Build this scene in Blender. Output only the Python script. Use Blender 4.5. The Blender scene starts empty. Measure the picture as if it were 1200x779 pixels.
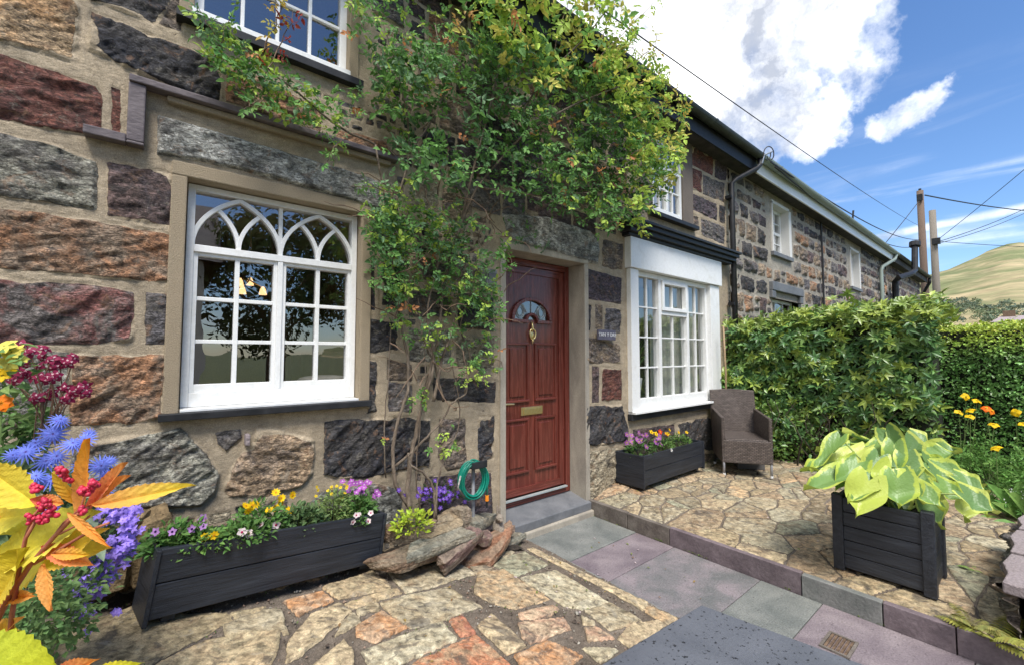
import bpy, math, random
import numpy as np
from mathutils import Vector, Matrix
R = math.radians
random.seed(7); rng = np.random.default_rng(7)
SC = bpy.context.scene; COL = SC.collection
# ------------------------------------------------------------------ camera, sky, sun, exposure
CAMD, CAMH, F_PX = 2.6, 1.43, 496.0
cam = bpy.data.cameras.new('camera'); cam.sensor_width = 36; cam.lens = F_PX / 1200 * 36
cam.clip_start = .02; cam.clip_end = 6000
camo = bpy.data.objects.new('camera', cam); COL.objects.link(camo)
camo.location = (0, -CAMD, CAMH); camo.rotation_euler = (R(92.94), 0, R(51.1 - 90)); SC.camera = camo
SC.view_settings.view_transform = 'Standard'; SC.view_settings.look = 'None'
SC.view_settings.exposure = 1.44; SC.view_settings.gamma = 1
SC.cycles.use_denoising = True
SC.cycles.max_bounces = 8; SC.cycles.transparent_max_bounces = 12

AZ, PI_ = R(51.1), R(2.94)
_f = np.array((math.cos(AZ)*math.cos(PI_), math.sin(AZ)*math.cos(PI_), math.sin(PI_)))
_r = np.array((math.sin(AZ), -math.cos(AZ), 0.0))
_u = np.array((-math.cos(AZ)*math.sin(PI_), -math.sin(AZ)*math.sin(PI_), math.cos(PI_)))
EYE = np.array((0, -CAMD, CAMH))
def ray(x, y): return _f + (x-600)/F_PX*_r + (389.5-y)/F_PX*_u
def PT(x, y, c): return EYE + ray(x, y)*c                # point at depth c
def W(x, y, Y=0.0):                                      # point on a plane parallel to the facade
    d = ray(x, y); return EYE + d*((Y+CAMD)/d[1])
def G(x, y, z=0.0):                                      # point on a level plane
    d = ray(x, y); return EYE + d*((z-CAMH)/d[2])
def slope_z(X, Y=0): return .035 + .155*np.clip(2.12-X, 0, 3.0)
def GS(x, y):                                            # point on the sloping left paving
    d = ray(x, y); t = (.035 + .155*2.12 - CAMH)/(d[2] + .155*d[0]); return EYE + d*t

def nd(nt, kind, **kw):
    n = nt.nodes.new(kind)
    for k, v in kw.items():
        if k in n.inputs.keys(): n.inputs[k].default_value = v
        else: setattr(n, k, v)
    return n

SUN_EL, SUN_AZ = R(60), math.atan2(-.80, -.42)            # direction towards the sun, from +X towards +Y
world = bpy.data.worlds.new('World'); SC.world = world; world.use_nodes = True
nt = world.node_tree; nt.nodes.clear(); L = nt.links.new
out = nd(nt, 'ShaderNodeOutputWorld')
sky = nd(nt, 'ShaderNodeTexSky', sky_type='NISHITA', sun_disc=False, sun_elevation=SUN_EL, sun_rotation=math.pi/2-SUN_AZ,
         altitude=100, air_density=1.0, dust_density=.35, ozone_density=2.2)
hs = nd(nt, 'ShaderNodeHueSaturation', Saturation=1.12, Value=.95); L(sky.outputs[0], hs.inputs['Color'])
bg = nd(nt, 'ShaderNodeBackground', Strength=.085); tint = nd(nt, 'ShaderNodeMixRGB', blend_type='MULTIPLY'); tint.inputs[0].default_value = 1; tint.inputs[2].default_value = (.80, .86, .96, 1); L(hs.outputs[0], tint.inputs[1]); L(tint.outputs[0], bg.inputs[0])
tc = nd(nt, 'ShaderNodeTexCoord')
def vmath(op, a, b=None, s=None):
    n = nd(nt, 'ShaderNodeVectorMath', operation=op)
    for i, v in enumerate((a, b)):
        if v is None: continue
        if isinstance(v, (tuple, list, np.ndarray)): n.inputs[i].default_value = tuple(float(q) for q in v)
        else: L(v, n.inputs[i])
    return n
def smath(op, a, b=0.0, clamp=False):
    n = nd(nt, 'ShaderNodeMath', operation=op, use_clamp=clamp)
    for i, v in enumerate((a, b)):
        if isinstance(v, (int, float)): n.inputs[i].default_value = v
        else: L(v, n.inputs[i])
    return n.outputs[0]
DIR = tc.outputs['Generated']
sep = nd(nt, 'ShaderNodeSeparateXYZ'); L(DIR, sep.inputs[0])
warp = nd(nt, 'ShaderNodeTexNoise', Scale=4.2, Detail=7, Roughness=.6); L(DIR, warp.inputs['Vector'])
warpc = vmath('SUBTRACT', warp.outputs['Color'], (.5, .5, .5))
wd = vmath('ADD', DIR, vmath('MULTIPLY', warpc.outputs[0], (.34, .34, .34)).outputs[0])
wdn = vmath('NORMALIZE', wd.outputs[0])
cl = nd(nt, 'ShaderNodeTexNoise', Scale=5.0, Detail=12, Roughness=.62, Distortion=.2); L(DIR, cl.inputs['Vector'])
def blob(x, y, rad, soft=.6):
    d = ray(x, y); d /= np.linalg.norm(d)
    dp = vmath('DOT_PRODUCT', wdn.outputs[0], d).outputs['Value']
    c0, c1 = math.cos(R(rad*(1+soft))), math.cos(R(rad*(1-soft*.6)))
    m = nd(nt, 'ShaderNodeMapRange', interpolation_type='SMOOTHSTEP'); L(dp, m.inputs[0])
    m.inputs[1].default_value = c0; m.inputs[2].default_value = c1
    return m.outputs[0]
acc = None
for (x, y, rad, w) in ((868, 30, 9, 1.0), (790, 70, 9.5, .95), (760, -30, 10, .95), (870, -50, 7, .95), (905, 112, 4.6, .9), (1030, 135, 2.2, .55), (1025, -5, 3.0, .5),
                       (640, -500, 26, 1), (-500, -300, 30, .9), (690, 60, 3, .7)):
    b = smath('MULTIPLY', blob(x, y, rad), float(w)); acc = b if acc is None else smath('MAXIMUM', acc, b)
# broken cloud added over the unseen half of the sky to lift ambient light
back = nd(nt, 'ShaderNodeMapRange', interpolation_type='SMOOTHSTEP'); L(sep.outputs['X'], back.inputs[0])
back.inputs[1].default_value = .1; back.inputs[2].default_value = -.5
bb = smath('MULTIPLY', back.outputs[0], .8); acc = smath('MAXIMUM', acc, bb)
dens = smath('ADD', acc, smath('MULTIPLY', smath('SUBTRACT', cl.outputs[0], .5), 1.5))
dm = nd(nt, 'ShaderNodeMapRange', interpolation_type='SMOOTHSTEP'); L(dens, dm.inputs[0])
dm.inputs[1].default_value = .34; dm.inputs[2].default_value = 1.0
# thin streaks low on the right
mp = nd(nt, 'ShaderNodeMapping'); mp.inputs['Scale'].default_value = (1.5, 1.2, 9); mp.inputs['Rotation'].default_value = (R(14), R(10), 0)
L(DIR, mp.inputs[0])
st = nd(nt, 'ShaderNodeTexNoise', Scale=2.4, Detail=8, Roughness=.55, Distortion=.5); L(mp.outputs[0], st.inputs['Vector'])
sm = nd(nt, 'ShaderNodeMapRange', interpolation_type='SMOOTHSTEP'); L(st.outputs[0], sm.inputs[0])
sm.inputs[1].default_value = .5; sm.inputs[2].default_value = .78
lowm = nd(nt, 'ShaderNodeMapRange', interpolation_type='SMOOTHSTEP'); L(sep.outputs['Z'], lowm.inputs[0])
lowm.inputs[1].default_value = .48; lowm.inputs[2].default_value = .2
streak = smath('MULTIPLY', smath('MULTIPLY', sm.outputs[0], lowm.outputs[0]), .42)
# one vapour trail
pa, pb = ray(1000, 285), ray(1200, 244); pn = np.cross(pa, pb); pn /= np.linalg.norm(pn)
tr = smath('ABSOLUTE', smath('ADD', vmath('DOT_PRODUCT', DIR, pn).outputs['Value'], smath('MULTIPLY', smath('SUBTRACT', cl.outputs[0], .5), .008)))
tm = nd(nt, 'ShaderNodeMapRange', interpolation_type='SMOOTHSTEP'); L(tr, tm.inputs[0]); tm.inputs[1].default_value = .010; tm.inputs[2].default_value = .001
d0 = ray(1120, 262); d0 /= np.linalg.norm(d0)
tl = nd(nt, 'ShaderNodeMapRange', interpolation_type='SMOOTHSTEP'); L(vmath('DOT_PRODUCT', DIR, d0).outputs['Value'], tl.inputs[0])
tl.inputs[1].default_value = math.cos(R(14)); tl.inputs[2].default_value = math.cos(R(3))
trail = smath('MULTIPLY', smath('MULTIPLY', tm.outputs[0], tl.outputs[0]), .55)
cloudf = smath('MAXIMUM', smath('MAXIMUM', dm.outputs[0], streak), trail)
cs = nd(nt, 'ShaderNodeTexNoise', Scale=4.6, Detail=9, Roughness=.58); L(wd.outputs[0], cs.inputs['Vector'])
cr = nd(nt, 'ShaderNodeValToRGB'); L(cs.outputs[0], cr.inputs[0])
cr.color_ramp.elements[0].position = .40; cr.color_ramp.elements[0].color = (.33, .355, .41, 1)
cr.color_ramp.elements[1].position = .60; cr.color_ramp.elements[1].color = (1, 1, 1, 1)
bgc = nd(nt, 'ShaderNodeBackground', Strength=.72); L(cr.outputs[0], bgc.inputs[0])
mx = nd(nt, 'ShaderNodeMixShader'); L(cloudf, mx.inputs[0]); L(bg.outputs[0], mx.inputs[1]); L(bgc.outputs[0], mx.inputs[2])
L(mx.outputs[0], out.inputs[0])
sun = bpy.data.lights.new('sun', 'SUN'); sun.energy = 2.0; sun.angle = R(22); sun.color = (1, .95, .88)
suno = bpy.data.objects.new('sun', sun); COL.objects.link(suno)
sd = Vector((math.cos(SUN_AZ)*math.cos(SUN_EL), math.sin(SUN_AZ)*math.cos(SUN_EL), math.sin(SUN_EL)))
suno.rotation_euler = sd.to_track_quat('Z', 'Y').to_euler(); suno.location = sd*30

# ------------------------------------------------------------------ materials
def lin(r, g, b):
    return tuple(((c/255+.055)/1.055)**2.4 if c > 10 else c/255/12.92 for c in (r, g, b))
def c4(c): return (c[0], c[1], c[2], 1)
MATS = {}
def mat(name, col, col2=None, rough=.6, scale=8, lo=.35, hi=.65, var=.12, bump=.15, bscale=80, bdist=.004, stretch=(1, 1, 1), metal=0,
        spec=.5, attr=False, trans=0.0, detail=8, rvar=.1, coat=0, speck=None, kind2=None):
    m = bpy.data.materials.new(name); m.use_nodes = True; t = m.node_tree; t.nodes.clear(); L = t.links.new
    o = nd(t, 'ShaderNodeOutputMaterial'); p = nd(t, 'ShaderNodeBsdfPrincipled', Metallic=metal, Roughness=rough)
    p.inputs['Specular IOR Level'].default_value = spec; p.inputs['Coat Weight'].default_value = coat
    tc = nd(t, 'ShaderNodeTexCoord'); mp = nd(t, 'ShaderNodeMapping'); mp.inputs['Scale'].default_value = stretch
    L(tc.outputs['Object'], mp.inputs[0])
    n1 = nd(t, 'ShaderNodeTexNoise', Scale=scale, Detail=detail, Roughness=.6, Distortion=.4); L(mp.outputs[0], n1.inputs['Vector'])
    r1 = nd(t, 'ShaderNodeMapRange'); L(n1.outputs[0], r1.inputs[0]); r1.inputs[1].default_value = lo; r1.inputs[2].default_value = hi
    n2 = nd(t, 'ShaderNodeTexNoise', Scale=bscale, Detail=6, Roughness=.65); L(mp.outputs[0], n2.inputs['Vector'])
    if attr:
        a = nd(t, 'ShaderNodeAttribute', attribute_name='Col'); base = a.outputs['Color']
    else:
        mc = nd(t, 'ShaderNodeMixRGB'); L(r1.outputs[0], mc.inputs[0])
        mc.inputs[1].default_value = c4(col); mc.inputs[2].default_value = c4(col2 or col); base = mc.outputs[0]
    v = nd(t, 'ShaderNodeMapRange'); L(n2.outputs[0], v.inputs[0]); v.inputs[1].default_value = .25; v.inputs[2].default_value = .75
    v.inputs[3].default_value = 1-var*1.5; v.inputs[4].default_value = 1+var*1.5
    v2 = nd(t, 'ShaderNodeMapRange'); L(n1.outputs[0], v2.inputs[0]); v2.inputs[1].default_value = .3; v2.inputs[2].default_value = .7
    v2.inputs[3].default_value = 1-var; v2.inputs[4].default_value = 1+var
    vm = nd(t, 'ShaderNodeMath', operation='MULTIPLY'); L(v.outputs[0], vm.inputs[0]); L(v2.outputs[0], vm.inputs[1])
    mul = nd(t, 'ShaderNodeVectorMath', operation='SCALE'); L(base, mul.inputs[0]); L(vm.outputs[0], mul.inputs['Scale'])
    colo = mul.outputs[0]
    if speck:
        sc_, thr, scol = speck
        vo = nd(t, 'ShaderNodeTexNoise', Scale=sc_, Detail=2, Roughness=.5); L(tc.outputs['Object'], vo.inputs['Vector'])
        sr = nd(t, 'ShaderNodeMapRange'); L(vo.outputs[0], sr.inputs[0]); sr.inputs[1].default_value = thr; sr.inputs[2].default_value = thr+.05
        ms = nd(t, 'ShaderNodeMixRGB'); L(sr.outputs[0], ms.inputs[0]); L(colo, ms.inputs[1]); ms.inputs[2].default_value = c4(scol); colo = ms.outputs[0]
    L(colo, p.inputs['Base Color'])
    rr = nd(t, 'ShaderNodeMapRange'); L(n1.outputs[0], rr.inputs[0]); rr.inputs[3].default_value = max(.02, rough-rvar); rr.inputs[4].default_value = min(1, rough+rvar)
    L(rr.outputs[0], p.inputs['Roughness'])
    if bump:
        b = nd(t, 'ShaderNodeBump', Strength=bump, Distance=bdist*4); L(n2.outputs[0], b.inputs['Height']); L(b.outputs[0], p.inputs['Normal'])
    if trans:
        tr = nd(t, 'ShaderNodeBsdfTranslucent'); L(colo, tr.inputs[0])
        ms = nd(t, 'ShaderNodeMixShader', Fac=trans); L(p.outputs[0], ms.inputs[1]); L(tr.outputs[0], ms.inputs[2]); L(ms.outputs[0], o.inputs[0])
    else: L(p.outputs[0], o.inputs[0])
    MATS[name] = m; return m

def relief_mat(name, mortar, mortar2, crack=.5, nscale=1.0, bumpd=.012, lichen=.4, mshift=0.0, patch=6.0, sandy=1.0, jag=.8, rust=.55):
    """rock faces in per-stone colours (attributes CA, CB; CA.alpha = stone mask) set in mortar or soil"""
    m = bpy.data.materials.new(name); m.use_nodes = True; t = m.node_tree; t.nodes.clear(); L = t.links.new
    o = nd(t, 'ShaderNodeOutputMaterial'); p = nd(t, 'ShaderNodeBsdfPrincipled', Roughness=.85)
    p.inputs['Specular IOR Level'].default_value = .3
    tc = nd(t, 'ShaderNodeTexCoord'); C = tc.outputs['Object']
    def noise(s, d=8, r=.6, dist=0., typ='FBM', vec=None, **kw):
        n = nd(t, 'ShaderNodeTexNoise', noise_type=typ, Scale=s, Detail=d, Roughness=r, Distortion=dist); L(vec or C, n.inputs['Vector']); return n.outputs[0]
    def mr(x, a, b, c=0., d=1.):
        n = nd(t, 'ShaderNodeMapRange'); L(x, n.inputs[0])
        for i, v in enumerate((a, b, c, d)): n.inputs[i+1].default_value = v
        return n.outputs[0]
    def mixc(f, a, b):
        n = nd(t, 'ShaderNodeMixRGB')
        for i, v in enumerate((f, a, b)):
            if isinstance(v, tuple): n.inputs[i].default_value = c4(v)
            elif isinstance(v, float): n.inputs[i].default_value = v
            else: L(v, n.inputs[i])
        return n.outputs[0]
    def m2(op, a, b):
        n = nd(t, 'ShaderNodeMath', operation=op)
        for i, v in enumerate((a, b)):
            if isinstance(v, (int, float)): n.inputs[i].default_value = v
            else: L(v, n.inputs[i])
        return n.outputs[0]
    a = nd(t, 'ShaderNodeAttribute', attribute_name='CA'); b = nd(t, 'ShaderNodeAttribute', attribute_name='CB')
    mpn = nd(t, 'ShaderNodeMapping'); mpn.inputs['Rotation'].default_value = (.3, .5, .35); mpn.inputs['Scale'].default_value = (1, 1, 2.3); L(C, mpn.inputs[0])
    n1 = noise(patch*nscale, 10, .62, .8); n2 = noise(26*nscale, 9, .65, .5, vec=mpn.outputs[0]); n4 = noise(190*nscale, 4, .6)
    n3 = noise(15*nscale, 8, .6, .9, vec=mpn.outputs[0]); n6 = noise(48*nscale, 6, .6); n7 = noise(150*nscale, 5, .75)
    stone = mixc(mr(n1, .43, .57), a.outputs['Color'], b.outputs['Color'])
    val = m2('MULTIPLY', mr(n2, .34, .66, .42, 1.75), mr(n4, .25, .75, .68, 1.34))
    sc = nd(t, 'ShaderNodeVectorMath', operation='SCALE'); L(stone, sc.inputs[0]); L(val, sc.inputs['Scale']); stone = sc.outputs[0]
    # cracks: thin valleys where a noise crosses its middle
    cr = m2('ABSOLUTE', m2('SUBTRACT', n3, .5), 0); crm = mr(cr, 0.0, .022, crack, 0.)
    stone = mixc(crm, stone, (.02, .018, .017)); cr2 = mr(m2('ABSOLUTE', m2('SUBTRACT', noise(42*nscale, 6, .6, .6, vec=mpn.outputs[0]), .5), 0), 0., .03, crack*.8, 0.); stone = mixc(cr2, stone, (.03, .026, .023))
    stone = mixc(m2('MULTIPLY', mr(n6, .6, .7), lichen), stone, (.42, .39, .32))
    nA = noise(9*nscale, 8, .7, 1.2); nB = noise(5.2*nscale, 9, .65, 1.6, vec=mpn.outputs[0])
    stone = mixc(m2('MULTIPLY', mr(nA, .56, .64), rust), stone, (.33, .19, .11)); stone = mixc(m2('MULTIPLY', mr(nB, .57, .62), .6), stone, (.055, .05, .05)); stone = mixc(m2('MULTIPLY', mr(nA, .42, .36), .4), stone, (.34, .31, .25))
    mn = mixc(mr(noise(3.1*nscale, 8, .6), .35, .65), mortar, mortar2)
    gr = m2('MULTIPLY', mr(noise(210*nscale, 5, .75), .3, .7, 1-.42*sandy, 1+.42*sandy), mr(noise(22*nscale, 8, .65), .28, .72, .78, 1.2))
    sc2 = nd(t, 'ShaderNodeVectorMath', operation='SCALE'); L(mn, sc2.inputs[0]); L(gr, sc2.inputs['Scale']); mort = sc2.outputs[0]
    msk = mr(m2('ADD', a.outputs['Alpha'], m2('MULTIPLY', m2('SUBTRACT', n2, .5+mshift), jag)), .44, .56)
    col = mixc(msk, mort, stone)
    L(col, p.inputs['Base Color'])
    h = m2('ADD', m2('MULTIPLY', n2, 1.2), m2('MULTIPLY', n6, .6)); h = m2('SUBTRACT', h, m2('ADD', m2('MULTIPLY', crm, .7), m2('MULTIPLY', cr2, .4)))
    h = m2('MULTIPLY', h, mr(msk, 0, 1, .22, 1)); h = m2('ADD', h, m2('MULTIPLY', n7, .34)); h = m2('ADD', h, m2('MULTIPLY', msk, .15))
    bp = nd(t, 'ShaderNodeBump', Strength=.9, Distance=bumpd); L(h, bp.inputs['Height']); L(bp.outputs[0], p.inputs['Normal'])
    L(mr(n2, .3, .7, .65, .95), p.inputs['Roughness'])
    L(p.outputs[0], o.inputs[0]); MATS[name] = m; return m

M = MATS
relief_mat('cottage_stone', (.49, .40, .28), (.34, .28, .20), crack=.65, lichen=.32, bumpd=.017)
relief_mat('far_stone', (.40, .36, .30), (.30, .27, .22), nscale=.7, crack=.3, lichen=.3, bumpd=.03)
relief_mat('crazy_paving', (.10, .08, .062), (.17, .14, .11), crack=.25, lichen=.30, patch=9.0, bumpd=.005, sandy=2.0, jag=.12, rust=.22)
mat('render_sandy', (.45, .365, .25), (.36, .29, .20), scale=5, var=.2, bump=.9, bscale=210, rough=.92)
mat('render_grey', (.30, .27, .225), (.40, .36, .29), scale=6, var=.12, bump=.4, bscale=160, rough=.9, stretch=(1, 1, .35))
mat('render_brown', (.17, .14, .115), (.12, .10, .085), scale=4, var=.1, bump=.3, bscale=120, rough=.9)
mat('white_paint', (.78, .79, .78), (.60, .60, .56), scale=9, lo=.5, hi=.85, var=.045, bump=.06, bscale=60, rough=.42, rvar=.12)
mat('white_old_paint', (.72, .73, .72), (.6, .61, .6), scale=18, lo=.45, hi=.8, var=.04, bump=.3, bscale=40, rough=.6)
mat('black_paint', (.014, .015, .017), (.026, .027, .03), scale=10, var=.15, bump=.08, rough=.5, spec=.3)
mat('slate_drip', (.085, .068, .078), (.13, .11, .115), scale=9, var=.2, bump=.4, bscale=50, rough=.7, stretch=(.5, 1, 1))
mat('slate_step', (.12, .128, .14), (.16, .165, .175), scale=7, var=.08, bump=.2, bscale=90, rough=.6)
mat('slate_lintel', (.56, .56, .52), (.20, .205, .18), scale=4, lo=.46, hi=.56, var=.3, bump=1, bscale=22, bdist=.014, rough=.85, stretch=(.8, 1, 2.2))
mat('slab_green', (.155, .17, .16), (.2, .205, .19), scale=4, var=.22, bump=.6, bscale=110, rough=.75, speck=(60, .66, (.09, .09, .09)))
mat('slab_purple', (.185, .15, .17), (.22, .185, .195), scale=4, var=.22, bump=.6, bscale=110, rough=.75, speck=(60, .66, (.1, .08, .09)))
mat('slab_mixed', (.16, .165, .165), (.21, .18, .19), scale=5, var=.24, bump=.6, bscale=110, rough=.75, speck=(60, .66, (.1, .09, .09)))
mat('kerb_purple', (.13, .1, .11), (.17, .135, .145), scale=7, var=.18, bump=.3, bscale=60, rough=.72)
mat('kerb_brown', (.115, .095, .08), (.16, .14, .12), scale=9, var=.2, bump=.4, bscale=60, rough=.8)
mat('kerb_green', (.15, .16, .15), (.2, .2, .19), scale=7, var=.15, bump=.3, bscale=60, rough=.75)
mat('table_slate', (.088, .096, .115), (.105, .113, .132), scale=5, var=.06, bump=.25, bscale=120, rough=.5, speck=(75, .635, (.015, .016, .02)))
mat('soil', (.06, .045, .033), (.10, .08, .06), scale=30, var=.3, bump=1, bscale=60, bdist=.02, rough=.95)
mat('path_grit', (.15, .13, .11), (.22, .2, .17), scale=40, var=.4, bump=1, bscale=150, bdist=.01, rough=.95)
mat('grass_ground', (.07, .1, .03), (.12, .13, .05), scale=3, var=.3, bump=.5, rough=.95)
mat('door_red', (.11, .024, .018), (.18, .044, .030), scale=14, lo=.3, hi=.7, var=.2, bump=.1, bscale=40, rough=.27, stretch=(3.2, 3.2, .16), rvar=.06, coat=.15)
mat('door_red_across', (.11, .024, .018), (.18, .044, .030), scale=14, lo=.3, hi=.7, var=.2, bump=.1, bscale=40, rough=.27, stretch=(.16, 3.2, 3.2), rvar=.06, coat=.15)
mat('brass', (.92, .74, .36), (.8, .6, .26), scale=30, var=.08, rough=.38, metal=1, bump=.03)
mat('steel', (.5, .5, .5), rough=.35, metal=1)
mat('planter_wood', (.0125, .0155, .023), (.024, .028, .037), scale=9, lo=.35, hi=.65, var=.22, bump=.35, bscale=26, bdist=.004, rough=.48, stretch=(.25, 3, 3.5))
mat('planter_wood_side', (.0125, .0155, .023), (.024, .028, .037), scale=9, lo=.35, hi=.65, var=.22, bump=.35, bscale=26, bdist=.004, rough=.48, stretch=(3, .25, 3.5))
mat('gutter_black', (.02, .022, .022), (.045, .055, .045), scale=4, var=.25, bump=.1, rough=.5, spec=.35)
mat('gutter_green', (.30, .36, .32), (.22, .27, .24), scale=5, var=.15, bump=.1, rough=.45)
mat('soffit', (.035, .032, .03), (.06, .055, .05), scale=8, var=.2, rough=.8)
mat('roof_slate', (.09, .09, .1), (.13, .125, .135), scale=6, var=.3, bump=.6, bscale=25, rough=.7)
mat('bark', (.13, .095, .065), (.2, .16, .12), scale=20, var=.25, bump=.9, bscale=60, bdist=.006, rough=.9, stretch=(1, 1, .3))
mat('twig', (.16, .1, .07), (.2, .14, .09), scale=20, var=.2, bump=.4, rough=.85)
mat('twig_dark', (.035, .028, .02), (.06, .045, .03), scale=20, var=.3, bump=.8, rough=.95)
mat('stem_red', (.33, .075, .055), (.42, .16, .08), scale=20, var=.12, bump=.2, rough=.6, trans=.1)
mat('leaf', (.1, .2, .05), attr=True, var=.14, scale=30, bscale=120, bump=.18, rough=.55, trans=.34, spec=.25)
mat('leaf_glossy', (.1, .2, .05), attr=True, var=.12, scale=30, bscale=90, bump=.12, rough=.36, trans=.2, spec=.55)
mat('petal', (.5, .1, .5), attr=True, var=.1, scale=60, bscale=200, bump=.1, rough=.6, trans=.3, spec=.25)
mat('hill', (.17, .19, .09), (.33, .27, .16), scale=.012, lo=.42, hi=.6, var=.22, bump=0, bscale=.06, rough=1, stretch=(1, 1, 6), spec=.1)
mat('wood_far', (.035, .06, .03), attr=True, var=.3, scale=2, bscale=9, bump=0, rough=.9)
mat('pole_wood', (.17, .115, .085), (.11, .08, .06), scale=6, var=.2, bump=.6, bscale=40, rough=.9, stretch=(4, 4, .3))
mat('pole_grey', (.24, .21, .17), (.16, .14, .12), scale=6, var=.2, bump=.6, bscale=40, rough=.9, stretch=(4, 4, .3))
mat('cable', (.02, .02, .022), rough=.6)
mat('hose_green', (.0, .155, .105), (.0, .2, .14), scale=6, var=.1, rough=.35, bump=0)
mat('orange_plastic', (.85, .27, .02), rough=.4)
mat('sign_slate', (.10, .095, .13), (.13, .12, .16), scale=9, var=.12, bump=.3, rough=.55)
mat('sign_letter', (.72, .72, .72), rough=.5)
mat('grey_box', (.2, .21, .23), (.3, .3, .31), scale=8, var=.1, rough=.5)
mat('house_white', (.72, .71, .68), (.62, .61, .58), scale=2, var=.05, bump=.3, rough=.9)
mat('room_wall', (.42, .27, .15), (.26, .17, .10), scale=2, var=.1, rough=.9)
mat('room_pale', (.62, .62, .5), (.66, .66, .55), scale=2, var=.05, rough=.9)
mat('curtain', (.60, .60, .52), (.68, .68, .60), scale=5, lo=.3, hi=.7, var=.08, rough=.9, stretch=(9, 9, .1), trans=.3)
mat('timber_dark', (.10, .065, .04), (.17, .11, .07), scale=9, var=.3, bump=.5, rough=.8, stretch=(3, 3, .3))
mat('cloth', (.34, .29, .29), (.44, .4, .38), scale=9, var=.1, rough=.9)
mat('bamboo', (.34, .24, .13), (.26, .18, .1), scale=14, var=.15, rough=.6, bump=.1)
mat('rock_relief', (.25, .2, .15), attr=True, var=.35, scale=14, bscale=55, bump=1, bdist=.008, rough=.9, spec=.3)
mat('wall_cap', (.33, .275, .275), (.25, .21, .215), scale=9, var=.22, bump=.9, bscale=70, rough=.9)
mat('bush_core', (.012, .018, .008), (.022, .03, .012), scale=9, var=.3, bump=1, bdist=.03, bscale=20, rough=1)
mat('lead', (.45, .5, .5), rough=.45, metal=.4)

# rattan: woven bump
def weave():
    m = bpy.data.materials.new('rattan'); m.use_nodes = True; t = m.node_tree; t.nodes.clear(); L = t.links.new
    o = nd(t, 'ShaderNodeOutputMaterial'); p = nd(t, 'ShaderNodeBsdfPrincipled', Roughness=.5)
    tc = nd(t, 'ShaderNodeTexCoord'); br = nd(t, 'ShaderNodeTexBrick', Scale=1.0)
    br.inputs['Brick Width'].default_value = .034; br.inputs['Row Height'].default_value = .0145; br.inputs['Mortar Size'].default_value = .003
    br.inputs['Mortar Smooth'].default_value = .6
    br.inputs['Color1'].default_value = (.075, .056, .048, 1); br.inputs['Color2'].default_value = (.15, .117, .10, 1); br.inputs['Mortar'].default_value = (.015, .012, .011, 1)
    L(tc.outputs['UV'], br.inputs['Vector']); L(br.outputs['Color'], p.inputs['Base Color'])
    b = nd(t, 'ShaderNodeBump', Strength=.9, Distance=.004); inv = nd(t, 'ShaderNodeMath', operation='SUBTRACT'); inv.inputs[0].default_value = 1
    L(br.outputs['Fac'], inv.inputs[1]); L(inv.outputs[0], b.inputs['Height']); L(b.outputs[0], p.inputs['Normal'])
    L(p.outputs[0], o.inputs[0]); MATS['rattan'] = m
weave()
def glassy(name, tint=(.93, .95, .95), k=1.0, f0=.06):
    m = bpy.data.materials.new(name); m.use_nodes = True; t = m.node_tree; t.nodes.clear(); L = t.links.new
    o = nd(t, 'ShaderNodeOutputMaterial'); tr = nd(t, 'ShaderNodeBsdfTransparent', Color=c4(tint)); g = nd(t, 'ShaderNodeBsdfGlossy', Roughness=.0)
    fr = nd(t, 'ShaderNodeFresnel', IOR=1.5); ge = nd(t, 'ShaderNodeNewGeometry'); im = nd(t, 'ShaderNodeMapRange'); L(ge.outputs['Backfacing'], im.inputs[0]); im.inputs[3].default_value = 1.5; im.inputs[4].default_value = 1/1.5; L(im.outputs[0], fr.inputs['IOR']); mu = nd(t, 'ShaderNodeMath', operation='MULTIPLY_ADD', use_clamp=True); L(fr.outputs[0], mu.inputs[0])
    mu.inputs[1].default_value = k; mu.inputs[2].default_value = f0
    tc = nd(t, 'ShaderNodeTexCoord'); n = nd(t, 'ShaderNodeTexNoise', Scale=5.0, Detail=1); L(tc.outputs['Object'], n.inputs['Vector'])
    b = nd(t, 'ShaderNodeBump', Strength=.06, Distance=.02); L(n.outputs[0], b.inputs['Height']); L(b.outputs[0], g.inputs['Normal'])
    mx = nd(t, 'ShaderNodeMixShader'); L(mu.outputs[0], mx.inputs[0]); L(tr.outputs[0], mx.inputs[1]); L(g.outputs[0], mx.inputs[2]); L(mx.outputs[0], o.inputs[0])
    MATS[name] = m
glassy('glass', f0=.20); glassy('glass_upper', f0=.22)
def emis(name, c, s):
    m = bpy.data.materials.new(name); m.use_nodes = True; t = m.node_tree; t.nodes.clear()
    o = nd(t, 'ShaderNodeOutputMaterial'); e = nd(t, 'ShaderNodeEmission', Color=c4(c), Strength=s); t.links.new(e.outputs[0], o.inputs[0]); MATS[name] = m
emis('bulb', (1, .58, .26), .8)

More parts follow.
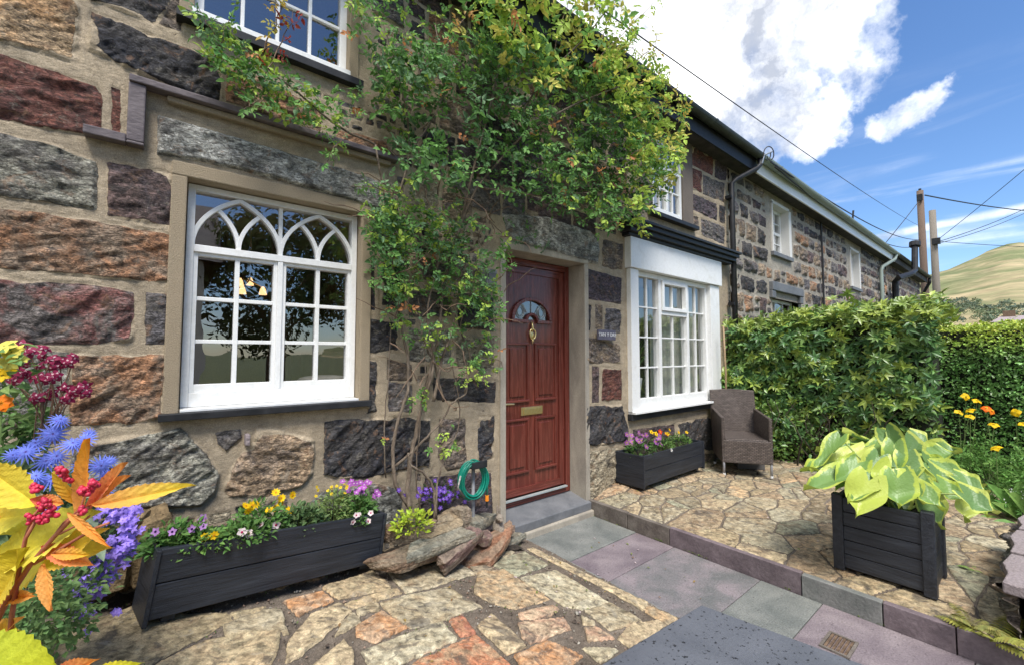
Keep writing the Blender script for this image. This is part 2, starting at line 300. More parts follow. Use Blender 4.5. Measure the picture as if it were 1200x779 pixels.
# ------------------------------------------------------------------ object helpers
def wloc(o):
    v = Vector((0, 0, 0))
    while o is not None: v += o.location; o = o.parent
    return v
def tag(o, label=None, cat=None, group=None, kind=None):
    if label: o['label'] = label
    if cat: o['category'] = cat
    if group: o['group'] = group
    if kind: o['kind'] = kind
    return o
def thing(name, label, cat, loc=(0, 0, 0), group=None, rotz=0):
    o = bpy.data.objects.new(name, None); o.empty_display_size = .1; COL.objects.link(o); o.location = tuple(float(v) for v in loc)
    o.rotation_euler = (0, 0, rotz)
    return tag(o, label, cat, group)
def link(name, me, parent=None, m=None, smooth=False, local=False):
    o = bpy.data.objects.new(name, me); COL.objects.link(o)
    if m:
        for q in (m if isinstance(m, (list, tuple)) else [m]): me.materials.append(MATS[q])
    if parent is not None:
        o.parent = parent
        if not local:
            v = wloc(parent); me.transform(Matrix.Translation(-v))
    if smooth: me.polygons.foreach_set('use_smooth', [True]*len(me.polygons))
    me.update()
    return o
def npmesh(name, V, Fq, cols=None, smooth=True, mi=None):
    me = bpy.data.meshes.new(name); V = np.asarray(V, np.float32); Fq = np.asarray(Fq, np.int32); k = Fq.shape[1]
    me.vertices.add(len(V)); me.vertices.foreach_set('co', V.ravel())
    me.loops.add(Fq.size); me.loops.foreach_set('vertex_index', Fq.ravel())
    me.polygons.add(len(Fq)); me.polygons.foreach_set('loop_start', np.arange(0, Fq.size, k, dtype=np.int32))
    me.polygons.foreach_set('loop_total', np.full(len(Fq), k, np.int32))
    me.polygons.foreach_set('use_smooth', np.full(len(Fq), smooth))
    for nm, c in (cols or {}).items():
        a = me.color_attributes.new(nm, 'FLOAT_COLOR', 'POINT'); c = np.asarray(c, np.float32)
        if c.shape[1] == 3: c = np.concatenate([c, np.ones((len(c), 1), np.float32)], 1)
        a.data.foreach_set('color', c.ravel())
    if mi is not None: me.polygons.foreach_set('material_index', np.asarray(mi, np.int32))
    me.update(calc_edges=True); me.validate(); return me
class MB:
    def __init__(s): s.v = []; s.f = []; s.m = []; s.c = []; s.uv = None
    def add(s, V, Fs, mi=0, col=(1, 1, 1)):
        o = len(s.v); s.v += [tuple(float(q) for q in p) for p in V]; s.f += [tuple(i+o for i in f) for f in Fs]; s.m += [mi]*len(Fs); s.c += [col]*len(V); return s
    def box(s, x0, x1, y0, y1, z0, z1, mi=0, rz=0, piv=None, col=(1, 1, 1)):
        V = [(x, y, z) for z in (z0, z1) for y in (y0, y1) for x in (x0, x1)]
        if rz:
            px, py = piv or ((x0+x1)/2, (y0+y1)/2); c, n = math.cos(rz), math.sin(rz)
            V = [(px+(x-px)*c-(y-py)*n, py+(x-px)*n+(y-py)*c, z) for x, y, z in V]
        return s.add(V, [(0, 2, 3, 1), (4, 5, 7, 6), (0, 1, 5, 4), (2, 6, 7, 3), (0, 4, 6, 2), (1, 3, 7, 5)], mi, col)
    def tube(s, pts, r, n=8, mi=0, col=(1, 1, 1), cap=True):
        pts = [Vector(tuple(float(q) for q in p)) for p in pts]; rs = r if isinstance(r, (list, tuple)) else [r]*len(pts)
        V = []; prev = None
        for i, p in enumerate(pts):
            d = (pts[min(i+1, len(pts)-1)]-pts[max(i-1, 0)]); d = d.normalized() if d.length > 1e-9 else Vector((0, 0, 1))
            a = prev - d*prev.dot(d) if prev is not None else (Vector((0, 0, 1)) if abs(d.z) < .9 else Vector((1, 0, 0))).cross(d)
            a.normalize(); prev = a; b = d.cross(a)
            V += [p+(a*math.cos(2*math.pi*k/n)+b*math.sin(2*math.pi*k/n))*rs[i] for k in range(n)]
        Fs = [(i*n+k, i*n+(k+1) % n, (i+1)*n+(k+1) % n, (i+1)*n+k) for i in range(len(pts)-1) for k in range(n)]
        if cap: Fs += [tuple(range(n-1, -1, -1)), tuple((len(pts)-1)*n+k for k in range(n))]
        return s.add(V, Fs, mi, col)
    def prism(s, poly, a0, a1, axis='y', mi=0):
        n = len(poly)
        f = {'y': lambda p, a: (p[0], a, p[1]), 'x': lambda p, a: (a, p[0], p[1]), 'z': lambda p, a: (p[0], p[1], a)}[axis]
        V = [f(p, a0) for p in poly]+[f(p, a1) for p in poly]
        return s.add(V, [tuple(range(n-1, -1, -1)), tuple(range(n, 2*n))]+[(i, (i+1) % n, n+(i+1) % n, n+i) for i in range(n)], mi)
    def sphere(s, c, r, nu=10, nv=7, mi=0, col=(1, 1, 1)):
        r = r if isinstance(r, (tuple, list)) else (r, r, r); V = []
        for j in range(nv+1):
            th = math.pi*j/nv
            for i in range(nu):
                ph = 2*math.pi*i/nu; V.append((c[0]+r[0]*math.sin(th)*math.cos(ph), c[1]+r[1]*math.sin(th)*math.sin(ph), c[2]+r[2]*math.cos(th)))
        return s.add(V, [(j*nu+i, (j+1)*nu+i, (j+1)*nu+(i+1) % nu, j*nu+(i+1) % nu) for j in range(nv) for i in range(nu)], mi, col)
    def bar(s, P, Q, w, d, mi=0, n=(0, 1, 0)):           # flat bar from P to Q, w wide in the facade plane, d deep along n
        P, Q, n = Vector(P), Vector(Q), Vector(n); a = (Q-P).normalized(); b = a.cross(n).normalized()*w/2; n = n*d/2
        V = [p+x*b+y*n for p in (P, Q) for x, y in ((-1, -1), (1, -1), (1, 1), (-1, 1))]
        return s.add(V, [(3, 2, 1, 0), (4, 5, 6, 7), (0, 1, 5, 4), (1, 2, 6, 5), (2, 3, 7, 6), (3, 0, 4, 7)], mi)
    def build(s, name, m, parent=None, smooth=False, bevel=0, local=False):
        me = bpy.data.meshes.new(name); me.from_pydata(s.v, [], s.f); me.polygons.foreach_set('material_index', s.m)
        a = me.color_attributes.new('Col', 'FLOAT_COLOR', 'POINT'); a.data.foreach_set('color', np.array([c4(c) for c in s.c], np.float32).ravel())
        if s.uv:
            u = me.uv_layers.new(name='UVMap'); k = 0
        o = link(name, me, parent, m, smooth, local)
        if bevel:
            b = o.modifiers.new('bevel', 'BEVEL'); b.width = bevel; b.segments = 2; b.limit_method = 'ANGLE'; b.harden_normals = False
        return o

# ---- numpy noise
def _h(ix, iy, s):
    n = (ix.astype(np.int64)*374761393 + iy.astype(np.int64)*668265263 + s*1442695041) & 0x7fffffff
    n = ((n ^ (n >> 13))*1274126177) & 0x7fffffff; n = n ^ (n >> 16); return (n & 0xffff)/65535.0
def vn(x, y, s=0):
    ix, iy = np.floor(x), np.floor(y); fx, fy = x-ix, y-iy; fx = fx*fx*fx*(fx*(fx*6-15)+10); fy = fy*fy*fy*(fy*(fy*6-15)+10)
    a, b, c, d = _h(ix, iy, s), _h(ix+1, iy, s), _h(ix, iy+1, s), _h(ix+1, iy+1, s)
    return (a*(1-fx)+b*fx)*(1-fy)+(c*(1-fx)+d*fx)*fy
def fbm(x, y, s=0, o=4, g=.5):
    t = 0; a = 1; n = 0
    for i in range(o): t = t+a*vn(x*2**i+i*17.3, y*2**i-i*9.1, s+i); n += a; a *= g
    return t/n-.5
def ss(x, a, b): t = np.clip((x-a)/(b-a), 0, 1); return t*t*(3-2*t)

def poly_sd(P, x, y):
    P = np.asarray(P, float); d = np.full(x.shape, 1e9); ins = np.zeros(x.shape, bool)
    for i in range(len(P)):
        a, b = P[i], P[(i+1) % len(P)]; e = b-a; L2 = e@e+1e-12
        t = np.clip(((x-a[0])*e[0]+(y-a[1])*e[1])/L2, 0, 1); d = np.minimum(d, np.hypot(x-a[0]-t*e[0], y-a[1]-t*e[1]))
        cnd = (a[1] > y) != (b[1] > y)
        with np.errstate(divide='ignore', invalid='ignore'): xi = (b[0]-a[0])*(y-a[1])/(b[1]-a[1]+1e-15)+a[0]
        ins ^= cnd & (x < xi)
    return np.where(ins, d, -d)

def relief(name, xs, ys, stones, m, fmap, holes=(), parent=None, bulge=.02, rough=.02, warp=.008, gap=0.0, edge=.03, lip=.004, base_noise=.003, smear=.5, rscale=9., flat=False, rib=.007):
    X, Y = np.meshgrid(xs, ys); H = fbm(X*9, Y*9, 3, 4)*base_noise*2+fbm(X*60, Y*60, 5, 2)*base_noise
    CA = np.tile(np.array([.2, .17, .13]), X.shape+(1,)); CB = CA.copy(); MK = np.zeros(X.shape)
    wx, wy = fbm(X*14, Y*14, 21, 4)*warp*2, fbm(X*14, Y*14, 31, 4)*warp*2
    for k, s in enumerate(stones):
        P = np.asarray(s['p'], float); lo, hi = P.min(0)-.03, P.max(0)+.03
        i0, i1 = np.searchsorted(xs, (lo[0], hi[0])); j0, j1 = np.searchsorted(ys, (lo[1], hi[1]))
        if i1 <= i0 or j1 <= j0: continue
        sl = (slice(j0, j1), slice(i0, i1)); x, y = X[sl]+wx[sl], Y[sl]+wy[sl]
        d = poly_sd(P, x, y)-gap
        b = s.get('b', 1.)*bulge; r = s.get('r', 1.)*rough; th = s.get('a', .5); c, n = math.cos(th), math.sin(th)
        u, v = (x*c+y*n), (-x*n+y*c)
        if flat:
            h = ss(d, 0, edge)*b*(1+.35*s.get('t', 0)) + (fbm(u*5, v*5, k*7+1, 5, .5)*r + np.abs(fbm(u*rscale, v*rscale*2, k*5+2, 4))*r*.5)*ss(d, 0, edge*2)
            tl = s.get('tl', (0, 0)); h = h+((x-P[:, 0].mean())*tl[0]+(y-P[:, 1].mean())*tl[1])*ss(d, 0, edge)
        else:
            rid = 1-2*np.abs(fbm(u*rscale*.55, v*rscale*1.5, k*7+1, 5, .55))*2
            st = np.floor((v*11+fbm(u*4, v*4, k+9, 3)*3.2))*.33; st = (st-np.floor(st))          # stepped, split faces
            h = ss(d, .0, edge)*b*(.65+.7*vn(u*3.1, v*3.1, k)) + ((rid-.7)*r*.75+fbm(u*22, v*22, k+3, 4, .6)*r*.85+(st-.4)*r*.42)*ss(d, 0, edge) - rib*ss(d, 0, .005)
        on = d > 0
        H[sl] = np.where(on, h + H[sl]*.4, H[sl])
        sm = s.get('m', smear)
        mk = np.clip(.5+(d-.002-.003*sm-np.maximum(0, .15+fbm(x*6, y*6, k+55, 4)*3.0)*.045*sm)/(.006 if flat else .016), 0, 1)*(d > -.001)
        MK[sl] = np.where(on, mk, MK[sl])
        w = (d > -.02) & ((d > 0) | (MK[sl] < .01))
        CA[sl][w] = s['ca']; CB[sl][w] = s['cb']
    ny, nx = X.shape; idx = np.arange(nx*ny).reshape(ny, nx)
    q = np.stack([idx[:-1, :-1], idx[:-1, 1:], idx[1:, 1:], idx[1:, :-1]], -1).reshape(-1, 4)
    cx = (X[:-1, :-1]+X[1:, 1:]).ravel()/2; cy = (Y[:-1, :-1]+Y[1:, 1:]).ravel()/2; keep = np.ones(len(q), bool)
    for hx0, hx1, hy0, hy1 in holes: keep &= ~((cx > hx0) & (cx < hx1) & (cy > hy0) & (cy < hy1))
    q = q[keep]; V = np.stack(fmap(X.ravel(), Y.ravel(), H.ravel()), 1)
    used = np.zeros(len(V), bool); used[q.ravel()] = True; re = np.cumsum(used)-1
    V = V[used]; q = re[q]; ca = np.concatenate([CA.reshape(-1, 3), MK.reshape(-1, 1)], 1)[used]; cb = CB.reshape(-1, 3)[used]
    me = npmesh(name, V, q, {'CA': ca, 'CB': cb})
    return link(name, me, parent, m)

def voronoi(x0, x1, y0, y1, n, stretch=(1, 1), seed=1, relax=2):
    r = np.random.default_rng(seed); P = r.random((n, 2))*[x1-x0, y1-y0]+[x0, y0]; st = np.array(stretch)
    def cells(P):
        out = []
        for i, p in enumerate(P):
            c = [(x0, y0), (x1, y0), (x1, y1), (x0, y1)]
            dd = (((P-p)*st)**2).sum(1); order = np.argsort(dd)[1:22]
            for j in order:
                q = P[j]; n_ = (q-p)*st**2; mid = (p+q)/2; k = n_@mid; nc = []
                for a in range(len(c)):
                    A, B = np.array(c[a]), np.array(c[(a+1) % len(c)]); da, db = n_@A-k, n_@B-k
                    if da <= 0: nc.append(tuple(A))
                    if (da < 0) != (db < 0): t = da/(da-db); nc.append(tuple(A+(B-A)*t))
                c = nc
                if len(c) < 3: break
            out.append(c)
        return out
    for _ in range(relax):
        P = np.array([np.mean(c, 0) if len(c) > 2 else p for c, p in zip(cells(P), P)])
    return [c for c in cells(P) if len(c) > 2]

# ---- foliage
def leaf_t(w=.45, n=4, fold=.12, curl=.15, tip=1.0, power=1.0, wave=0.):
    V = []
    for i in range(n+1):
        t = i/n; wd = w*math.sin(math.pi*min(1, max(0, t**(.75*power))))*(1 if i not in (0, n) else 0)*.5
        z = -curl*t*t
        for s in (-1, 0, 1): V.append((t, s*wd, z+abs(s)*fold*wd*2+(wave*math.sin(i*2.1+s) if s else 0)))
    Fq = [(i*3+a, (i+1)*3+a, (i+1)*3+a+1, i*3+a+1) for i in range(n) for a in (0, 1)]
    return np.array(V), np.array(Fq)
LEAF = leaf_t(.52, 3, .22, .14); LEAFN = leaf_t(.34, 4, .16, .22); LEAFS = leaf_t(.6, 2, .2, .1); LEAFL = leaf_t(.42, 6, .2, .35)
def unit(a): return a/(np.linalg.norm(a, axis=-1, keepdims=True)+1e-9)
def scatter(T, pos, dr, nm, sc, col):
    V0, F0 = T; pos = np.asarray(pos, float); N = len(pos); x = unit(np.asarray(dr, float)); z = np.asarray(nm, float)
    z = unit(z-(z*x).sum(1, keepdims=True)*x); y = np.cross(z, x); sc = np.broadcast_to(np.asarray(sc, float).reshape(-1, 1, 1), (N, 1, 1))
    V = pos[:, None]+sc*(V0[None, :, 0:1]*x[:, None]+V0[None, :, 1:2]*y[:, None]+V0[None, :, 2:3]*z[:, None])
    Fs = F0[None]+(np.arange(N)*len(V0))[:, None, None]
    C = np.repeat(np.asarray(col, float)[:, None], len(V0), 1)
    return V.reshape(-1, 3), Fs.reshape(-1, F0.shape[1]), C.reshape(-1, 3)
def merge(parts):
    V, Fs, C, o = [], [], [], 0
    for v, f, c in parts: V.append(v); Fs.append(f+o); C.append(c); o += len(v)
    return np.concatenate(V), np.concatenate(Fs), np.concatenate(C)
def leafobj(name, parts, m, parent=None):
    V, Fs, C = merge(parts); return link(name, npmesh(name, V, Fs, {'Col': C}, smooth=False), parent, m)
def vary(base, N, a=.25, h=.1):
    b = np.tile(np.asarray(base, float), (N, 1)); k = 1+rng.uniform(-a, a, (N, 1)); c = b*k; c[:, 0] *= 1+rng.uniform(-h, h*1.6, N); return np.clip(c, 0, 1)
def rdir(N): return unit(rng.normal(size=(N, 3)))
def in_poly_px(poly, N):
    P = np.asarray(poly, float); lo, hi = P.min(0), P.max(0); o = []
    while len(o) < N:
        q = rng.uniform(lo, hi, (N*2, 2)); o += list(q[poly_sd(P, q[:, 0], q[:, 1]) > 0])
    return np.array(o[:N])
def compound(P, D, size, cols, n=5, T=LEAF):
    """compound leaves: n leaflets along a short stalk; P bases, D directions"""
    N = len(P); D = unit(D); up = unit(rng.normal(size=(N, 3))*.5+np.array([0, -.55, .75])); side = unit(np.cross(up, D)); nrm = np.cross(D, side)
    out = []
    for k in range(n):
        if k == n-1: t, s = 1.0, 0
        else: t, s = .35+.4*(k//2), (1 if k % 2 else -1)
        b = P+D*(size*t*1.5)[:, None]; d = D*(.45 if s else 1)+side*s*.9+rng.normal(size=(N, 3))*.22
        out.append(scatter(T, b, d, nrm+rng.normal(size=(N, 3))*.35, size*rng.uniform(.75, 1.15, N)*(.85 if s else 1.1), cols*rng.uniform(.85, 1.15, (N, 1))))
    return out
# ================================================================== SETTING
# ground to the horizon
g = MB(); g.add([(-3000, -3000, -.25), (3000, -3000, -.25), (3000, 3000, -.25), (-3000, 3000, -.25)], [(0, 1, 2, 3)])
tag(g.build('ground', 'grass_ground'), kind='structure')
# hill (polar terrain)
def build_hill():
    az = np.radians(np.linspace(-75, 75, 241)); dist = np.linspace(110, 1500, 70); A, Dd = np.meshgrid(az, dist)
    kx = [-1500, 700, 1000, 1085, 1100, 1130, 1160, 1185, 1200, 1290, 1500, 2200, 5000]; ky = [300, 310, 335, 331, 328, 320, 308, 299, 297, 303, 300, 330, 360]
    px = 600+F_PX*np.tan(np.clip(AZ-A, -1.45, 1.45)); yy = np.interp(px, kx, ky)
    el = (415-yy)/F_PX*np.cos(np.clip(AZ-A, -1.45, 1.45))
    prof = ss(Dd, 120, 760); top = el*760*(1+.0*Dd)
    h = top*prof*np.where(Dd > 760, 1-.5*ss(Dd, 760, 1500), 1)
    h += fbm(A*9, Dd*.006, 4, 5)*22*ss(Dd, 200, 600)*(Dd < 745)-.3+fbm(A*40, Dd*.02, 8, 4)*5*ss(Dd, 150, 500)
    X, Y = Dd*np.cos(A), Dd*np.sin(A)-CAMD; V = np.stack([X.ravel(), Y.ravel(), h.ravel()+CAMH*prof.ravel()-.3], 1)
    ny, nx = A.shape; i = np.arange(nx*ny).reshape(ny, nx); q = np.stack([i[:-1, :-1], i[:-1, 1:], i[1:, 1:], i[1:, :-1]], -1).reshape(-1, 4)
    tag(link('hill', npmesh('hill', V, q), None, 'hill'), kind='structure')
build_hill()
def build_wood():
    P = []
    for k in range(150):
        x = random.uniform(1085, 1260); y = 352+26*random.random()+max(0, (x-1150)*.12); c = random.uniform(180, 260)-(y-352)*2; q = PT(x, y, c)
        r = random.uniform(1.5, 2.8); n = 70; d = rdir(n); d[:, 2] = np.abs(d[:, 2])*.8; P.append((q+d*r*rng.uniform(.75, 1.05, (n, 1)), d, r))
    pos = np.concatenate([p[0] for p in P]); nm = np.concatenate([p[1] for p in P]); N = len(pos)
    base = np.repeat(np.array([random.choice([(.11, .15, .095), (.13, .17, .09), (.09, .125, .09)]) for _ in P]), 70, 0)  # greens paled by distance haze mixed into the leaf colour
    V = scatter(LEAFS, pos, rdir(N), nm, rng.uniform(.5, 1.1, N), base*rng.uniform(.7, 1.3, (N, 1)))
    tag(leafobj('woodland', [V], 'wood_far'), 'haze-tinted green far-off wood at the foot of the hill', 'woodland', kind='stuff')
build_wood()

# ---- stone pavings
TAN = [((.44, .35, .24), (.36, .31, .22)), ((.50, .42, .30), (.40, .33, .24)), ((.42, .38, .30), (.34, .29, .21)), ((.47, .34, .22), (.38, .32, .24)), ((.40, .30, .21), (.42, .35, .26))]
PALE = ((.50, .47, .38), (.42, .38, .29)); RED = ((.40, .17, .12), (.44, .24, .16)); ORG = ((.48, .26, .14), (.46, .33, .24)); PNK = ((.50, .33, .25), (.48, .38, .29)); GRN = ((.33, .34, .27), (.28, .27, .21))
def z2(pts): return [(340+x/4, 620+y/4) for x, y in pts]
def z3(pts): return [(560+x/4, 620+y/4) for x, y in pts]
def z1(pts): return [(80+x/4, 620+y/4) for x, y in pts]
LP = [(z2([(450, 190), (530, 165), (790, 150), (870, 205), (700, 255), (545, 300)]), TAN[2]), (z2([(830, 155), (890, 145), (960, 185), (900, 210), (870, 200)]), ((.28, .24, .19), (.25, .2, .16))),
      (z3([(45, 155), (220, 100), (330, 165), (185, 215)]), GRN), (z3([(0, 205), (120, 190), (340, 320), (180, 375), (60, 340), (-20, 300)]), TAN[3]),
      (z2([(420, 345), (525, 312), (740, 265), (905, 358), (600, 460), (550, 460)]), TAN[2]), (z2([(150, 275), (385, 190), (485, 270), (230, 330)]), TAN[0]),
      (z2([(-10, 330), (150, 290), (205, 330), (50, 405), (30, 405), (-30, 340)]), ORG), (z2([(250, 340), (500, 275), (530, 300), (290, 370)]), TAN[0]),
      (z2([(310, 375), (410, 345), (425, 375), (330, 405)]), TAN[2]), (z2([(305, 460), (430, 380), (545, 460), (400, 530), (310, 510)]), ORG),
      (z2([(-10, 520), (100, 390), (230, 340), (290, 375), (215, 450), (50, 590), (-20, 620)]), TAN[1]), (z2([(240, 440), (300, 380), (335, 430), (215, 495)]), TAN[2]),
      (z2([(100, 636), (250, 510), (300, 560), (290, 640), (60, 720)]), TAN[1]), (z2([(335, 570), (710, 430), (785, 515), (500, 640), (380, 650)]), PALE),
      (z2([(590, 620), (870, 490), (1050, 640), (1000, 720), (500, 720)]), ((.46, .2, .12), (.42, .29, .2))), (z2([(745, 420), (810, 395), (870, 480), (800, 505)]), RED),
      (z2([(880, 450), (940, 390), (1110, 545), (1010, 580)]), TAN[1]), (z3([(190, 385), (350, 350), (385, 375), (320, 410), (200, 415)]), PNK), (z3([(185, 440), (400, 410), (435, 465), (250, 535), (205, 500)]), PNK),
      (z3([(165, 590), (330, 515), (490, 590), (440, 640), (250, 700)]), ORG), (z3([(195, 225), (370, 190), (620, 335), (490, 370), (400, 360)]), PALE), (z3([(500, 375), (620, 340), (770, 430), (620, 475)]), TAN[2]),
      (z3([(485, 395), (555, 430), (550, 445), (490, 440)]), TAN[2]), (z3([(500, 455), (560, 450), (645, 510), (515, 525)]), PNK), (z3([(655, 505), (720, 440), (850, 420), (885, 445), (705, 545)]), TAN[1]),
      (z3([(490, 555), (620, 550), (665, 570), (570, 625)]), PALE), (z3([(225, 85), (260, 80), (800, 350), (775, 378), (590, 275), (345, 148)]), TAN[1]), (z3([(802, 354), (935, 420), (885, 443), (780, 382)]), TAN[3]),
      (z1([(0, 480), (340, 350), (560, 400), (750, 385), (770, 425), (560, 530), (380, 630), (0, 640), (-100, 600)]), ((.36, .3, .2), (.30, .25, .17))), (z1([(730, 455), (920, 370), (1000, 375), (1030, 490), (880, 500), (735, 500)]), TAN[2]),
      (z1([(390, 640), (650, 510), (1000, 480), (985, 560), (940, 640), (600, 740), (360, 740)]), TAN[0]), (z1([(760, 390), (930, 355), (900, 380), (790, 420)]), TAN[0])]
dk = lambda c, k=.88: (c[0]*k*1.04, c[1]*k*.99, c[2]*k*.86)
RED = ((.30, .15, .12), (.38, .25, .19)); ORG = ((.42, .27, .17), (.42, .33, .25))
lst = []
for k, (px, (ca, cb)) in enumerate(LP):
    lst.append(dict(p=[tuple(GS(*q)[:2]) for q in px], ca=dk(ca), cb=dk(cb), a=random.uniform(0, 3), t=random.uniform(-.5, 1), tl=(random.uniform(-.02, .02), random.uniform(-.02, .02)), m=.05))
man = [np.array(s['p']) for s in lst]
for c in voronoi(-1.4, 2.14, -2.9, .02, 150, (1, 1.25), 5):
    P = np.array(c); ctr = P.mean(0); pts = np.concatenate([P*.75+ctr*.25, P*.45+ctr*.55, [ctr]])
    if any((poly_sd(mp_, pts[:, 0], pts[:, 1]) > -.012).any() for mp_ in man): continue
    ca, cb = random.choice(TAN+[PALE, ORG, TAN[0], TAN[2]])
    lst.append(dict(p=[tuple(p*.97+ctr*.03) for p in P], ca=dk(ca), cb=dk(cb), a=random.uniform(0, 3), t=random.uniform(-.5, .6), tl=(random.uniform(-.03, .03), random.uniform(-.03, .03)), m=.05))
tag(relief('crazy_paving', np.arange(-1.4, 2.162, .0085), np.arange(-2.9, .02, .0085), lst, 'crazy_paving',
       lambda x, y, h: (x, y, slope_z(x)-.014+h), bulge=.016, rough=.012, warp=.007, edge=.006, base_noise=.010, flat=True, gap=-.005), kind='structure')
def terr_z(x, y): return .115+.075*np.exp(-(np.minimum(y, 0)/.55)**2)*ss(x, 2.98, 3.35)*(1-ss(x, 4.4, 5.0))
ts = []
for k, c in enumerate(voronoi(3.02, 6.9, -2.46, .02, 215, (1, 1.6), 9, 0)):
    ctr = np.mean(c, 0); ca, cb = random.choice(TAN*4+[PALE, PALE, ORG, GRN, GRN, ((.34, .28, .2), (.3, .25, .18))])
    if k % 3 == 0: ca = tuple(v*.85 for v in ca)
    ts.append(dict(p=c, ca=dk(ca, random.uniform(.55, .95)), cb=dk(cb, random.uniform(.55, .85)), a=random.uniform(0, 3), t=random.uniform(-.6, .8), tl=(random.uniform(-.03, .03), random.uniform(-.03, .03)), m=.05))
tag(relief('terrace_paving', np.arange(3.012, 6.9, .0105), np.arange(-2.46, .02, .0105), ts, 'crazy_paving',
       lambda x, y, h: (x, y, terr_z(x, y)-.012+h), bulge=.013, rough=.009, warp=.007, edge=.004, base_noise=.005, flat=True, gap=.0045), kind='structure')
# kerb of upright slates along the terrace
kb = [(.0, -.42, 'kerb_brown'), (-.425, -.80, 'kerb_brown'), (-.805, -1.66, 'kerb_purple'), (-1.665, -2.03, 'kerb_green'), (-2.035, -2.30, 'kerb_purple'), (-2.305, -2.75, 'kerb_purple')]
for i, (a, b, m) in enumerate(kb):
    q = MB(); q.box(2.972+random.uniform(-.003, .003), 3.016, b, a, -.1, .124+random.uniform(-.006, .004)); tag(q.build('kerb', m, bevel=.004), kind='structure')
# path slabs
q = MB(); q.box(1.9, 3.0, -4.2, .1, -.2, -.012); tag(q.build('path_bed', 'path_grit'), kind='structure')
sl = [(-.05, -.51, 'slab_green', 2.19, 2.968), (-.514, -.84, 'slab_purple', 2.19, 2.968), (-.845, -1.435, 'slab_mixed', 2.19, 2.968), (-1.44, -1.765, 'slab_green', 2.19, 2.968),
      (-1.77, -2.36, 'slab_purple', 2.35, 2.968), (-1.77, -2.36, 'slab_green', 2.02, 2.346), (-2.365, -3.0, 'slab_mixed', 2.19, 2.968), (-3.005, -3.7, 'slab_green', 2.19, 2.968)]
for a, b, m, x0, x1 in sl:
    q = MB(); q.box(x0, x1, b, a, -.06, random.uniform(-.002, .003)); tag(q.build('path_slab', m, bevel=.003), kind='structure')
q = MB(); q.box(2.158, 2.186, -2.5, -.05, -.06, .012); tag(q.build('path_edge', 'kerb_green', bevel=.003), kind='structure')
# ground behind the terrace, bed soil, lane beyond the camera
q = MB(); nx, ny = 60, 70; xs_ = np.linspace(3.0, 12, nx); ys_ = np.linspace(-7.0, .05, ny); XX, YY = np.meshgrid(xs_, ys_)
ZZ = .07+.04*fbm(XX*4, YY*4, 2, 4)+.10*ss(YY, -2.2, -2.9)*ss(XX, 3.3, 4.2)+.08*ss(XX, 5.9, 6.6)
ii = np.arange(nx*ny).reshape(ny, nx); qq = np.stack([ii[:-1, :-1], ii[:-1, 1:], ii[1:, 1:], ii[1:, :-1]], -1).reshape(-1, 4)
tag(link('garden_bed', npmesh('garden_bed', np.stack([XX.ravel(), YY.ravel(), ZZ.ravel()], 1), qq), None, 'soil'), kind='structure')
q = MB(); q.box(-14, 30, -8.5, -3.3, -.2, .02); tag(q.build('lane', 'path_grit'), kind='structure')

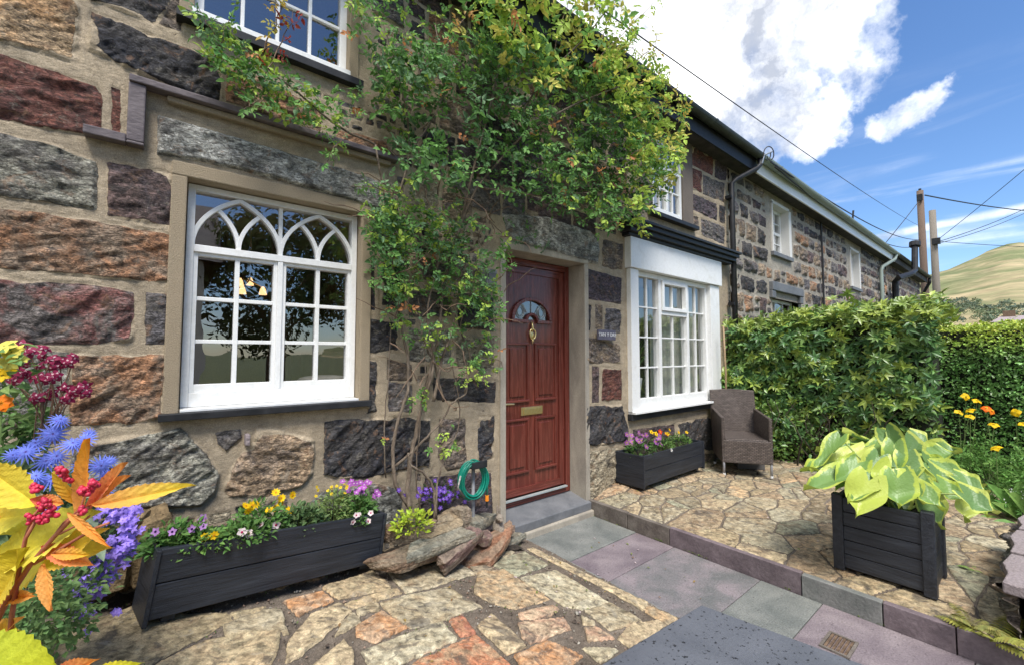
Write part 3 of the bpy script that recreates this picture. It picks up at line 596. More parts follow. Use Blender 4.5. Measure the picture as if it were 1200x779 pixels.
# ================================================================== COTTAGES
PAL = {'K': ((.045, .046, .055), (.085, .08, .078)), 'R': ((.215, .085, .062), (.14, .062, .052)), 'T': ((.46, .33, .2), (.50, .30, .15)), 'N': ((.42, .30, .19), (.30, .23, .17)), 'O': ((.40, .21, .115), (.30, .22, .155)),
       'G': ((.33, .32, .26), (.19, .18, .16)), 'P': ((.25, .11, .095), (.16, .14, .13)), 'B': ((.34, .26, .18), (.18, .15, .13)), 'L': ((.40, .40, .36), (.18, .18, .16)),
       'D': ((.10, .08, .085), (.16, .11, .10)), 'S': ((.15, .14, .145), (.2, .18, .16)), 'Y': ((.44, .38, .27), (.36, .31, .22)), 'V': ((.13, .10, .115), (.08, .07, .075))}
MS = [('T', [(-60, -45), (60, -12), (92, 5), (91, 74), (0, 47), (-60, 28)], .8), ('K', [(109, 14), (160, 35), (246, 68), (257, 90), (254, 118), (220, 107), (170, 88), (105, 60)], 1.3),
      ('K', [(100, -28), (205, -3), (198, 12), (178, 27), (108, 2)], 1.2), ('B', [(205, -6), (216, 0), (214, 36), (186, 26)], .6), ('R', [(-60, 45), (0, 65), (60, 85), (110, 100), (116, 110), (115, 150), (100, 158), (50, 148), (0, 138), (-60, 128)], .9),
      ('R', [(129, 103), (141, 107), (140, 155), (129, 152)], .5), ('G', [(-60, 140), (0, 158), (60, 170), (112, 190), (110, 245), (60, 237), (0, 230), (-60, 222)], 1.3), ('D', [(127, 191), (202, 205), (201, 265), (175, 262), (127, 252)], 1.0),
      ('O', [(-60, 236), (0, 245), (100, 258), (200, 275), (199, 331), (100, 323), (0, 314), (-60, 305)], 1.0), ('P', [(-60, 322), (0, 327), (90, 335), (153, 342), (154, 400), (100, 401), (30, 401), (-60, 398)], 1.1),
      ('S', [(172, 345), (197, 347), (196, 402), (170, 402)], .9), ('G', [(-60, 412), (60, 413), (80, 414), (82, 497), (-60, 500)], 1.2), ('O', [(84, 414), (195, 418), (193, 488), (160, 495), (85, 497)], 1.4), ('G', [(90, 520), (185, 508), (210, 503), (235, 525), (256, 555), (250, 577), (235, 592), (150, 592), (80, 590)], 1.9),
      ('S', [(252, 506), (280, 503), (283, 512), (266, 528), (255, 520)], .8), ('N', [(300, 502), (330, 505), (368, 515), (366, 555), (350, 570), (310, 580), (270, 580), (262, 572), (275, 545), (292, 525)], 1.6),
      ('T', [(60, 610), (200, 600), (196, 640), (150, 690), (60, 700)], 1.5), ('K', [(430, 420), (443, 424), (443, 480), (430, 483)], .9), ('K', [(430, 374), (468, 380), (468, 412), (430, 412)], .9), ('S', [(432, 262), (475, 275), (478, 300), (432, 292)], .9),
      ('K', [(432, 299), (440, 300), (440, 362), (432, 360)], .5), ('S', [(456, 448), (482, 452), (482, 482), (457, 480)], .8), ('B', [(455, 422), (482, 427), (482, 446), (456, 444)], .5), ('K', [(508, 440), (580, 446), (579, 472), (506, 468)], .9),
      ('K', [(381, 494), (440, 490), (504, 490), (502, 546), (470, 550), (430, 558), (395, 560), (381, 556)], 1.5), ('B', [(515, 492), (545, 492), (547, 545), (525, 550), (515, 535)], .9), ('K', [(560, 490), (579, 488), (579, 535), (560, 540)], .8),
      ('L', [(350, 600), (380, 576), (440, 568), (470, 575), (468, 620), (400, 640)], 1.2), ('V', [(500, 560), (575, 553), (579, 640), (480, 640)], .8), ('B', [(485, 300), (570, 312), (570, 336), (485, 327)], .9), ('S', [(480, 337), (530, 342), (530, 374), (480, 370)], .9),
      ('K', [(538, 344), (578, 349), (578, 388), (538, 383)], .9), ('G', [(480, 385), (528, 388), (528, 425), (482, 422)], .8), ('Y', [(534, 390), (578, 395), (578, 434), (534, 430)], .8), ('K', [(445, 305), (474, 308), (474, 362), (446, 358)], .7),
      ('O', [(266, 80), (300, 90), (375, 127), (374, 156), (300, 132), (265, 120)], .9), ('O', [(396, 152), (452, 165), (455, 182), (398, 172)], .8),
      ('B', [(706, 281), (730, 286), (730, 318), (706, 312)], .9), ('V', [(685, 314), (728, 326), (727, 356), (685, 350)], 1.1), ('K', [(686, 357), (693, 359), (692, 387), (686, 385)], .5), ('B', [(698, 358), (706, 359), (706, 385), (698, 384)], .5),
      ('S', [(709, 360), (728, 362), (727, 391), (709, 387)], .8), ('B', [(685, 394), (727, 402), (727, 426), (685, 425)], .9), ('B', [(686, 430), (690, 430), (690, 470), (686, 470)], .3), ('D', [(694, 430), (702, 431), (702, 470), (694, 470)], .6),
      ('R', [(706, 431), (728, 433), (728, 468), (706, 469)], .8), ('K', [(686, 476), (728, 474), (735, 500), (735, 516), (700, 522), (686, 520)], 1.5), ('Y', [(686, 530), (726, 525), (727, 600), (686, 600)], 1.0),
      ('R', [(812, 172), (836, 185), (835, 206), (811, 193)], .8), ('V', [(838, 186), (852, 194), (851, 213), (838, 208)], .8), ('R', [(811, 197), (822, 201), (822, 226), (811, 221)], .8), ('S', [(824, 205), (849, 215), (848, 237), (824, 228)], .8),
      ('V', [(812, 227), (840, 239), (840, 259), (812, 246)], .8), ('K', [(843, 241), (850, 243), (850, 263), (843, 261)], .5), ('B', [(812, 252), (819, 254), (819, 269), (812, 266)], .5), ('S', [(822, 256), (849, 266), (849, 287), (822, 276)], .8),
      ('D', [(742, 503), (790, 497), (790, 522), (742, 530)], .9), ('K', [(794, 494), (850, 486), (850, 525), (795, 533)], .9), ('B', [(742, 535), (850, 530), (850, 560), (742, 580)], .8),
      ('B', [(735, 256), (752, 262), (752, 270), (735, 266)], .4)]
stones = []
for k, px, b in MS:
    ca, cb = PAL[k]; j = 1+random.uniform(-.08, .12)
    pts = [(W(*q)[0], W(*q)[2]) for q in px]
    cc_ = np.mean(pts, 0); pts = [tuple(np.array(q)+(np.array(q)-cc_)/np.linalg.norm(np.array(q)-cc_)*.014) for q in pts]
    stones.append(dict(p=pts, ca=tuple(v*j for v in ca), cb=tuple(v*j for v in cb), b=b, r=.5+b*.5, a=random.uniform(-.6, .9), m=random.uniform(.0, .7) if k != 'K' else random.uniform(.2, 1.1)))
OPEN = [(.04, .90, 1.165, 2.30), (2.02, 2.95, -.2, 2.265), (3.64, 5.46, .84, 2.60), (4.08, 4.72, 3.02, 3.86), (.04, .80, 3.16, 4.0)]
def coursed(x0, x1, z0, z1, hrow, wmin, wmax, pal, gap, seed, avoid=(), b=(.7, 1.2), jit=.008, msm=(.0, .6)):
    r = random.Random(seed); out = []; z = z0
    A = [np.asarray(p) for p in avoid]; BB = [(a[:, 0].min()-.02, a[:, 0].max()+.02, a[:, 1].min()-.02, a[:, 1].max()+.02) for a in A]
    while z < z1:
        h = r.uniform(*hrow); x = x0-r.uniform(0, wmax)
        while x < x1:
            w = r.uniform(wmin, wmax)
            subs = [(x, w, z, h)]
            if r.random() < .22 and w > wmin*1.5: subs = [(x, w*.62, z, h), (x+w*.62, w*.38, z, h*.5), (x+w*.62, w*.38, z+h*.5, h*.5)]
            for sx, sw, sz, sh in subs:
                j = lambda: r.uniform(-jit, jit)
                P = [(sx+gap/2+j(), sz+gap/2+j()), (sx+sw-gap/2+j(), sz+gap/2+j()), (sx+sw-gap/2+j(), sz+sh-gap/2+j()), (sx+gap/2+j(), sz+sh-gap/2+j())]
                xs = np.linspace(sx+gap/2, sx+sw-gap/2, 4); zs = np.linspace(sz+gap/2, sz+sh-gap/2, 3); gx, gz = [v.ravel() for v in np.meshgrid(xs, zs)]
                if any((poly_sd(a, gx, gz) > -.015).any() for a, q_ in zip(A, BB) if gx[0] < q_[1] and gx[-1] > q_[0] and gz[0] < q_[3] and gz[-1] > q_[2]): continue
                if P[2][0] < x0 or P[0][0] > x1: continue
                ca, cb = PAL[r.choice(pal)]; k = r.uniform(.85, 1.2)
                out.append(dict(p=P, ca=tuple(v*k for v in ca), cb=tuple(v*k for v in cb), b=r.uniform(*b), r=r.uniform(.6, 1.2), a=r.uniform(-.6, .9), m=r.uniform(*msm)))
            x += w
        z += h
    return out
rect = lambda a, b, c, d: [(a, c), (b, c), (b, d), (a, d)]
XE = 5.93
avoid = [s['p'] for s in stones]+[rect(-.06, .98, 1.0, 2.62), rect(1.93, 3.05, -.2, 2.44), rect(3.50, 5.86, .78, 2.82), rect(4.0, 4.98, 2.9, 4.1), rect(-.08, .9, 3.02, 4.2), rect(-.36, 1.10, 2.62, 2.74), rect(-.36, -.1, 2.34, 2.74)]
stones += coursed(.95, XE, 2.5, 4.1, (.24, .31), .25, .55, 'KBOSDSV', .02, 3, avoid)
stones += coursed(.9, XE, -.1, 2.5, (.2, .3), .2, .45, 'KBSDBY', .02, 8, avoid)
stones += coursed(-1.0, .0, 3.2, 4.2, (.28, .33), .3, .6, 'KBTO', .03, 5, avoid)
stones += coursed(-1.0, .95, -.1, 1.12, (.16, .26), .2, .45, 'BGYSBG', .018, 15, avoid)

stones += coursed(-1.0, 2.0, .05, 1.12, (.055, .09), .06, .13, 'BGYSN', .016, 25, avoid+[s['p'] for s in stones[len(MS):]], msm=(0, .3), b=(.4, .9))
stones += coursed(-1.0, 5.9, 1.1, 4.0, (.05, .075), .05, .11, 'BGKSN', .014, 27, avoid+[s['p'] for s in stones[len(MS):]], msm=(0, .3), b=(.4, .8))
cot = thing('stone_cottage', 'near stone cottage with red front door, gothic arched window and climbing rose', 'cottage', (0, 0, 0), 'stone cottages in the terrace')
xs = [-1.0]
while xs[-1] < XE: xs.append(xs[-1]+(.0068 if xs[-1] < 1 else .0085 if xs[-1] < 3 else .011))
relief('wall', np.array(xs), np.arange(-.12, 4.12, .0082), stones, 'cottage_stone', lambda x, z, h: (x, -h, z), OPEN, cot, bulge=.013, rough=.020, warp=.006, edge=.018)

def opening_frame(name, x0, x1, z0, z1, band, depth, m, parent, front=-.014, bottom=False, bandt=None):
    q = MB(); bt = bandt or band
    q.box(x0-band, x0, front, depth, z0, z1); q.box(x1, x1+band, front, depth, z0, z1); q.box(x0-band, x1+band, front, depth, z1, z1+bt)
    if bottom: q.box(x0-band, x1+band, front, depth, z0-band, z0)
    return q.build(name, m, parent, bevel=.006)
def room(x0, x1, z0, z1, y0, y1, m, parent):
    q = MB(); e = .05; a, b, c, d = x0-e, x1+e, z0-e, z1+e
    q.add([(x0-.25, y1, z0-.35), (x1+.25, y1, z0-.35), (x1+.25, y1, z1+.12), (x0-.25, y1, z1+.12), (x0-.25, y0, z0-.35), (x1+.25, y0, z0-.35), (x1+.25, y0, z1+.12), (x0-.25, y0, z1+.12)],
          [(0, 1, 2, 3), (4, 0, 3, 7), (1, 5, 6, 2), (4, 5, 1, 0), (3, 2, 6, 7)])
    # front wall pieces around the opening, so that no daylight leaks in
    X0, X1, Z0, Z1 = x0-.25, x1+.25, z0-.35, z1+.12
    for (p, r_, s, t) in ((X0, x0, Z0, Z1), (x1, X1, Z0, Z1), (x0, x1, Z0, z0), (x0, x1, z1, Z1)): q.add([(p, y0, s), (r_, y0, s), (r_, y0, t), (p, y0, t)], [(0, 1, 2, 3)])
    return q.build('room', m, parent)
def grid_window(x0, x1, z0, z1, y, cols, rows, parent, fw=.045, bw=.018, m='white_paint', glass='glass', mull=None, trans=None, depth=.05, bottom=.0, name='window'):
    q = MB(); d0, d1 = y-depth/2, y+depth/2
    q.box(x0, x0+fw, d0, d1, z0, z1); q.box(x1-fw, x1, d0, d1, z0, z1); q.box(x0+fw, x1-fw, d0, d1, z1-fw, z1); q.box(x0+fw, x1-fw, d0, d1, z0, z0+fw+bottom)
    xi0, xi1, zi0, zi1 = x0+fw, x1-fw, z0+fw+bottom, z1-fw
    for i in range(1, cols):
        x = xi0+(xi1-xi0)*i/cols; w = bw if not (mull and i in mull) else .05
        q.box(x-w/2, x+w/2, y-depth*(.5 if w > bw else .3), y+.012, zi0, zi1)
    for j in range(1, rows):
        z = zi0+(zi1-zi0)*j/rows; w = bw if not (trans and j in trans) else .045
        q.box(xi0, xi1, y-depth*(.42 if w > bw else .26), y+.010, z-w/2, z+w/2)
    o = q.build(name, m, parent, bevel=.0025)
    g = MB(); g.add([(xi0-.005, y+.004, zi0-.005), (xi1+.005, y+.004, zi0-.005), (xi1+.005, y+.004, zi1+.005), (xi0-.005, y+.004, zi1+.005)], [(0, 1, 2, 3)]); g.build('pane', glass, o)
    return o

# -- window with gothic tracery
opening_frame('window_surround', .04, .90, 1.10, 2.30, .062, .15, 'render_sandy', cot, bandt=.07)
def gothic():
    x0, x1, z0, z1, y = .045, .895, 1.168, 2.295, .095; fw = .032
    q = MB(); d0, d1 = y-.03, y+.03
    q.box(x0, x0+fw, d0, d1, z0, z1); q.box(x1-fw, x1, d0, d1, z0, z1); q.box(x0+fw, x1-fw, d0, d1, z1-.03, z1); q.box(x0+fw, x1-fw, d0-.004, d1, z0, z0+.07)
    xm = (x0+x1)/2; zt = 1.968; q.box(xm-.013, xm+.013, d0-.003, d1, z0+.07, zt-.018); q.box(xm-.010, xm+.010, y-.006, d1, zt+.018, z1-.03); q.box(x0+fw, x1-fw, d0-.006, d1, zt-.018, zt+.018)
    for (a, b) in ((x0+fw, xm-.013), (xm+.013, x1-fw)):
        s = .019; zb, ztp = z0+.07, zt-.018                       # casement stiles
        q.box(a, a+s, y-.022, y+.02, zb, ztp); q.box(b-s, b, y-.022, y+.02, zb, ztp); q.box(a+s, b-s, y-.021, y+.02, zb, zb+.04); q.box(a+s, b-s, y-.021, y+.02, ztp-s, ztp)
        c = (a+b)/2; q.box(c-.011, c+.011, y-.018, y+.012, zb+.04, ztp-s)
        for j in (1, 2): z = zb+.04+(ztp-s-zb-.04)*j/3; q.box(a+s, b-s, y-.016, y+.011, z-.010, z+.010)
        a, b = (a-.008, xm) if a < xm-.1 else (xm, b+.008); c = (a+b)/2; w = (b-a); zs = zt+.018; k = (z1-.040-zs)/(w*.866)
        def arc(cx, sgn, t0, t1, n=14, rad=w, dy=0.0):                   # arcs of the intersecting tracery
            P = [(cx+sgn*rad*math.cos(t0+(t1-t0)*i/n), zs+rad*math.sin(t0+(t1-t0)*i/n)*k) for i in range(n+1)]
            for p, r_ in zip(P, P[1:]):
                dx, dz = r_[0]-p[0], r_[1]-p[1]; l = math.hypot(dx, dz); e = .002/l
                q.bar((p[0]-dx*e, y-.008+dy, p[1]-dz*e), (r_[0]+dx*e, y-.008+dy, r_[1]+dz*e), .021, .034); dy += .00013
        arc(b, -1, 0, math.pi/3); arc(a, 1, 0, math.pi/3, dy=-.0021)
        arc(c+w, -1, 0, math.acos(.75), dy=.0030); arc(c-w, 1, 0, math.acos(.75), dy=.0051)
    o = q.build('window', 'white_paint', cot, bevel=.002); o['label'] = 'white gothic window with pointed arched tracery'
    g = MB(); g.add([(x0+.02, y+.006, z0+.05), (x1-.02, y+.006, z0+.05), (x1-.02, y+.006, z1-.02), (x0+.02, y+.006, z1-.02)], [(0, 1, 2, 3)]); g.build('pane', 'glass', o)
    s = MB(); s.box(-.035, .965, -.055, .08, 1.118, 1.152); s.build('sill', 'black_paint', o, bevel=.003)
    s = MB(); s.box(.045, .895, -.02, .07, 1.153, 1.166); s.build('sill_board', 'white_old_paint', o, bevel=.002)
gothic()
room(.04, .90, 1.165, 2.30, .152, 2.6, 'room_wall', cot)
t = MB(); t.box(.62, .80, 1.35, 1.5, .82, 2.5); t.build('roof_post', 'timber_dark', cot)
# -- first-floor window above
opening_frame('window_surround', .04, .80, 3.12, 4.0, .06, .16, 'render_sandy', cot)
o = grid_window(.04, .80, 3.17, 4.0, .07, 4, 3, cot, fw=.04, glass='glass_upper', trans=None)
s = MB(); s.box(-.03, .88, -.05, .05, 3.075, 3.12); s.build('sill', 'black_paint', o, bevel=.003); s = MB(); s.box(.03, .81, -.015, .06, 3.121, 3.169); s.build('sill_board', 'white_paint', o, bevel=.002)
room(.04, .80, 3.17, 4.0, .162, 1.8, 'room_wall', cot)
s = MB(); s.box(.8, 1.6, .35, .4, 2.9, 3.9); 
# -- window 2: large casement in a white painted case
for a_, b_ in ((3.60, 3.735), (5.26, 5.50)): q = MB(); q.box(a_, b_, -.05, .09, .84, 2.30); q.build('window_case', 'white_paint', cot, bevel=.004)
q = MB(); q.box(3.575, 5.53, -.075, .09, 2.305, 2.62); q.build('window_head_board', 'white_paint', cot, bevel=.004)
q = MB(); q.box(3.50, 5.84, -.13, .02, 2.655, 2.70); q.box(3.48, 5.86, -.165, .02, 2.702, 2.745); q.box(3.46, 5.88, -.19, .02, 2.747, 2.775); q.box(3.53, 5.81, -.09, .02, 2.623, 2.653); q.build('cornice', 'black_paint', cot, bevel=.004)
def win2():
    q = MB(); x0, x1, z0, z1, y = 3.737, 5.258, .86, 2.30, .03; d0, d1 = y-.035, y+.035; fw = .05
    q.box(x0, x0+fw, d0, d1, z0, z1); q.box(x1-fw, x1, d0, d1, z0, z1); q.box(x0+fw, x1-fw, d0, d1, z1-fw, z1); q.box(x0+fw, x1-fw, d0, d1, z0, z0+.11)
    xa = (3.737+.05, 4.17), (4.22, 4.76), (4.81, 5.208)
    q.box(4.17, 4.22, d0, d1, z0+.11, z1-fw); q.box(4.76, 4.81, d0, d1, z0+.11, z1-fw)
    zi0, zi1 = z0+.11, z1-fw; zt = zi1-.34
    q.box(4.22, 4.76, d0, d1, zt-.045, zt)                       # transom below the small top light
    q.box(4.225, 4.265, d0-.018, y, zt+.002, zi1); q.box(4.715, 4.755, d0-.018, y, zt+.002, zi1); q.box(4.265, 4.715, d0-.018, y, zi1-.04, zi1-.001); q.box(4.265, 4.715, d0-.018, y, zt+.002, zt+.042)
    for i, (a, b) in enumerate(xa):
        c = (a+b)/2; q.box(c-.008, c+.008, y-.014, y+.012, zi0, zi1)
        for j in (1, 2, 3):
            z = zi0+(zi1-zi0)*j/4
            if i == 1 and j == 3: continue
            q.box(a, b, y-.013, y+.011, z-.008, z+.008)
    o = q.build('window', 'white_paint', cot, bevel=.0025); o['label'] = 'large white casement window with a small top light'
    g = MB(); g.add([(x0+.02, y+.005, z0+.05), (x1-.02, y+.005, z0+.05), (x1-.02, y+.005, z1-.02), (x0+.02, y+.005, z1-.02)], [(0, 1, 2, 3)]); g.build('pane', 'glass', o)
    s = MB(); s.box(3.60, 5.52, -.085, .02, .835, .857); s.build('sill_board', 'white_paint', o, bevel=.002)
    s = MB(); s.box(3.585, 5.53, -.05, .02, .77, .832); s.build('sill', 'black_paint', o, bevel=.003)
win2()
room(3.737, 5.258, .9, 2.30, .095, 2.6, 'room_pale', cot)
q = MB(); n = 70
V = [(4.19+1.12*i/n, .125+.005*math.sin(i*1.9), z) for z in (.93, 2.30) for i in range(n+1)]
q.add(V, [(i, i+1, n+2+i, n+1+i) for i in range(n)]); q.build('curtain', 'curtain', cot, smooth=True)
# -- first-floor window 2
opening_frame('window_surround', 4.08, 4.72, 3.0, 3.86, .24, .14, 'render_brown', cot)
o = grid_window(4.085, 4.715, 3.025, 3.855, .03, 4, 3, cot, fw=.045, mull=(2,), trans=(2,))
s = MB(); s.box(3.99, 4.99, -.07, .02, 2.94, 2.985); s.build('sill', 'black_paint', o, bevel=.003)
room(4.085, 4.715, 3.025, 3.855, .145, 1.6, 'room_wall', cot)
q = MB(); n = 30; V = [(4.1+.6*i/n, .13+.015*math.sin(i*2.1), z) for z in (3.0, 3.85) for i in range(n+1)]; q.add(V, [(i, i+1, n+2+i, n+1+i) for i in range(n)]); q.build('curtain', 'house_white', cot, smooth=True)
# -- lintels of rough slate
def rough_slab(name, poly, y0, y1, m, parent, amp=.012, seed=0, res=.016):
    P = np.asarray(poly); xs = np.arange(P[:, 0].min(), P[:, 0].max()+res, res); zs = np.arange(P[:, 1].min(), P[:, 1].max()+res, res); X, Z = np.meshgrid(xs, zs)
    d = poly_sd(P, X+fbm(X*12, Z*12, seed, 3)*.012, Z+fbm(X*12, Z*12, seed+4, 3)*.012)
    h = y0+(y1-y0)*ss(d, -.004, .02)+(fbm(X*5+Z*6, Z*14-X*6, seed+1, 5)*amp*3)*ss(d, 0, .03)
    keep = (d > -.012); ny, nx = X.shape; i = np.arange(nx*ny).reshape(ny, nx); q = np.stack([i[:-1, :-1], i[:-1, 1:], i[1:, 1:], i[1:, :-1]], -1).reshape(-1, 4)
    q = q[keep.ravel()[q].all(1)]; V = np.stack([X.ravel(), -h.ravel(), Z.ravel()], 1); u = np.zeros(len(V), bool); u[q.ravel()] = True; re = np.cumsum(u)-1
    k_ = np.tile((.50, .50, .46), (int(u.sum()), 1)); return link(name, npmesh(name, V[u], re[q], {'CA': k_, 'CB': k_*.45}), parent, m)
wp = lambda pts: [(W(*p)[0], W(*p)[2]) for p in pts]
rough_slab('lintel', wp([(184, 134), (240, 150), (300, 168), (400, 197), (445, 212), (446, 250), (420, 240), (300, 206), (240, 192), (182, 182)]), -.01, .028, 'cottage_stone', cot, seed=3, res=.009)
rough_slab('lintel', wp([(588, 250), (640, 254), (690, 270), (701, 282), (700, 311), (650, 297), (596, 283)]), -.01, .03, 'cottage_stone', cot, seed=9, res=.012)
# -- slate drip mould stepped down at the left
q = MB(); q.box(-.185, 1.11, -.065, .0, 2.672, 2.705); q.box(-.186, -.125, -.055, .0, 2.40, 2.671); q.box(-.325, -.1865, -.055, 0, 2.385, 2.425); q.box(-.1855, -.124, -.056, 0, 2.385, 2.399); q.build('drip_mould', 'slate_drip', cot, bevel=.005)
q = MB(); q.box(-.05, 1.07, -.035, 0, 2.64, 2.671); q.build('mould_bed', 'render_sandy', cot, bevel=.008)
# -- door
opening_frame('door_surround', 2.03, 2.945, -.05, 2.26, .055, .2, 'render_grey', cot, bandt=.06)
q = MB(); q.add([(2.0, -.05, .05), (2.97, -.05, .05), (2.97, -.05, .118), (2.0, -.05, .118), (2.0, .2, .05), (2.97, .2, .05), (2.97, .2, .165), (2.0, .2, .165)],
                [(0, 1, 2, 3), (3, 2, 6, 7), (1, 5, 6, 2), (0, 3, 7, 4), (4, 7, 6, 5), (0, 4, 5, 1)]); q.build('doorstep', 'slate_step', cot, bevel=.006)
q = MB(); q.box(1.98, 2.99, -.075, .0, -.05, .052); q.build('step_bed', 'render_grey', cot, bevel=.01)
def door():
    y = .20; X0, X1, Z0, Z1 = 2.035, 2.94, .17, 2.255
    q = MB(); f = .055
    q.box(X0, X0+f, y-.02, y+.06, Z0, Z1, 0); q.box(X1-f, X1, y-.02, y+.06, Z0, Z1, 0); q.box(X0+f, X1-f, y-.02, y+.06, Z1-f, Z1, 1); q.box(X0+f, X1-f, y-.02, y+.06, Z0, Z0+.05, 1)
    fr = q.build('door_frame', ['door_red', 'door_red_across'], cot, bevel=.003)
    q = MB(); q.box(X0+f+.01, X1-f-.01, y-.05, y-.021, Z0+.052, Z0+.066); q.build('weather_bar', 'lead', fr, bevel=.002)
    a, b, c, d = X0+f+.004, X1-f-.004, Z0+.07, Z1-f-.004; yl = y+.012
    q = MB(); r = .06
    q.box(a, a+r, yl-.014, yl+.03, c, d, 0); q.box(b-r, b, yl-.014, yl+.03, c, d, 0); q.box(a+r, b-r, yl-.014, yl+.03, d-r, d, 1); q.box(a+r, b-r, yl-.014, yl+.03, c, c+r, 1)
    ai, bi, ci, di = a+r, b-r, c+r, d-r; cx = (ai+bi)/2
    # panel slab with a half-round opening, built as strips around the fanlight
    zf = 1.735; rf = .225
    n = 20; arc = [(cx+rf*math.cos(math.pi*i/n), zf+rf*.82*math.sin(math.pi*i/n)) for i in range(n+1)]
    q.box(ai, bi, yl, yl+.02, ci, zf, 0)
    for p, r_ in zip(arc, arc[1:]): q.add([(p[0], yl, p[1]), (p[0], yl, di), (r_[0], yl, di), (r_[0], yl, r_[1])], [(0, 1, 2, 3)], 0)
    q.add([(ai, yl, zf), (ai, yl, di), (cx-rf, yl, di), (cx-rf, yl, zf)], [(3, 2, 1, 0)], 0); q.add([(cx+rf, yl, zf), (cx+rf, yl, di), (bi, yl, di), (bi, yl, zf)], [(3, 2, 1, 0)], 0)
    dr = q.build('door', ['door_red', 'door_red_across'], cot, bevel=0); dr['label'] = 'dark red wood grain door with half-round glazed fanlight'
    # fanlight surround and glass
    q = MB()
    def ring(r0, r1, y0, y1, k=.82, z=zf):
        for i in range(n):
            t0, t1 = math.pi*i/n, math.pi*(i+1)/n; P = [(cx+rr*math.cos(t), z+rr*k*math.sin(t)) for t, rr in ((t0, r0), (t1, r0), (t1, r1), (t0, r1))]
            q.prism(P[::-1], y0, y1)
    ring(rf-.022, rf+.012, yl-.024, yl+.004); ring(.055, .08, yl-.024, yl+.004, 1.0, zf-.02)
    q.box(cx-rf-.015, cx-.055, yl-.026, yl+.004, zf-.032, zf-.002); q.box(cx+.055, cx+rf+.015, yl-.026, yl+.004, zf-.032, zf-.002)
    fl = q.build('fanlight', 'door_red', dr, bevel=.003)
    g = MB(); g.add([(cx, yl+.006, zf)]+[(cx+rf*math.cos(math.pi*i/n), yl+.006, zf+rf*.82*math.sin(math.pi*i/n)) for i in range(n+1)], [(0, i+1, i+2) for i in range(n)]); g.build('glass', 'glass', dr)
    l = MB(); 
    for t in (.5,): l.tube([(cx, yl+.001, zf+.06), (cx, yl+.001, zf+rf*.8)], .004, 6)
    for s in (-1, 1):
        for k_, r_ in enumerate((.045, .03)):
            l.tube([(cx+s*(.125+r_*math.cos(v)*1.1), yl+.001, zf+.065+r_*math.sin(v)*1.3) for v in np.linspace(0, 6.3, 15)], .0035, 5)
        l.tube([(cx+s*.05, yl+.001, zf+.06), (cx+s*.09, yl+.001, zf+.12), (cx+s*.16, yl+.001, zf+.15)], .004, 5)
    l.build('leading', 'lead', dr)
    for (px0, px1, pz0, pz1) in ((ai+.035, cx-.035, 1.02, 1.53), (cx+.035, bi-.035, 1.02, 1.53), (ai+.035, cx-.035, .42, .88), (cx+.035, bi-.035, .42, .88)):
        q = MB(); w = .02
        for lay, (yy, ww) in enumerate(((yl-.016, w), )):
            q.box(px0, px1, yl-.014, yl+.001, pz1-w, pz1, 1); q.box(px0, px1, yl-.020, yl+.001, pz0, pz0+w, 1); q.box(px0, px0+w, yl-.013, yl+.001, pz0+w, pz1-w, 0); q.box(px1-w, px1, yl-.013, yl+.001, pz0+w, pz1-w, 0)
        q.box(px0+.05, px1-.05, yl-.010, yl+.001, pz0+.05, pz1-.05, 0)
        q.build('panel_moulding', ['door_red', 'door_red_across'], dr, bevel=.004)
    # letter box
    q = MB(); q.box(cx-.125, cx+.125, yl-.012, yl-.001, .905, .975); q.box(cx-.10, cx+.10, yl-.018, yl-.011, .918, .962); q.build('letter_box', 'brass', dr, bevel=.003)
    # knocker: plate, ring
    q = MB(); q.sphere((cx, yl-.010, 1.60), (.026, .010, .034), 12, 8); q.tube([(cx, yl-.012, 1.715), (cx, yl-.02, 1.67), (cx, yl-.012, 1.63)], [.006, .012, .008], 8)
    q.tube([(cx+.034*math.sin(v), yl-.022, 1.615+.055*math.cos(v)*(1.0 if math.cos(v) < 0 else .7)) for v in np.linspace(0, 6.283, 20)], .0065, 8); q.sphere((cx, yl-.02, 1.548), .012, 8, 6); q.tube([(cx, yl-.016, 1.545), (cx, yl-.016, 1.52)], [.006, .002], 6)
    q.build('door_knocker', 'brass', dr, smooth=True)
    q = MB(); q.tube([(a+.03, yl-.014, 1.02), (a+.03, yl-.06, 1.02)], .009, 8); q.tube([(a+.03, yl-.058, 1.02), (a+.08, yl-.062, 1.022), (a+.15, yl-.058, 1.017)], [.009, .008, .007], 8); q.box(a+.015, a+.045, yl-.02, yl-.0145, .93, 1.07); q.build('handle', 'brass', dr, smooth=False)
    q = MB(); q.box(X0-.1, X1+.1, y+.5, y+.52, -.1, 2.4); q.box(X0-.1, X1+.1, y+.06, y+.5, 2.3, 2.32); q.box(X0-.12, X0-.1, y+.06, y+.5, 0, 2.4); q.box(X1+.1, X1+.12, y+.06, y+.5, 0, 2.4); q.build('hallway', 'room_wall', cot)
door()
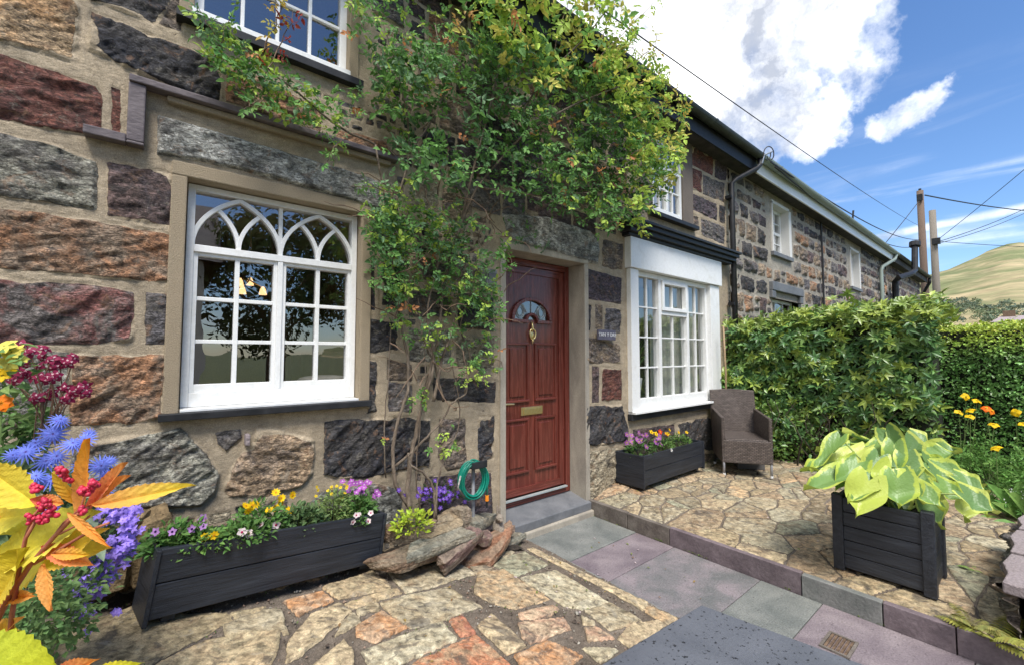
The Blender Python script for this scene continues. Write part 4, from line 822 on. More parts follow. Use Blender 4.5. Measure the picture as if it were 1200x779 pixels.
# -- eaves, gutter, roof of each cottage of the terrace
def tube_gutter(x0, x1, y, z, r, m, parent, joints=1.8):
    q = MB(); n = 10; P = []
    for x in (x0, x1):
        for rr in (r, r-.006):
            P.append([(x, y+rr*math.cos(math.pi+math.pi*i/n), z+rr*math.sin(math.pi+math.pi*i/n)) for i in range(n+1)])
    a, ai, b, bi = P; V = a+ai+b+bi; k = n+1
    Fs = [(i, i+1, 2*k+i+1, 2*k+i) for i in range(n)]+[(k+i+1, k+i, 3*k+i, 3*k+i+1) for i in range(n)]+[(0, 2*k, 3*k, k), (n, k+n, 3*k+n, 2*k+n)]+[(i, k+i, k+i+1, i+1) for i in range(n)]+[(2*k+i, 2*k+i+1, 3*k+i+1, 3*k+i) for i in range(n)]
    q.add(V, Fs); x = x0+.6
    while x < x1: 
        for i in range(n): 
            t0, t1 = math.pi+math.pi*i/n, math.pi+math.pi*(i+1)/n; rr = r+.007
            q.add([(xx, y+rr*math.cos(t), z+rr*math.sin(t)) for xx in (x-.02, x+.02) for t in (t0, t1)], [(0, 1, 3, 2)])
        x += joints
    return q.build('gutter', m, parent)
def roof(x0, x1, parent, fascia, gm, zt=4.02, chim=None):
    q = MB(); q.box(x0, x1, -.215, -.19, zt-.03, zt+.16); q.build('fascia', fascia, parent, bevel=.003)
    q = MB(); q.box(x0, x1, -.19, .3, zt, zt+.015); q.build('soffit', 'soffit', parent)
    q = MB(); s = math.tan(R(34)); y0, y1 = -.30, 3.2; z0 = zt+.18; z1 = z0+(y1-y0)*s
    q.add([(x0, y0, z0), (x1, y0, z0), (x1, y1, z1), (x0, y1, z1), (x1, 2*y1-y0, z0), (x0, 2*y1-y0, z0), (x0, y0, z0-.03), (x1, y0, z0-.03)], [(0, 1, 2, 3), (3, 2, 4, 5), (6, 7, 1, 0)])
    rf = q.build('roof', 'roof_slate', parent)
    if chim:
        for cx_, cy_ in chim:
            q = MB(); q.box(cx_-.35, cx_+.35, 2.85, 3.55, z1-.3, z1+.95); q.box(cx_-.4, cx_+.4, 2.8, 3.6, z1+.9, z1+1.0); q.tube([(cx_-.15, 3.2, z1+1.0), (cx_-.15, 3.2, z1+1.35)], .11, 10); q.tube([(cx_+.17, 3.2, z1+1.0), (cx_+.17, 3.2, z1+1.3)], .1, 10); q.build('chimney', 'render_brown', rf)
    q = MB(); q.box(x0, x1, 6.3, 6.4, 0, z0); q.add([(x0, .28, -.1), (x0, 6.3, -.1), (x0, 6.3, z0), (x0, 3.2, z1-.02), (x0, .28, z0)], [(0, 1, 2, 3, 4)]); q.add([(x1, .28, -.1), (x1, 6.3, -.1), (x1, 6.3, z0), (x1, 3.2, z1-.02), (x1, .28, z0)], [(4, 3, 2, 1, 0)]); q.build('rear_wall', 'render_brown', parent)
    tube_gutter(x0, x1, -.275, zt+.185, .062, gm, parent)
roof(-1.05, 6.38, cot, 'black_paint', 'gutter_black', chim=[(-.9, 0), (6.0, 0)])
def pipe(pts, r, m, parent, name='downpipe'):
    q = MB(); q.tube(pts, r, 10)
    return q.build(name, m, parent, smooth=True)
pipe([(6.32, -.275, 4.15), (6.32, -.275, 4.06), (6.26, -.25, 4.0), (5.92, -.12, 3.80), (5.86, -.085, 3.74), (5.86, -.085, .15)], .034, 'black_paint', cot)
q = MB()
for z in (3.55, 2.1, 1.1): q.box(5.80, 5.92, -.1, -.02, z-.02, z+.02)
q.build('pipe_bracket', 'black_paint', cot)

# cottage 2 and 3 of the terrace
def cottage(x0, x1, label, wins, low, gm, fascia, seed, pal, chim):
    c = thing('stone_cottage', label, 'cottage', (x0, 0, 0), 'stone cottages in the terrace')
    H = [(a, b, z0, z1) for a, b, z0, z1 in wins]+[(a, b, z0, z1) for a, b, z0, z1 in low]
    st = coursed(x0, x1, 0, 4.1, (.2, .31), .24, .58, pal, .050, seed, [rect(a-.06, b+.06, z0-.08, z1+.08) for a, b, z0, z1 in H], jit=.022, msm=(.15, .6))
    r_ = .02 if x0 < 10 else .03
    relief('wall', np.arange(x0+.002, x1, r_), np.arange(.6, 4.1, r_), st, 'far_stone', lambda x, z, h: (x, -h, z), H, c, bulge=.03, rough=.03, warp=.018, edge=.04, smear=.4)
    for a, b, z0, z1 in wins:
        q = MB(); q.box(a-.01, a+.03, -.02, .2, z0, z1); q.box(b-.03, b+.01, -.02, .2, z0, z1); q.box(a-.01, b+.01, -.02, .2, z1-.02, z1+.03); q.box(b+.012, b+.10, -.014, .05, z0, z1); q.build('window_surround', 'house_white', c)
        o = grid_window(a+.03, b-.03, z0+.02, z1-.02, .13, 3, 4, c, fw=.05, trans=(2,)); s = MB(); s.box(a-.06, b+.06, -.05, .1, z0-.05, z0+.015); s.build('sill', 'slate_step', o, bevel=.004)
        room(a, b, z0, z1, .21, 1.6, 'room_wall', c)
    for a, b, z0, z1 in low:
        o = grid_window(a, b, z0, z1, .12, 3, 3, c, fw=.05); room(a, b, z0, z1, .21, 1.6, 'room_wall', c)
        q = MB(); q.box(a-.12, b+.12, -.06, .05, z1+.10, z1+.24); q.box(a-.12, a+.02, -.05, .05, z1-.02, z1+.10); q.box(b-.02, b+.12, -.05, .05, z1-.02, z1+.10); q.build('lintel', 'slate_step', c, bevel=.01)
    roof(x0 if x0 > 10 else 6.381, x1+(.02), c, fascia, gm, chim=chim)
    return c
c2 = cottage(XE+.004, 15.6, 'middle stone cottage of the terrace with pale green gutter and white window surrounds', [(7.45, 8.2, 3.05, 3.88), (12.0, 12.75, 2.95, 3.84)], [(7.4, 8.55, 1.2, 2.33), (11.8, 12.9, 1.2, 2.33)], 'gutter_green', 'white_paint', 41, 'KBSDSVOBKBS', [(11, 0)])
pipe([(15.4, -.275, 4.15), (15.35, -.25, 4.02), (14.7, -.1, 3.75), (14.65, -.08, 3.65), (14.65, -.08, .2)], .045, 'gutter_green', c2)
q = MB(); q.tube([(9.8, -.05, 4.0), (9.82, -.05, 3.2), (9.8, -.05, 2.2), (9.8, -.05, .6)], .018, 6); q.build('wall_cable', 'cable', c2)
c3 = cottage(15.63, 21.2, 'farthest stone cottage of the terrace with black gutter and flue pipe', [], [(17.2, 18.2, 1.2, 2.33)], 'gutter_black', 'soffit', 77, 'BDSBVK', None)
pipe([(21.2, -.275, 4.15), (21.2, -.27, 4.0), (21.5, -.05, 3.65), (21.5, .3, 3.6)], .05, 'black_paint', c3)
q = MB(); fa = W(1049, 350, -.12); q.tube([(fa[0], -.12, .5), W(1049, 330, -.12), W(1054, 325, -.3), W(1068, 321, -.45), W(1072, 317, -.45), W(1072, 288, -.45)], .075, 10); q.tube([W(1072, 289, -.45), W(1072, 284, -.45)], .13, 10); q.build('flue_pipe', 'black_paint', c3, smooth=False)
# far house beyond the hedge, at the foot of the hill
p = PT(1188, 378, 70); fh = thing('far_house', 'distant low stone house with pale roof and chimney behind the clipped hedge', 'house', (p[0], p[1], -.2))
zz = float(PT(1188, 369, 70)[2]); zl = float(PT(1188, 377, 70)[2]); b = MB(); b.box(p[0]-1, p[0]+6, p[1]-6, p[1]+2.2, -.2, zl); b.build('wall', 'render_grey', fh)
b = MB(); b.add([(p[0]-1.3, p[1]+2.5, zl), (p[0]+6.3, p[1]+2.5, zl), (p[0]+6.3, p[1]-6.3, zl), (p[0]-1.3, p[1]-6.3, zl), (p[0]+2.5, p[1]+1.5, zz), (p[0]+2.5, p[1]-5.3, zz)], [(0, 1, 4), (1, 2, 5, 4), (2, 3, 5), (3, 0, 4, 5)]); rf = b.build('roof', 'wall_cap', fh)
b = MB(); b.box(p[0]+2, p[0]+3, p[1]-.2, p[1]+1.2, zz-.6, zz+.9); b.build('chimney', 'timber_dark', rf)
def tree(name, label, x, y, h, r, n, col):
    T = thing(name, label, 'tree', (x, y, 0), 'trees across the lane'); q = MB(); q.tube([(x, y, -.2), (x+.1, y, h*.3), (x-.05, y+.1, h*.6), (x, y, h*.85)], [.22, .17, .11, .04], 10)
    for k in range(8): a = k*2.4; q.tube([(x, y, h*(.3+.05*k)), (x+math.cos(a)*r*.4, y+math.sin(a)*r*.4, h*(.42+.05*k)), (x+math.cos(a)*r*.8, y+math.sin(a)*r*.8, h*(.5+.055*k))], [.08, .05, .02], 6)
    q.build('trunk', 'bark', T, smooth=True)
    c = rdir(34)*np.array((r*.75, r*.75, h*.3))+np.array((x, y, h*.62)); k = rng.integers(0, 34, n); d = rdir(n); P = c[k]+d*r*.42*rng.uniform(.5, 1, (n, 1))
    leafobj('crown', [scatter(LEAF, P, rdir(n), d, rng.uniform(.09, .2, n), vary(col, n, .35))], 'leaf', T)
tree('tree', 'broad bushy tree across the lane, nearest of those mirrored in the window panes', 4.6, -9.6, 6.8, 2.0, 5200, (.09, .15, .05))
tree('tree', 'small round tree beside the white house across the lane', 2.2, -10.4, 5.6, 1.7, 5200, (.08, .13, .045))
tree('tree', 'tall bushy tree across the lane, farther from the white house', 8.6, -10.6, 7.5, 2.3, 5200, (.10, .16, .05))
# houses across the lane (seen only mirrored in the window panes)
nh = thing('white_house', 'white rendered house with slate roof across the lane, mirrored in the window panes', 'house', (1, -10, 0))
b = MB(); b.box(-9.5, .6, -14, -9.5, -.2, 3.6); b.build('wall', 'house_white', nh)
b = MB(); b.add([(-9.8, -9.2, 3.6), (.9, -9.2, 3.6), (.9, -11.7, 5.6), (-9.8, -11.7, 5.6), (.9, -14.3, 3.6), (-9.8, -14.3, 3.6)], [(0, 1, 2, 3), (3, 2, 4, 5), (1, 4, 2), (0, 3, 5)]); b.build('roof', 'roof_slate', nh)
for xx in (-8, -5, -2.2):
    b = MB(); b.box(xx, xx+1.1, -9.49, -9.44, 1.0, 2.2); b.build('window', 'slate_step', nh)
def rock(name, label, c, size, rot, col, seed, m='rock_relief', group=None, cat='stone', amp=.07, col2=None):
    r = np.random.default_rng(seed); n = 15; V, Fs = [], []
    P = []; idx = {}
    for ax in range(3):
        for sgn in (-1, 1):
            for i in range(n):
                for j in range(n):
                    q = np.zeros(3); q[ax] = sgn; q[(ax+1) % 3] = -1+2*i/(n-1); q[(ax+2) % 3] = -1+2*j/(n-1); key = tuple(np.round(q, 4))
                    if key not in idx: idx[key] = len(P); P.append(q)
            ids = [[idx[tuple(np.round(np.array([0.]*3)+[(sgn if a == ax else (-1+2*i/(n-1) if a == (ax+1) % 3 else -1+2*j/(n-1))) for a in range(3)], 4))] for j in range(n)] for i in range(n)]
            for i in range(n-1):
                for j in range(n-1):
                    f = (ids[i][j], ids[i+1][j], ids[i+1][j+1], ids[i][j+1]); Fs.append(f if sgn > 0 else f[::-1])
    P = np.array(P); l = np.linalg.norm(P, axis=1, keepdims=True); inf = np.abs(P).max(1, keepdims=True); Q = P/inf*(.80)+P/l*.24
    k = r.uniform(-.35, .35, 3); Q = Q*(1+np.stack([Q[:, 1]*k[0], Q[:, 0]*k[1], Q[:, 0]*k[2]*.6], 1))
    d = fbm(Q[:, 0]*1.6+seed, Q[:, 1]*1.6+Q[:, 2]*1.3, seed, 4)*amp*3+np.abs(fbm(Q[:, 0]*4+Q[:, 2]*3, Q[:, 1]*4-Q[:, 2]*4+seed, seed+3, 3))*amp*1.2
    Q = Q*(1+d[:, None]); Q[:, 2] = Q[:, 2]+.10*np.floor(fbm(Q[:, 0]*2, Q[:, 1]*2, seed+7, 2)*5)*.5; Q = Q*np.array(size)/2
    M3 = np.array(Matrix.Rotation(rot[2], 3, 'Z') @ Matrix.Rotation(rot[1], 3, 'Y') @ Matrix.Rotation(rot[0], 3, 'X')); Q = Q @ M3.T
    C = np.tile(col, (len(Q), 1)); mixn = ss(fbm(P[:, 0]*1.5+seed, P[:, 1]*1.5+P[:, 2], seed+11, 4), -.08, .1)[:, None]; C = C*(1-mixn*.55)+np.array(col2 or (.34, .29, .21))*mixn*.55
    o = link(name, npmesh(name, Q, Fs, {'Col': C}, smooth=False), None, m); o.location = tuple(float(v) for v in c); return tag(o, label, cat, group)
# ================================================================== POLES AND WIRES
def pole(name, label, px_top, py_top, c, r0, r1, m):
    t = PT(px_top, py_top, c); T = thing(name, label, 'pole', (t[0], t[1], 0), 'telegraph poles beyond the terrace')
    q = MB(); q.tube([(t[0], t[1], -.2), (t[0]+.02, t[1], t[2]*.5), (t[0], t[1], t[2])], [r1, (r0+r1)/2, r0], 12); q.build('pole', m, T, smooth=True)
    return T, t
T1, t1 = pole('telegraph_pole', 'taller reddish wooden telegraph pole with wires, at the end of the terrace', 1078, 224, 19.5, .12, .155, 'pole_wood')
T2, t2 = pole('telegraph_pole', 'shorter grey wooden telegraph pole, right of the taller one', 1092.5, 247, 17.0, .105, .13, 'pole_grey')
q = MB(); q.box(t1[0]-.2, t1[0]-.12, t1[1]-.1, t1[1]+.1, t1[2]-.5, t1[2]-.2); q.build('bracket', 'black_paint', T1); q = MB(); q.tube([t1+np.array((0, 0, -.01)), t1+np.array((0, 0, .1))], .05, 8); q.build('cap', 'black_paint', T1)
q = MB(); a = PT(1097, 283, 16.8); q.box(a[0]-.08, a[0]+.08, a[1]-.12, a[1]+.12, a[2]-.12, a[2]+.12)
q.build('bracket', 'black_paint', T2)
for z in (2.6, 3.0, 3.4, 3.8): q = MB(); q.tube([(t2[0]-.3, t2[1]-.02, z), (t2[0]+.3, t2[1]-.02, z)], .012, 6); q.build('rung', 'black_paint', T2)
q = MB(); a = PT(1102, 358, 16.6); q.box(a[0]-.12, a[0]+.12, a[1]-.16, a[1]+.16, a[2]-.22, a[2]+.22); q.build('junction_box', 'grey_box', T2)
def wire(label, P, Q, sag, r=.012, n=24):
    P, Q = np.array(P, float), np.array(Q, float); q = MB()
    q.tube([P+(Q-P)*t-np.array((0, 0, sag*4*t*(1-t))) for t in np.linspace(0, 1, n)], r, 5)
    tag(q.build('overhead_wire', 'cable'), label, 'wire', 'overhead wires')
g1 = np.array((6.5, -.36, 4.5))
wire('long overhead wire from the rose-covered eaves to the top of the tall pole', PT(670, -14, 3.3), PT(1077, 265, 19.4), .12, .0065)
wire('upper of the wires from the gutter joint to the tall pole', PT(903, 190, 5.9), PT(1077, 281, 19.4), .30)
wire('lower of the wires from the gutter joint to the tall pole', PT(908, 196, 6.1), PT(1077, 287, 19.4), .52)
wire('short steep wire from the tall pole down to the gutter', PT(1077, 236, 19.4), PT(1037, 286, 14.5), .02, .014)
wire('wire running right from the top of the tall pole', PT(1084, 229, 19.4), PT(1290, 246, 40), .5, .03)
wire('steep wire rising to the right from the short pole', PT(1098, 282, 17), PT(1260, 148, 12), .05, .010)
wire('upper of the two close wires running right from the short pole', PT(1098, 284, 17), PT(1260, 213, 22), .25, .014)
wire('lower of the two close wires running right from the short pole', PT(1098, 286, 17), PT(1260, 218, 22), .3, .012)
wire('level wire running right from the short pole', PT(1099, 283, 17), PT(1300, 291, 24), .1, .012)
T = thing('wire_bracket', 'small iron bracket with looped wire above the gutter joint', 'bracket', PT(896, 180, 5.6)); q = MB(); b0 = PT(893, 192, 5.6)
q.tube([b0, PT(896, 182, 5.6), PT(905, 178, 5.6)], .01, 6); q.build('arm', 'steel', T)
q = MB(); q.tube([PT(898+5*math.cos(v)+v*.6, 180+8*math.sin(v), 5.6) for v in np.linspace(0, 9, 24)], .007, 5); q.build('loop', 'cable', T)
T = thing('wire_bracket', 'small iron bracket on the pale green gutter halfway along the terrace', 'bracket', PT(1000, 255, 10)); q = MB(); q.tube([PT(990, 262, 10), PT(999, 260, 10), PT(1000, 247, 10)], .02, 6); q.build('arm', 'cable', T)

# ================================================================== PLANTERS
def trough(label, A, B, width, h, z, m='planter_wood', foot=.025, flare=.02):
    """two-board trough planter, A = left front corner, B = right front corner (on the ground)"""
    A, B = np.array(A[:2], float), np.array(B[:2], float); L_ = np.linalg.norm(B-A); ang = math.atan2(*(B-A)[::-1])
    T = thing('trough_planter', label, 'planter', (A[0], A[1], z), 'black wooden trough planters', ang); z = 0
    hb = (h)/2; th = .02; w = width
    for k in (0, 1):
        q = MB(); z0, z1 = foot+k*hb+(.001 if k else 0), foot+(k+1)*hb-.003
        q.box(0, L_, -.001, th, z0, z1); q.box(0, L_, w-th, w, z0, z1); q.build('long_board', m, T, bevel=.003, local=True)
    for xa_ in (-.016, L_+.0005): q = MB(); q.box(xa_, xa_+.0155, -.012, w+.006, .004, foot+h-.004); q.build('end_board', m+'_side', T, bevel=.003, local=True)
    q = MB(); q.box(.0, .03, .021, .045, foot+h-.024, foot+h-.006); q.box(.001, L_-.001, .021, .034, foot+h-.03, foot+h-.012); q.build('rim', m, T, bevel=.003, local=True)
    for x in (.05, L_-.09):
        for y in (.03, w-.08): q = MB(); q.box(x, x+.045, y, y+.05, -.006, foot+.003); q.build('foot', 'planter_wood', T, local=True)
    q = MB(); n = 40; nyy = 10; xs = np.linspace(.01, L_-.01, n); ys = np.linspace(th, w-th, nyy)
    q.add([(x, y, foot+h-.05+random.uniform(-.008, .01)) for y in ys for x in xs], [(j*n+i, j*n+i+1, (j+1)*n+i+1, (j+1)*n+i) for j in range(nyy-1) for i in range(n-1)])
    tag(q.build('soil', 'soil', T, local=True), kind='stuff')
    ux = (B-A)/L_; uy = np.array((-ux[1], ux[0]))
    return lambda u, v, zz=0: np.array((*(A+ux*u*L_+uy*v*w), wloc(T).z+foot+h-.05+zz))

def petals(c, n, r, nrm, col, w=.7, cup=.15, rot=None):
    """one flower head: n petals round c"""
    nrm = unit(np.array(nrm, float)); a = unit(np.cross(nrm, [.3, .9, .2])); b = np.cross(nrm, a); rot = random.uniform(0, 6) if rot is None else rot
    th = rot+np.arange(n)*2*math.pi/n; d = np.cos(th)[:, None]*a+np.sin(th)[:, None]*b
    T = leaf_t(w, 3, .05, -cup)
    return scatter(T, np.tile(c, (n, 1))+d*r*.06, d, np.tile(nrm, (n, 1))+rng.normal(size=(n, 3))*.08, r, np.tile(col, (n, 1))*rng.uniform(.85, 1.15, (n, 1)))
def face_dir(): return unit(np.array([-.15, -.8, .55])+rng.normal(size=3)*.35)
def disc(c, r, nrm, col):
    nrm = unit(np.array(nrm, float)); a = unit(np.cross(nrm, [.3, .9, .2])); b = np.cross(nrm, a); k = 6
    V = [c+nrm*r*.5]+[c+nrm*r*.15+(a*math.cos(t)+b*math.sin(t))*r for t in np.arange(k)*2*math.pi/k]+[c]
    Fs = [(0, i, i+1, 7) for i in range(1, k)]+[(0, k, 1, 7)]
    return np.array(V), np.array(Fs), np.tile(col, (len(V), 1))
def plant(name, label, base, rad, h, nleaf, lsize, lcol, flowers=(), T=LEAF, group=None, cat='plant', spread=None, up=.5, fname='flower', stems=True, fsep=True):
    """bushy small plant: foliage mesh, stems, and flowers [(pos, n, r, col, ccol, w)] each a mesh"""
    Tt = thing(name, label, cat, base, group)
    if group and 'arched window' in group: nleaf = int(nleaf*1.7); lcol = tuple(v*1.4 for v in lcol); h *= 1.12
    rx, ry = rad if isinstance(rad, tuple) else (rad, rad)
    u = rng.normal(size=(nleaf, 3)); u /= np.linalg.norm(u, axis=1)[:, None]; k = rng.uniform(.35, 1, nleaf)**.6
    P = np.array(base)+np.stack([u[:, 0]*rx*k, u[:, 1]*ry*k, h*(.12+.88*np.abs(u[:, 2])*k)], 1)
    d = unit(np.stack([u[:, 0], u[:, 1], np.abs(u[:, 2])*.4+up*rng.uniform(0, 1.2, nleaf)], 1)+rng.normal(size=(nleaf, 3))*.45)
    nm = np.array([0, -.3, 1.])+rng.normal(size=(nleaf, 3))*.45
    leafobj('foliage', [scatter(T, P, d, nm, lsize*rng.uniform(.6, 1.25, nleaf), vary(lcol, nleaf, .3))], 'leaf', Tt)
    if stems:
        q = MB()
        for i in range(min(14, nleaf//8)):
            p = P[i]; q.tube([np.array(base)+(p-np.array(base))*np.array((.3, .3, 0)), (p+np.array(base))/2, p], .0022, 4, col=(.12, .16, .05))
        q.build('stem', 'leaf', Tt)
    allf = []
    for (pos, n, r, col, cc, w) in flowers:
        nr = face_dir(); ps = [petals(np.array(pos), n, r, nr, col, w), disc(np.array(pos)+nr*r*.1, r*.28, nr, cc)]
        if fsep: leafobj(fname, ps, 'petal', Tt)
        else: allf += ps
    if allf: tag(leafobj(fname, allf, 'petal', Tt), kind='stuff')
    return Tt
GRN1, GRN2, GRN3 = (.075, .16, .04), (.11, .21, .05), (.06, .115, .045)
YEL, PUR, LIL, PINKW, MAR, ORNG = (.85, .56, .01), (.20, .045, .36), (.42, .22, .52), (.78, .66, .66), (.28, .02, .075), (.88, .23, .01)
# left trough: feet on the sloping paving
A = W(171, 737, -.42); B = W(443.5, 664, -.24)
f1 = trough('long black trough planter of violas and yellow daisies below the arched window', (A[0], A[1]), (B[0], B[1]), .20, .262, 0)
tp = [o for o in bpy.data.objects if o.name == 'trough_planter'][0]; tp.location.z = float(A[2])+.004; tp.rotation_euler.y = math.atan2(float(A[2]-B[2]), float(np.linalg.norm((B-A)[:2])))
_sl = float(A[2]-B[2])
ff = f1
def f1(u, v, zz=0): p = ff(u, v, zz); p = p.copy(); p[2] = A[2]+.262+.025-.05-_sl*u+zz; return p
def fl(posf, n, us, vs, zs, np_, r, col, cc, w=.8): return [(posf(random.uniform(*us), random.uniform(*vs), random.uniform(*zs)), np_, r, tuple(np.array(col)*random.uniform(.8, 1.15)), cc, w) for _ in range(n)]
gp = 'bedding plants in the trough under the arched window'
plant('viola_plant', 'low viola with lilac flowers at the left end of the long trough', f1(.10, .5), (.13, .09), .11, 230, .034, GRN1, fl(f1, 9, (.02, .2), (.1, .8), (.08, .14), 5, .017, LIL, (.05, .01, .1)), group=gp)
plant('marigold_plant', 'small plant with two yellow flowers at the front left of the long trough', f1(.17, .25), (.12, .07), .09, 150, .026, GRN2, fl(f1, 2, (.12, .22), (-.05, .12), (.06, .09), 8, .018, YEL, (.7, .35, .02)), group=gp)
plant('petunia_plant', 'small trailing petunia with white and pink flowers left of centre in the long trough', f1(.33, .2), (.13, .08), .10, 190, .028, GRN1, fl(f1, 4, (.24, .48), (-.1, .2), (.045, .10), 5, .020, PINKW, (.45, .03, .12), 1.1), group=gp)
plant('daisy_plant', 'plant with a cluster of bright yellow daisies left of centre in the long trough', f1(.42, .55), (.13, .09), .15, 240, .030, GRN1, fl(f1, 11, (.33, .56), (.3, .8), (.11, .20), 9, .021, YEL, (.75, .40, .02), .6), group=gp)
plant('parsley_like_plant', 'bushy green plant without flowers in the middle of the long trough', f1(.60, .5), (.13, .09), .12, 260, .030, (.09, .15, .06), (), group=gp)
plant('ferny_marigold_plant', 'feathery green plant topped with tiny yellow flowers, right of centre in the long trough', f1(.79, .55), (.10, .08), .17, 420, .022, (.15, .22, .07), fl(f1, 14, (.71, .86), (.3, .8), (.13, .21), 5, .010, (.8, .6, .03), (.6, .4, .02)), T=LEAFN, group=gp)
plant('viola_plant', 'viola with dense purple and lilac flowers at the right end of the long trough', f1(.93, .5), (.10, .09), .15, 240, .030, GRN1, fl(f1, 22, (.86, 1.03), (.1, .85), (.13, .22), 5, .017, (.45, .12, .5), (.7, .6, .7)), group=gp)
plant('petunia_plant', 'small petunia with white pink-eyed flowers at the right front of the long trough', f1(.88, .1), (.06, .04), .06, 70, .024, GRN1, fl(f1, 6, (.82, .97), (-.1, .15), (.02, .07), 5, .016, PINKW, (.5, .03, .15), 1.1), group=gp)
# second trough
z2_ = .205; A2 = G(755, 573, z2_); B2 = G(824, 549, z2_)
f2 = trough('black trough planter of pansies under the large white window', A2, B2, .30, .275, z2_)
gp = 'bedding plants in the trough under the large white window'
plant('pansy_plant', 'pansy with purple and lilac flowers at the left end of the small trough', f2(.15, .5), (.17, .13), .14, 200, .038, GRN1, fl(f2, 16, (.0, .36), (.0, .9), (.10, .21), 5, .028, (.36, .12, .38), (.6, .5, .05)), group=gp)
plant('pansy_plant', 'pansy with yellow and orange red flowers in the middle of the small trough', f2(.48, .5), (.15, .12), .13, 200, .034, GRN2, fl(f2, 3, (.38, .48), (.2, .8), (.14, .19), 5, .027, YEL, (.3, .1, .01))+fl(f2, 2, (.5, .56), (.3, .8), (.15, .19), 5, .028, (.75, .06, .01), (.8, .5, .05)), group=gp)
plant('pansy_plant', 'pansy with small yellow flowers at the right end of the small trough', f2(.80, .5), (.17, .12), .12, 260, .030, GRN2, fl(f2, 4, (.68, .95), (.3, .9), (.10, .16), 5, .02, YEL, (.6, .3, .02))+fl(f2, 1, (.42, .44), (-.05, 0), (.03, .05), 5, .018, (.8, .8, .78), (.5, .4, .2)), group=gp)

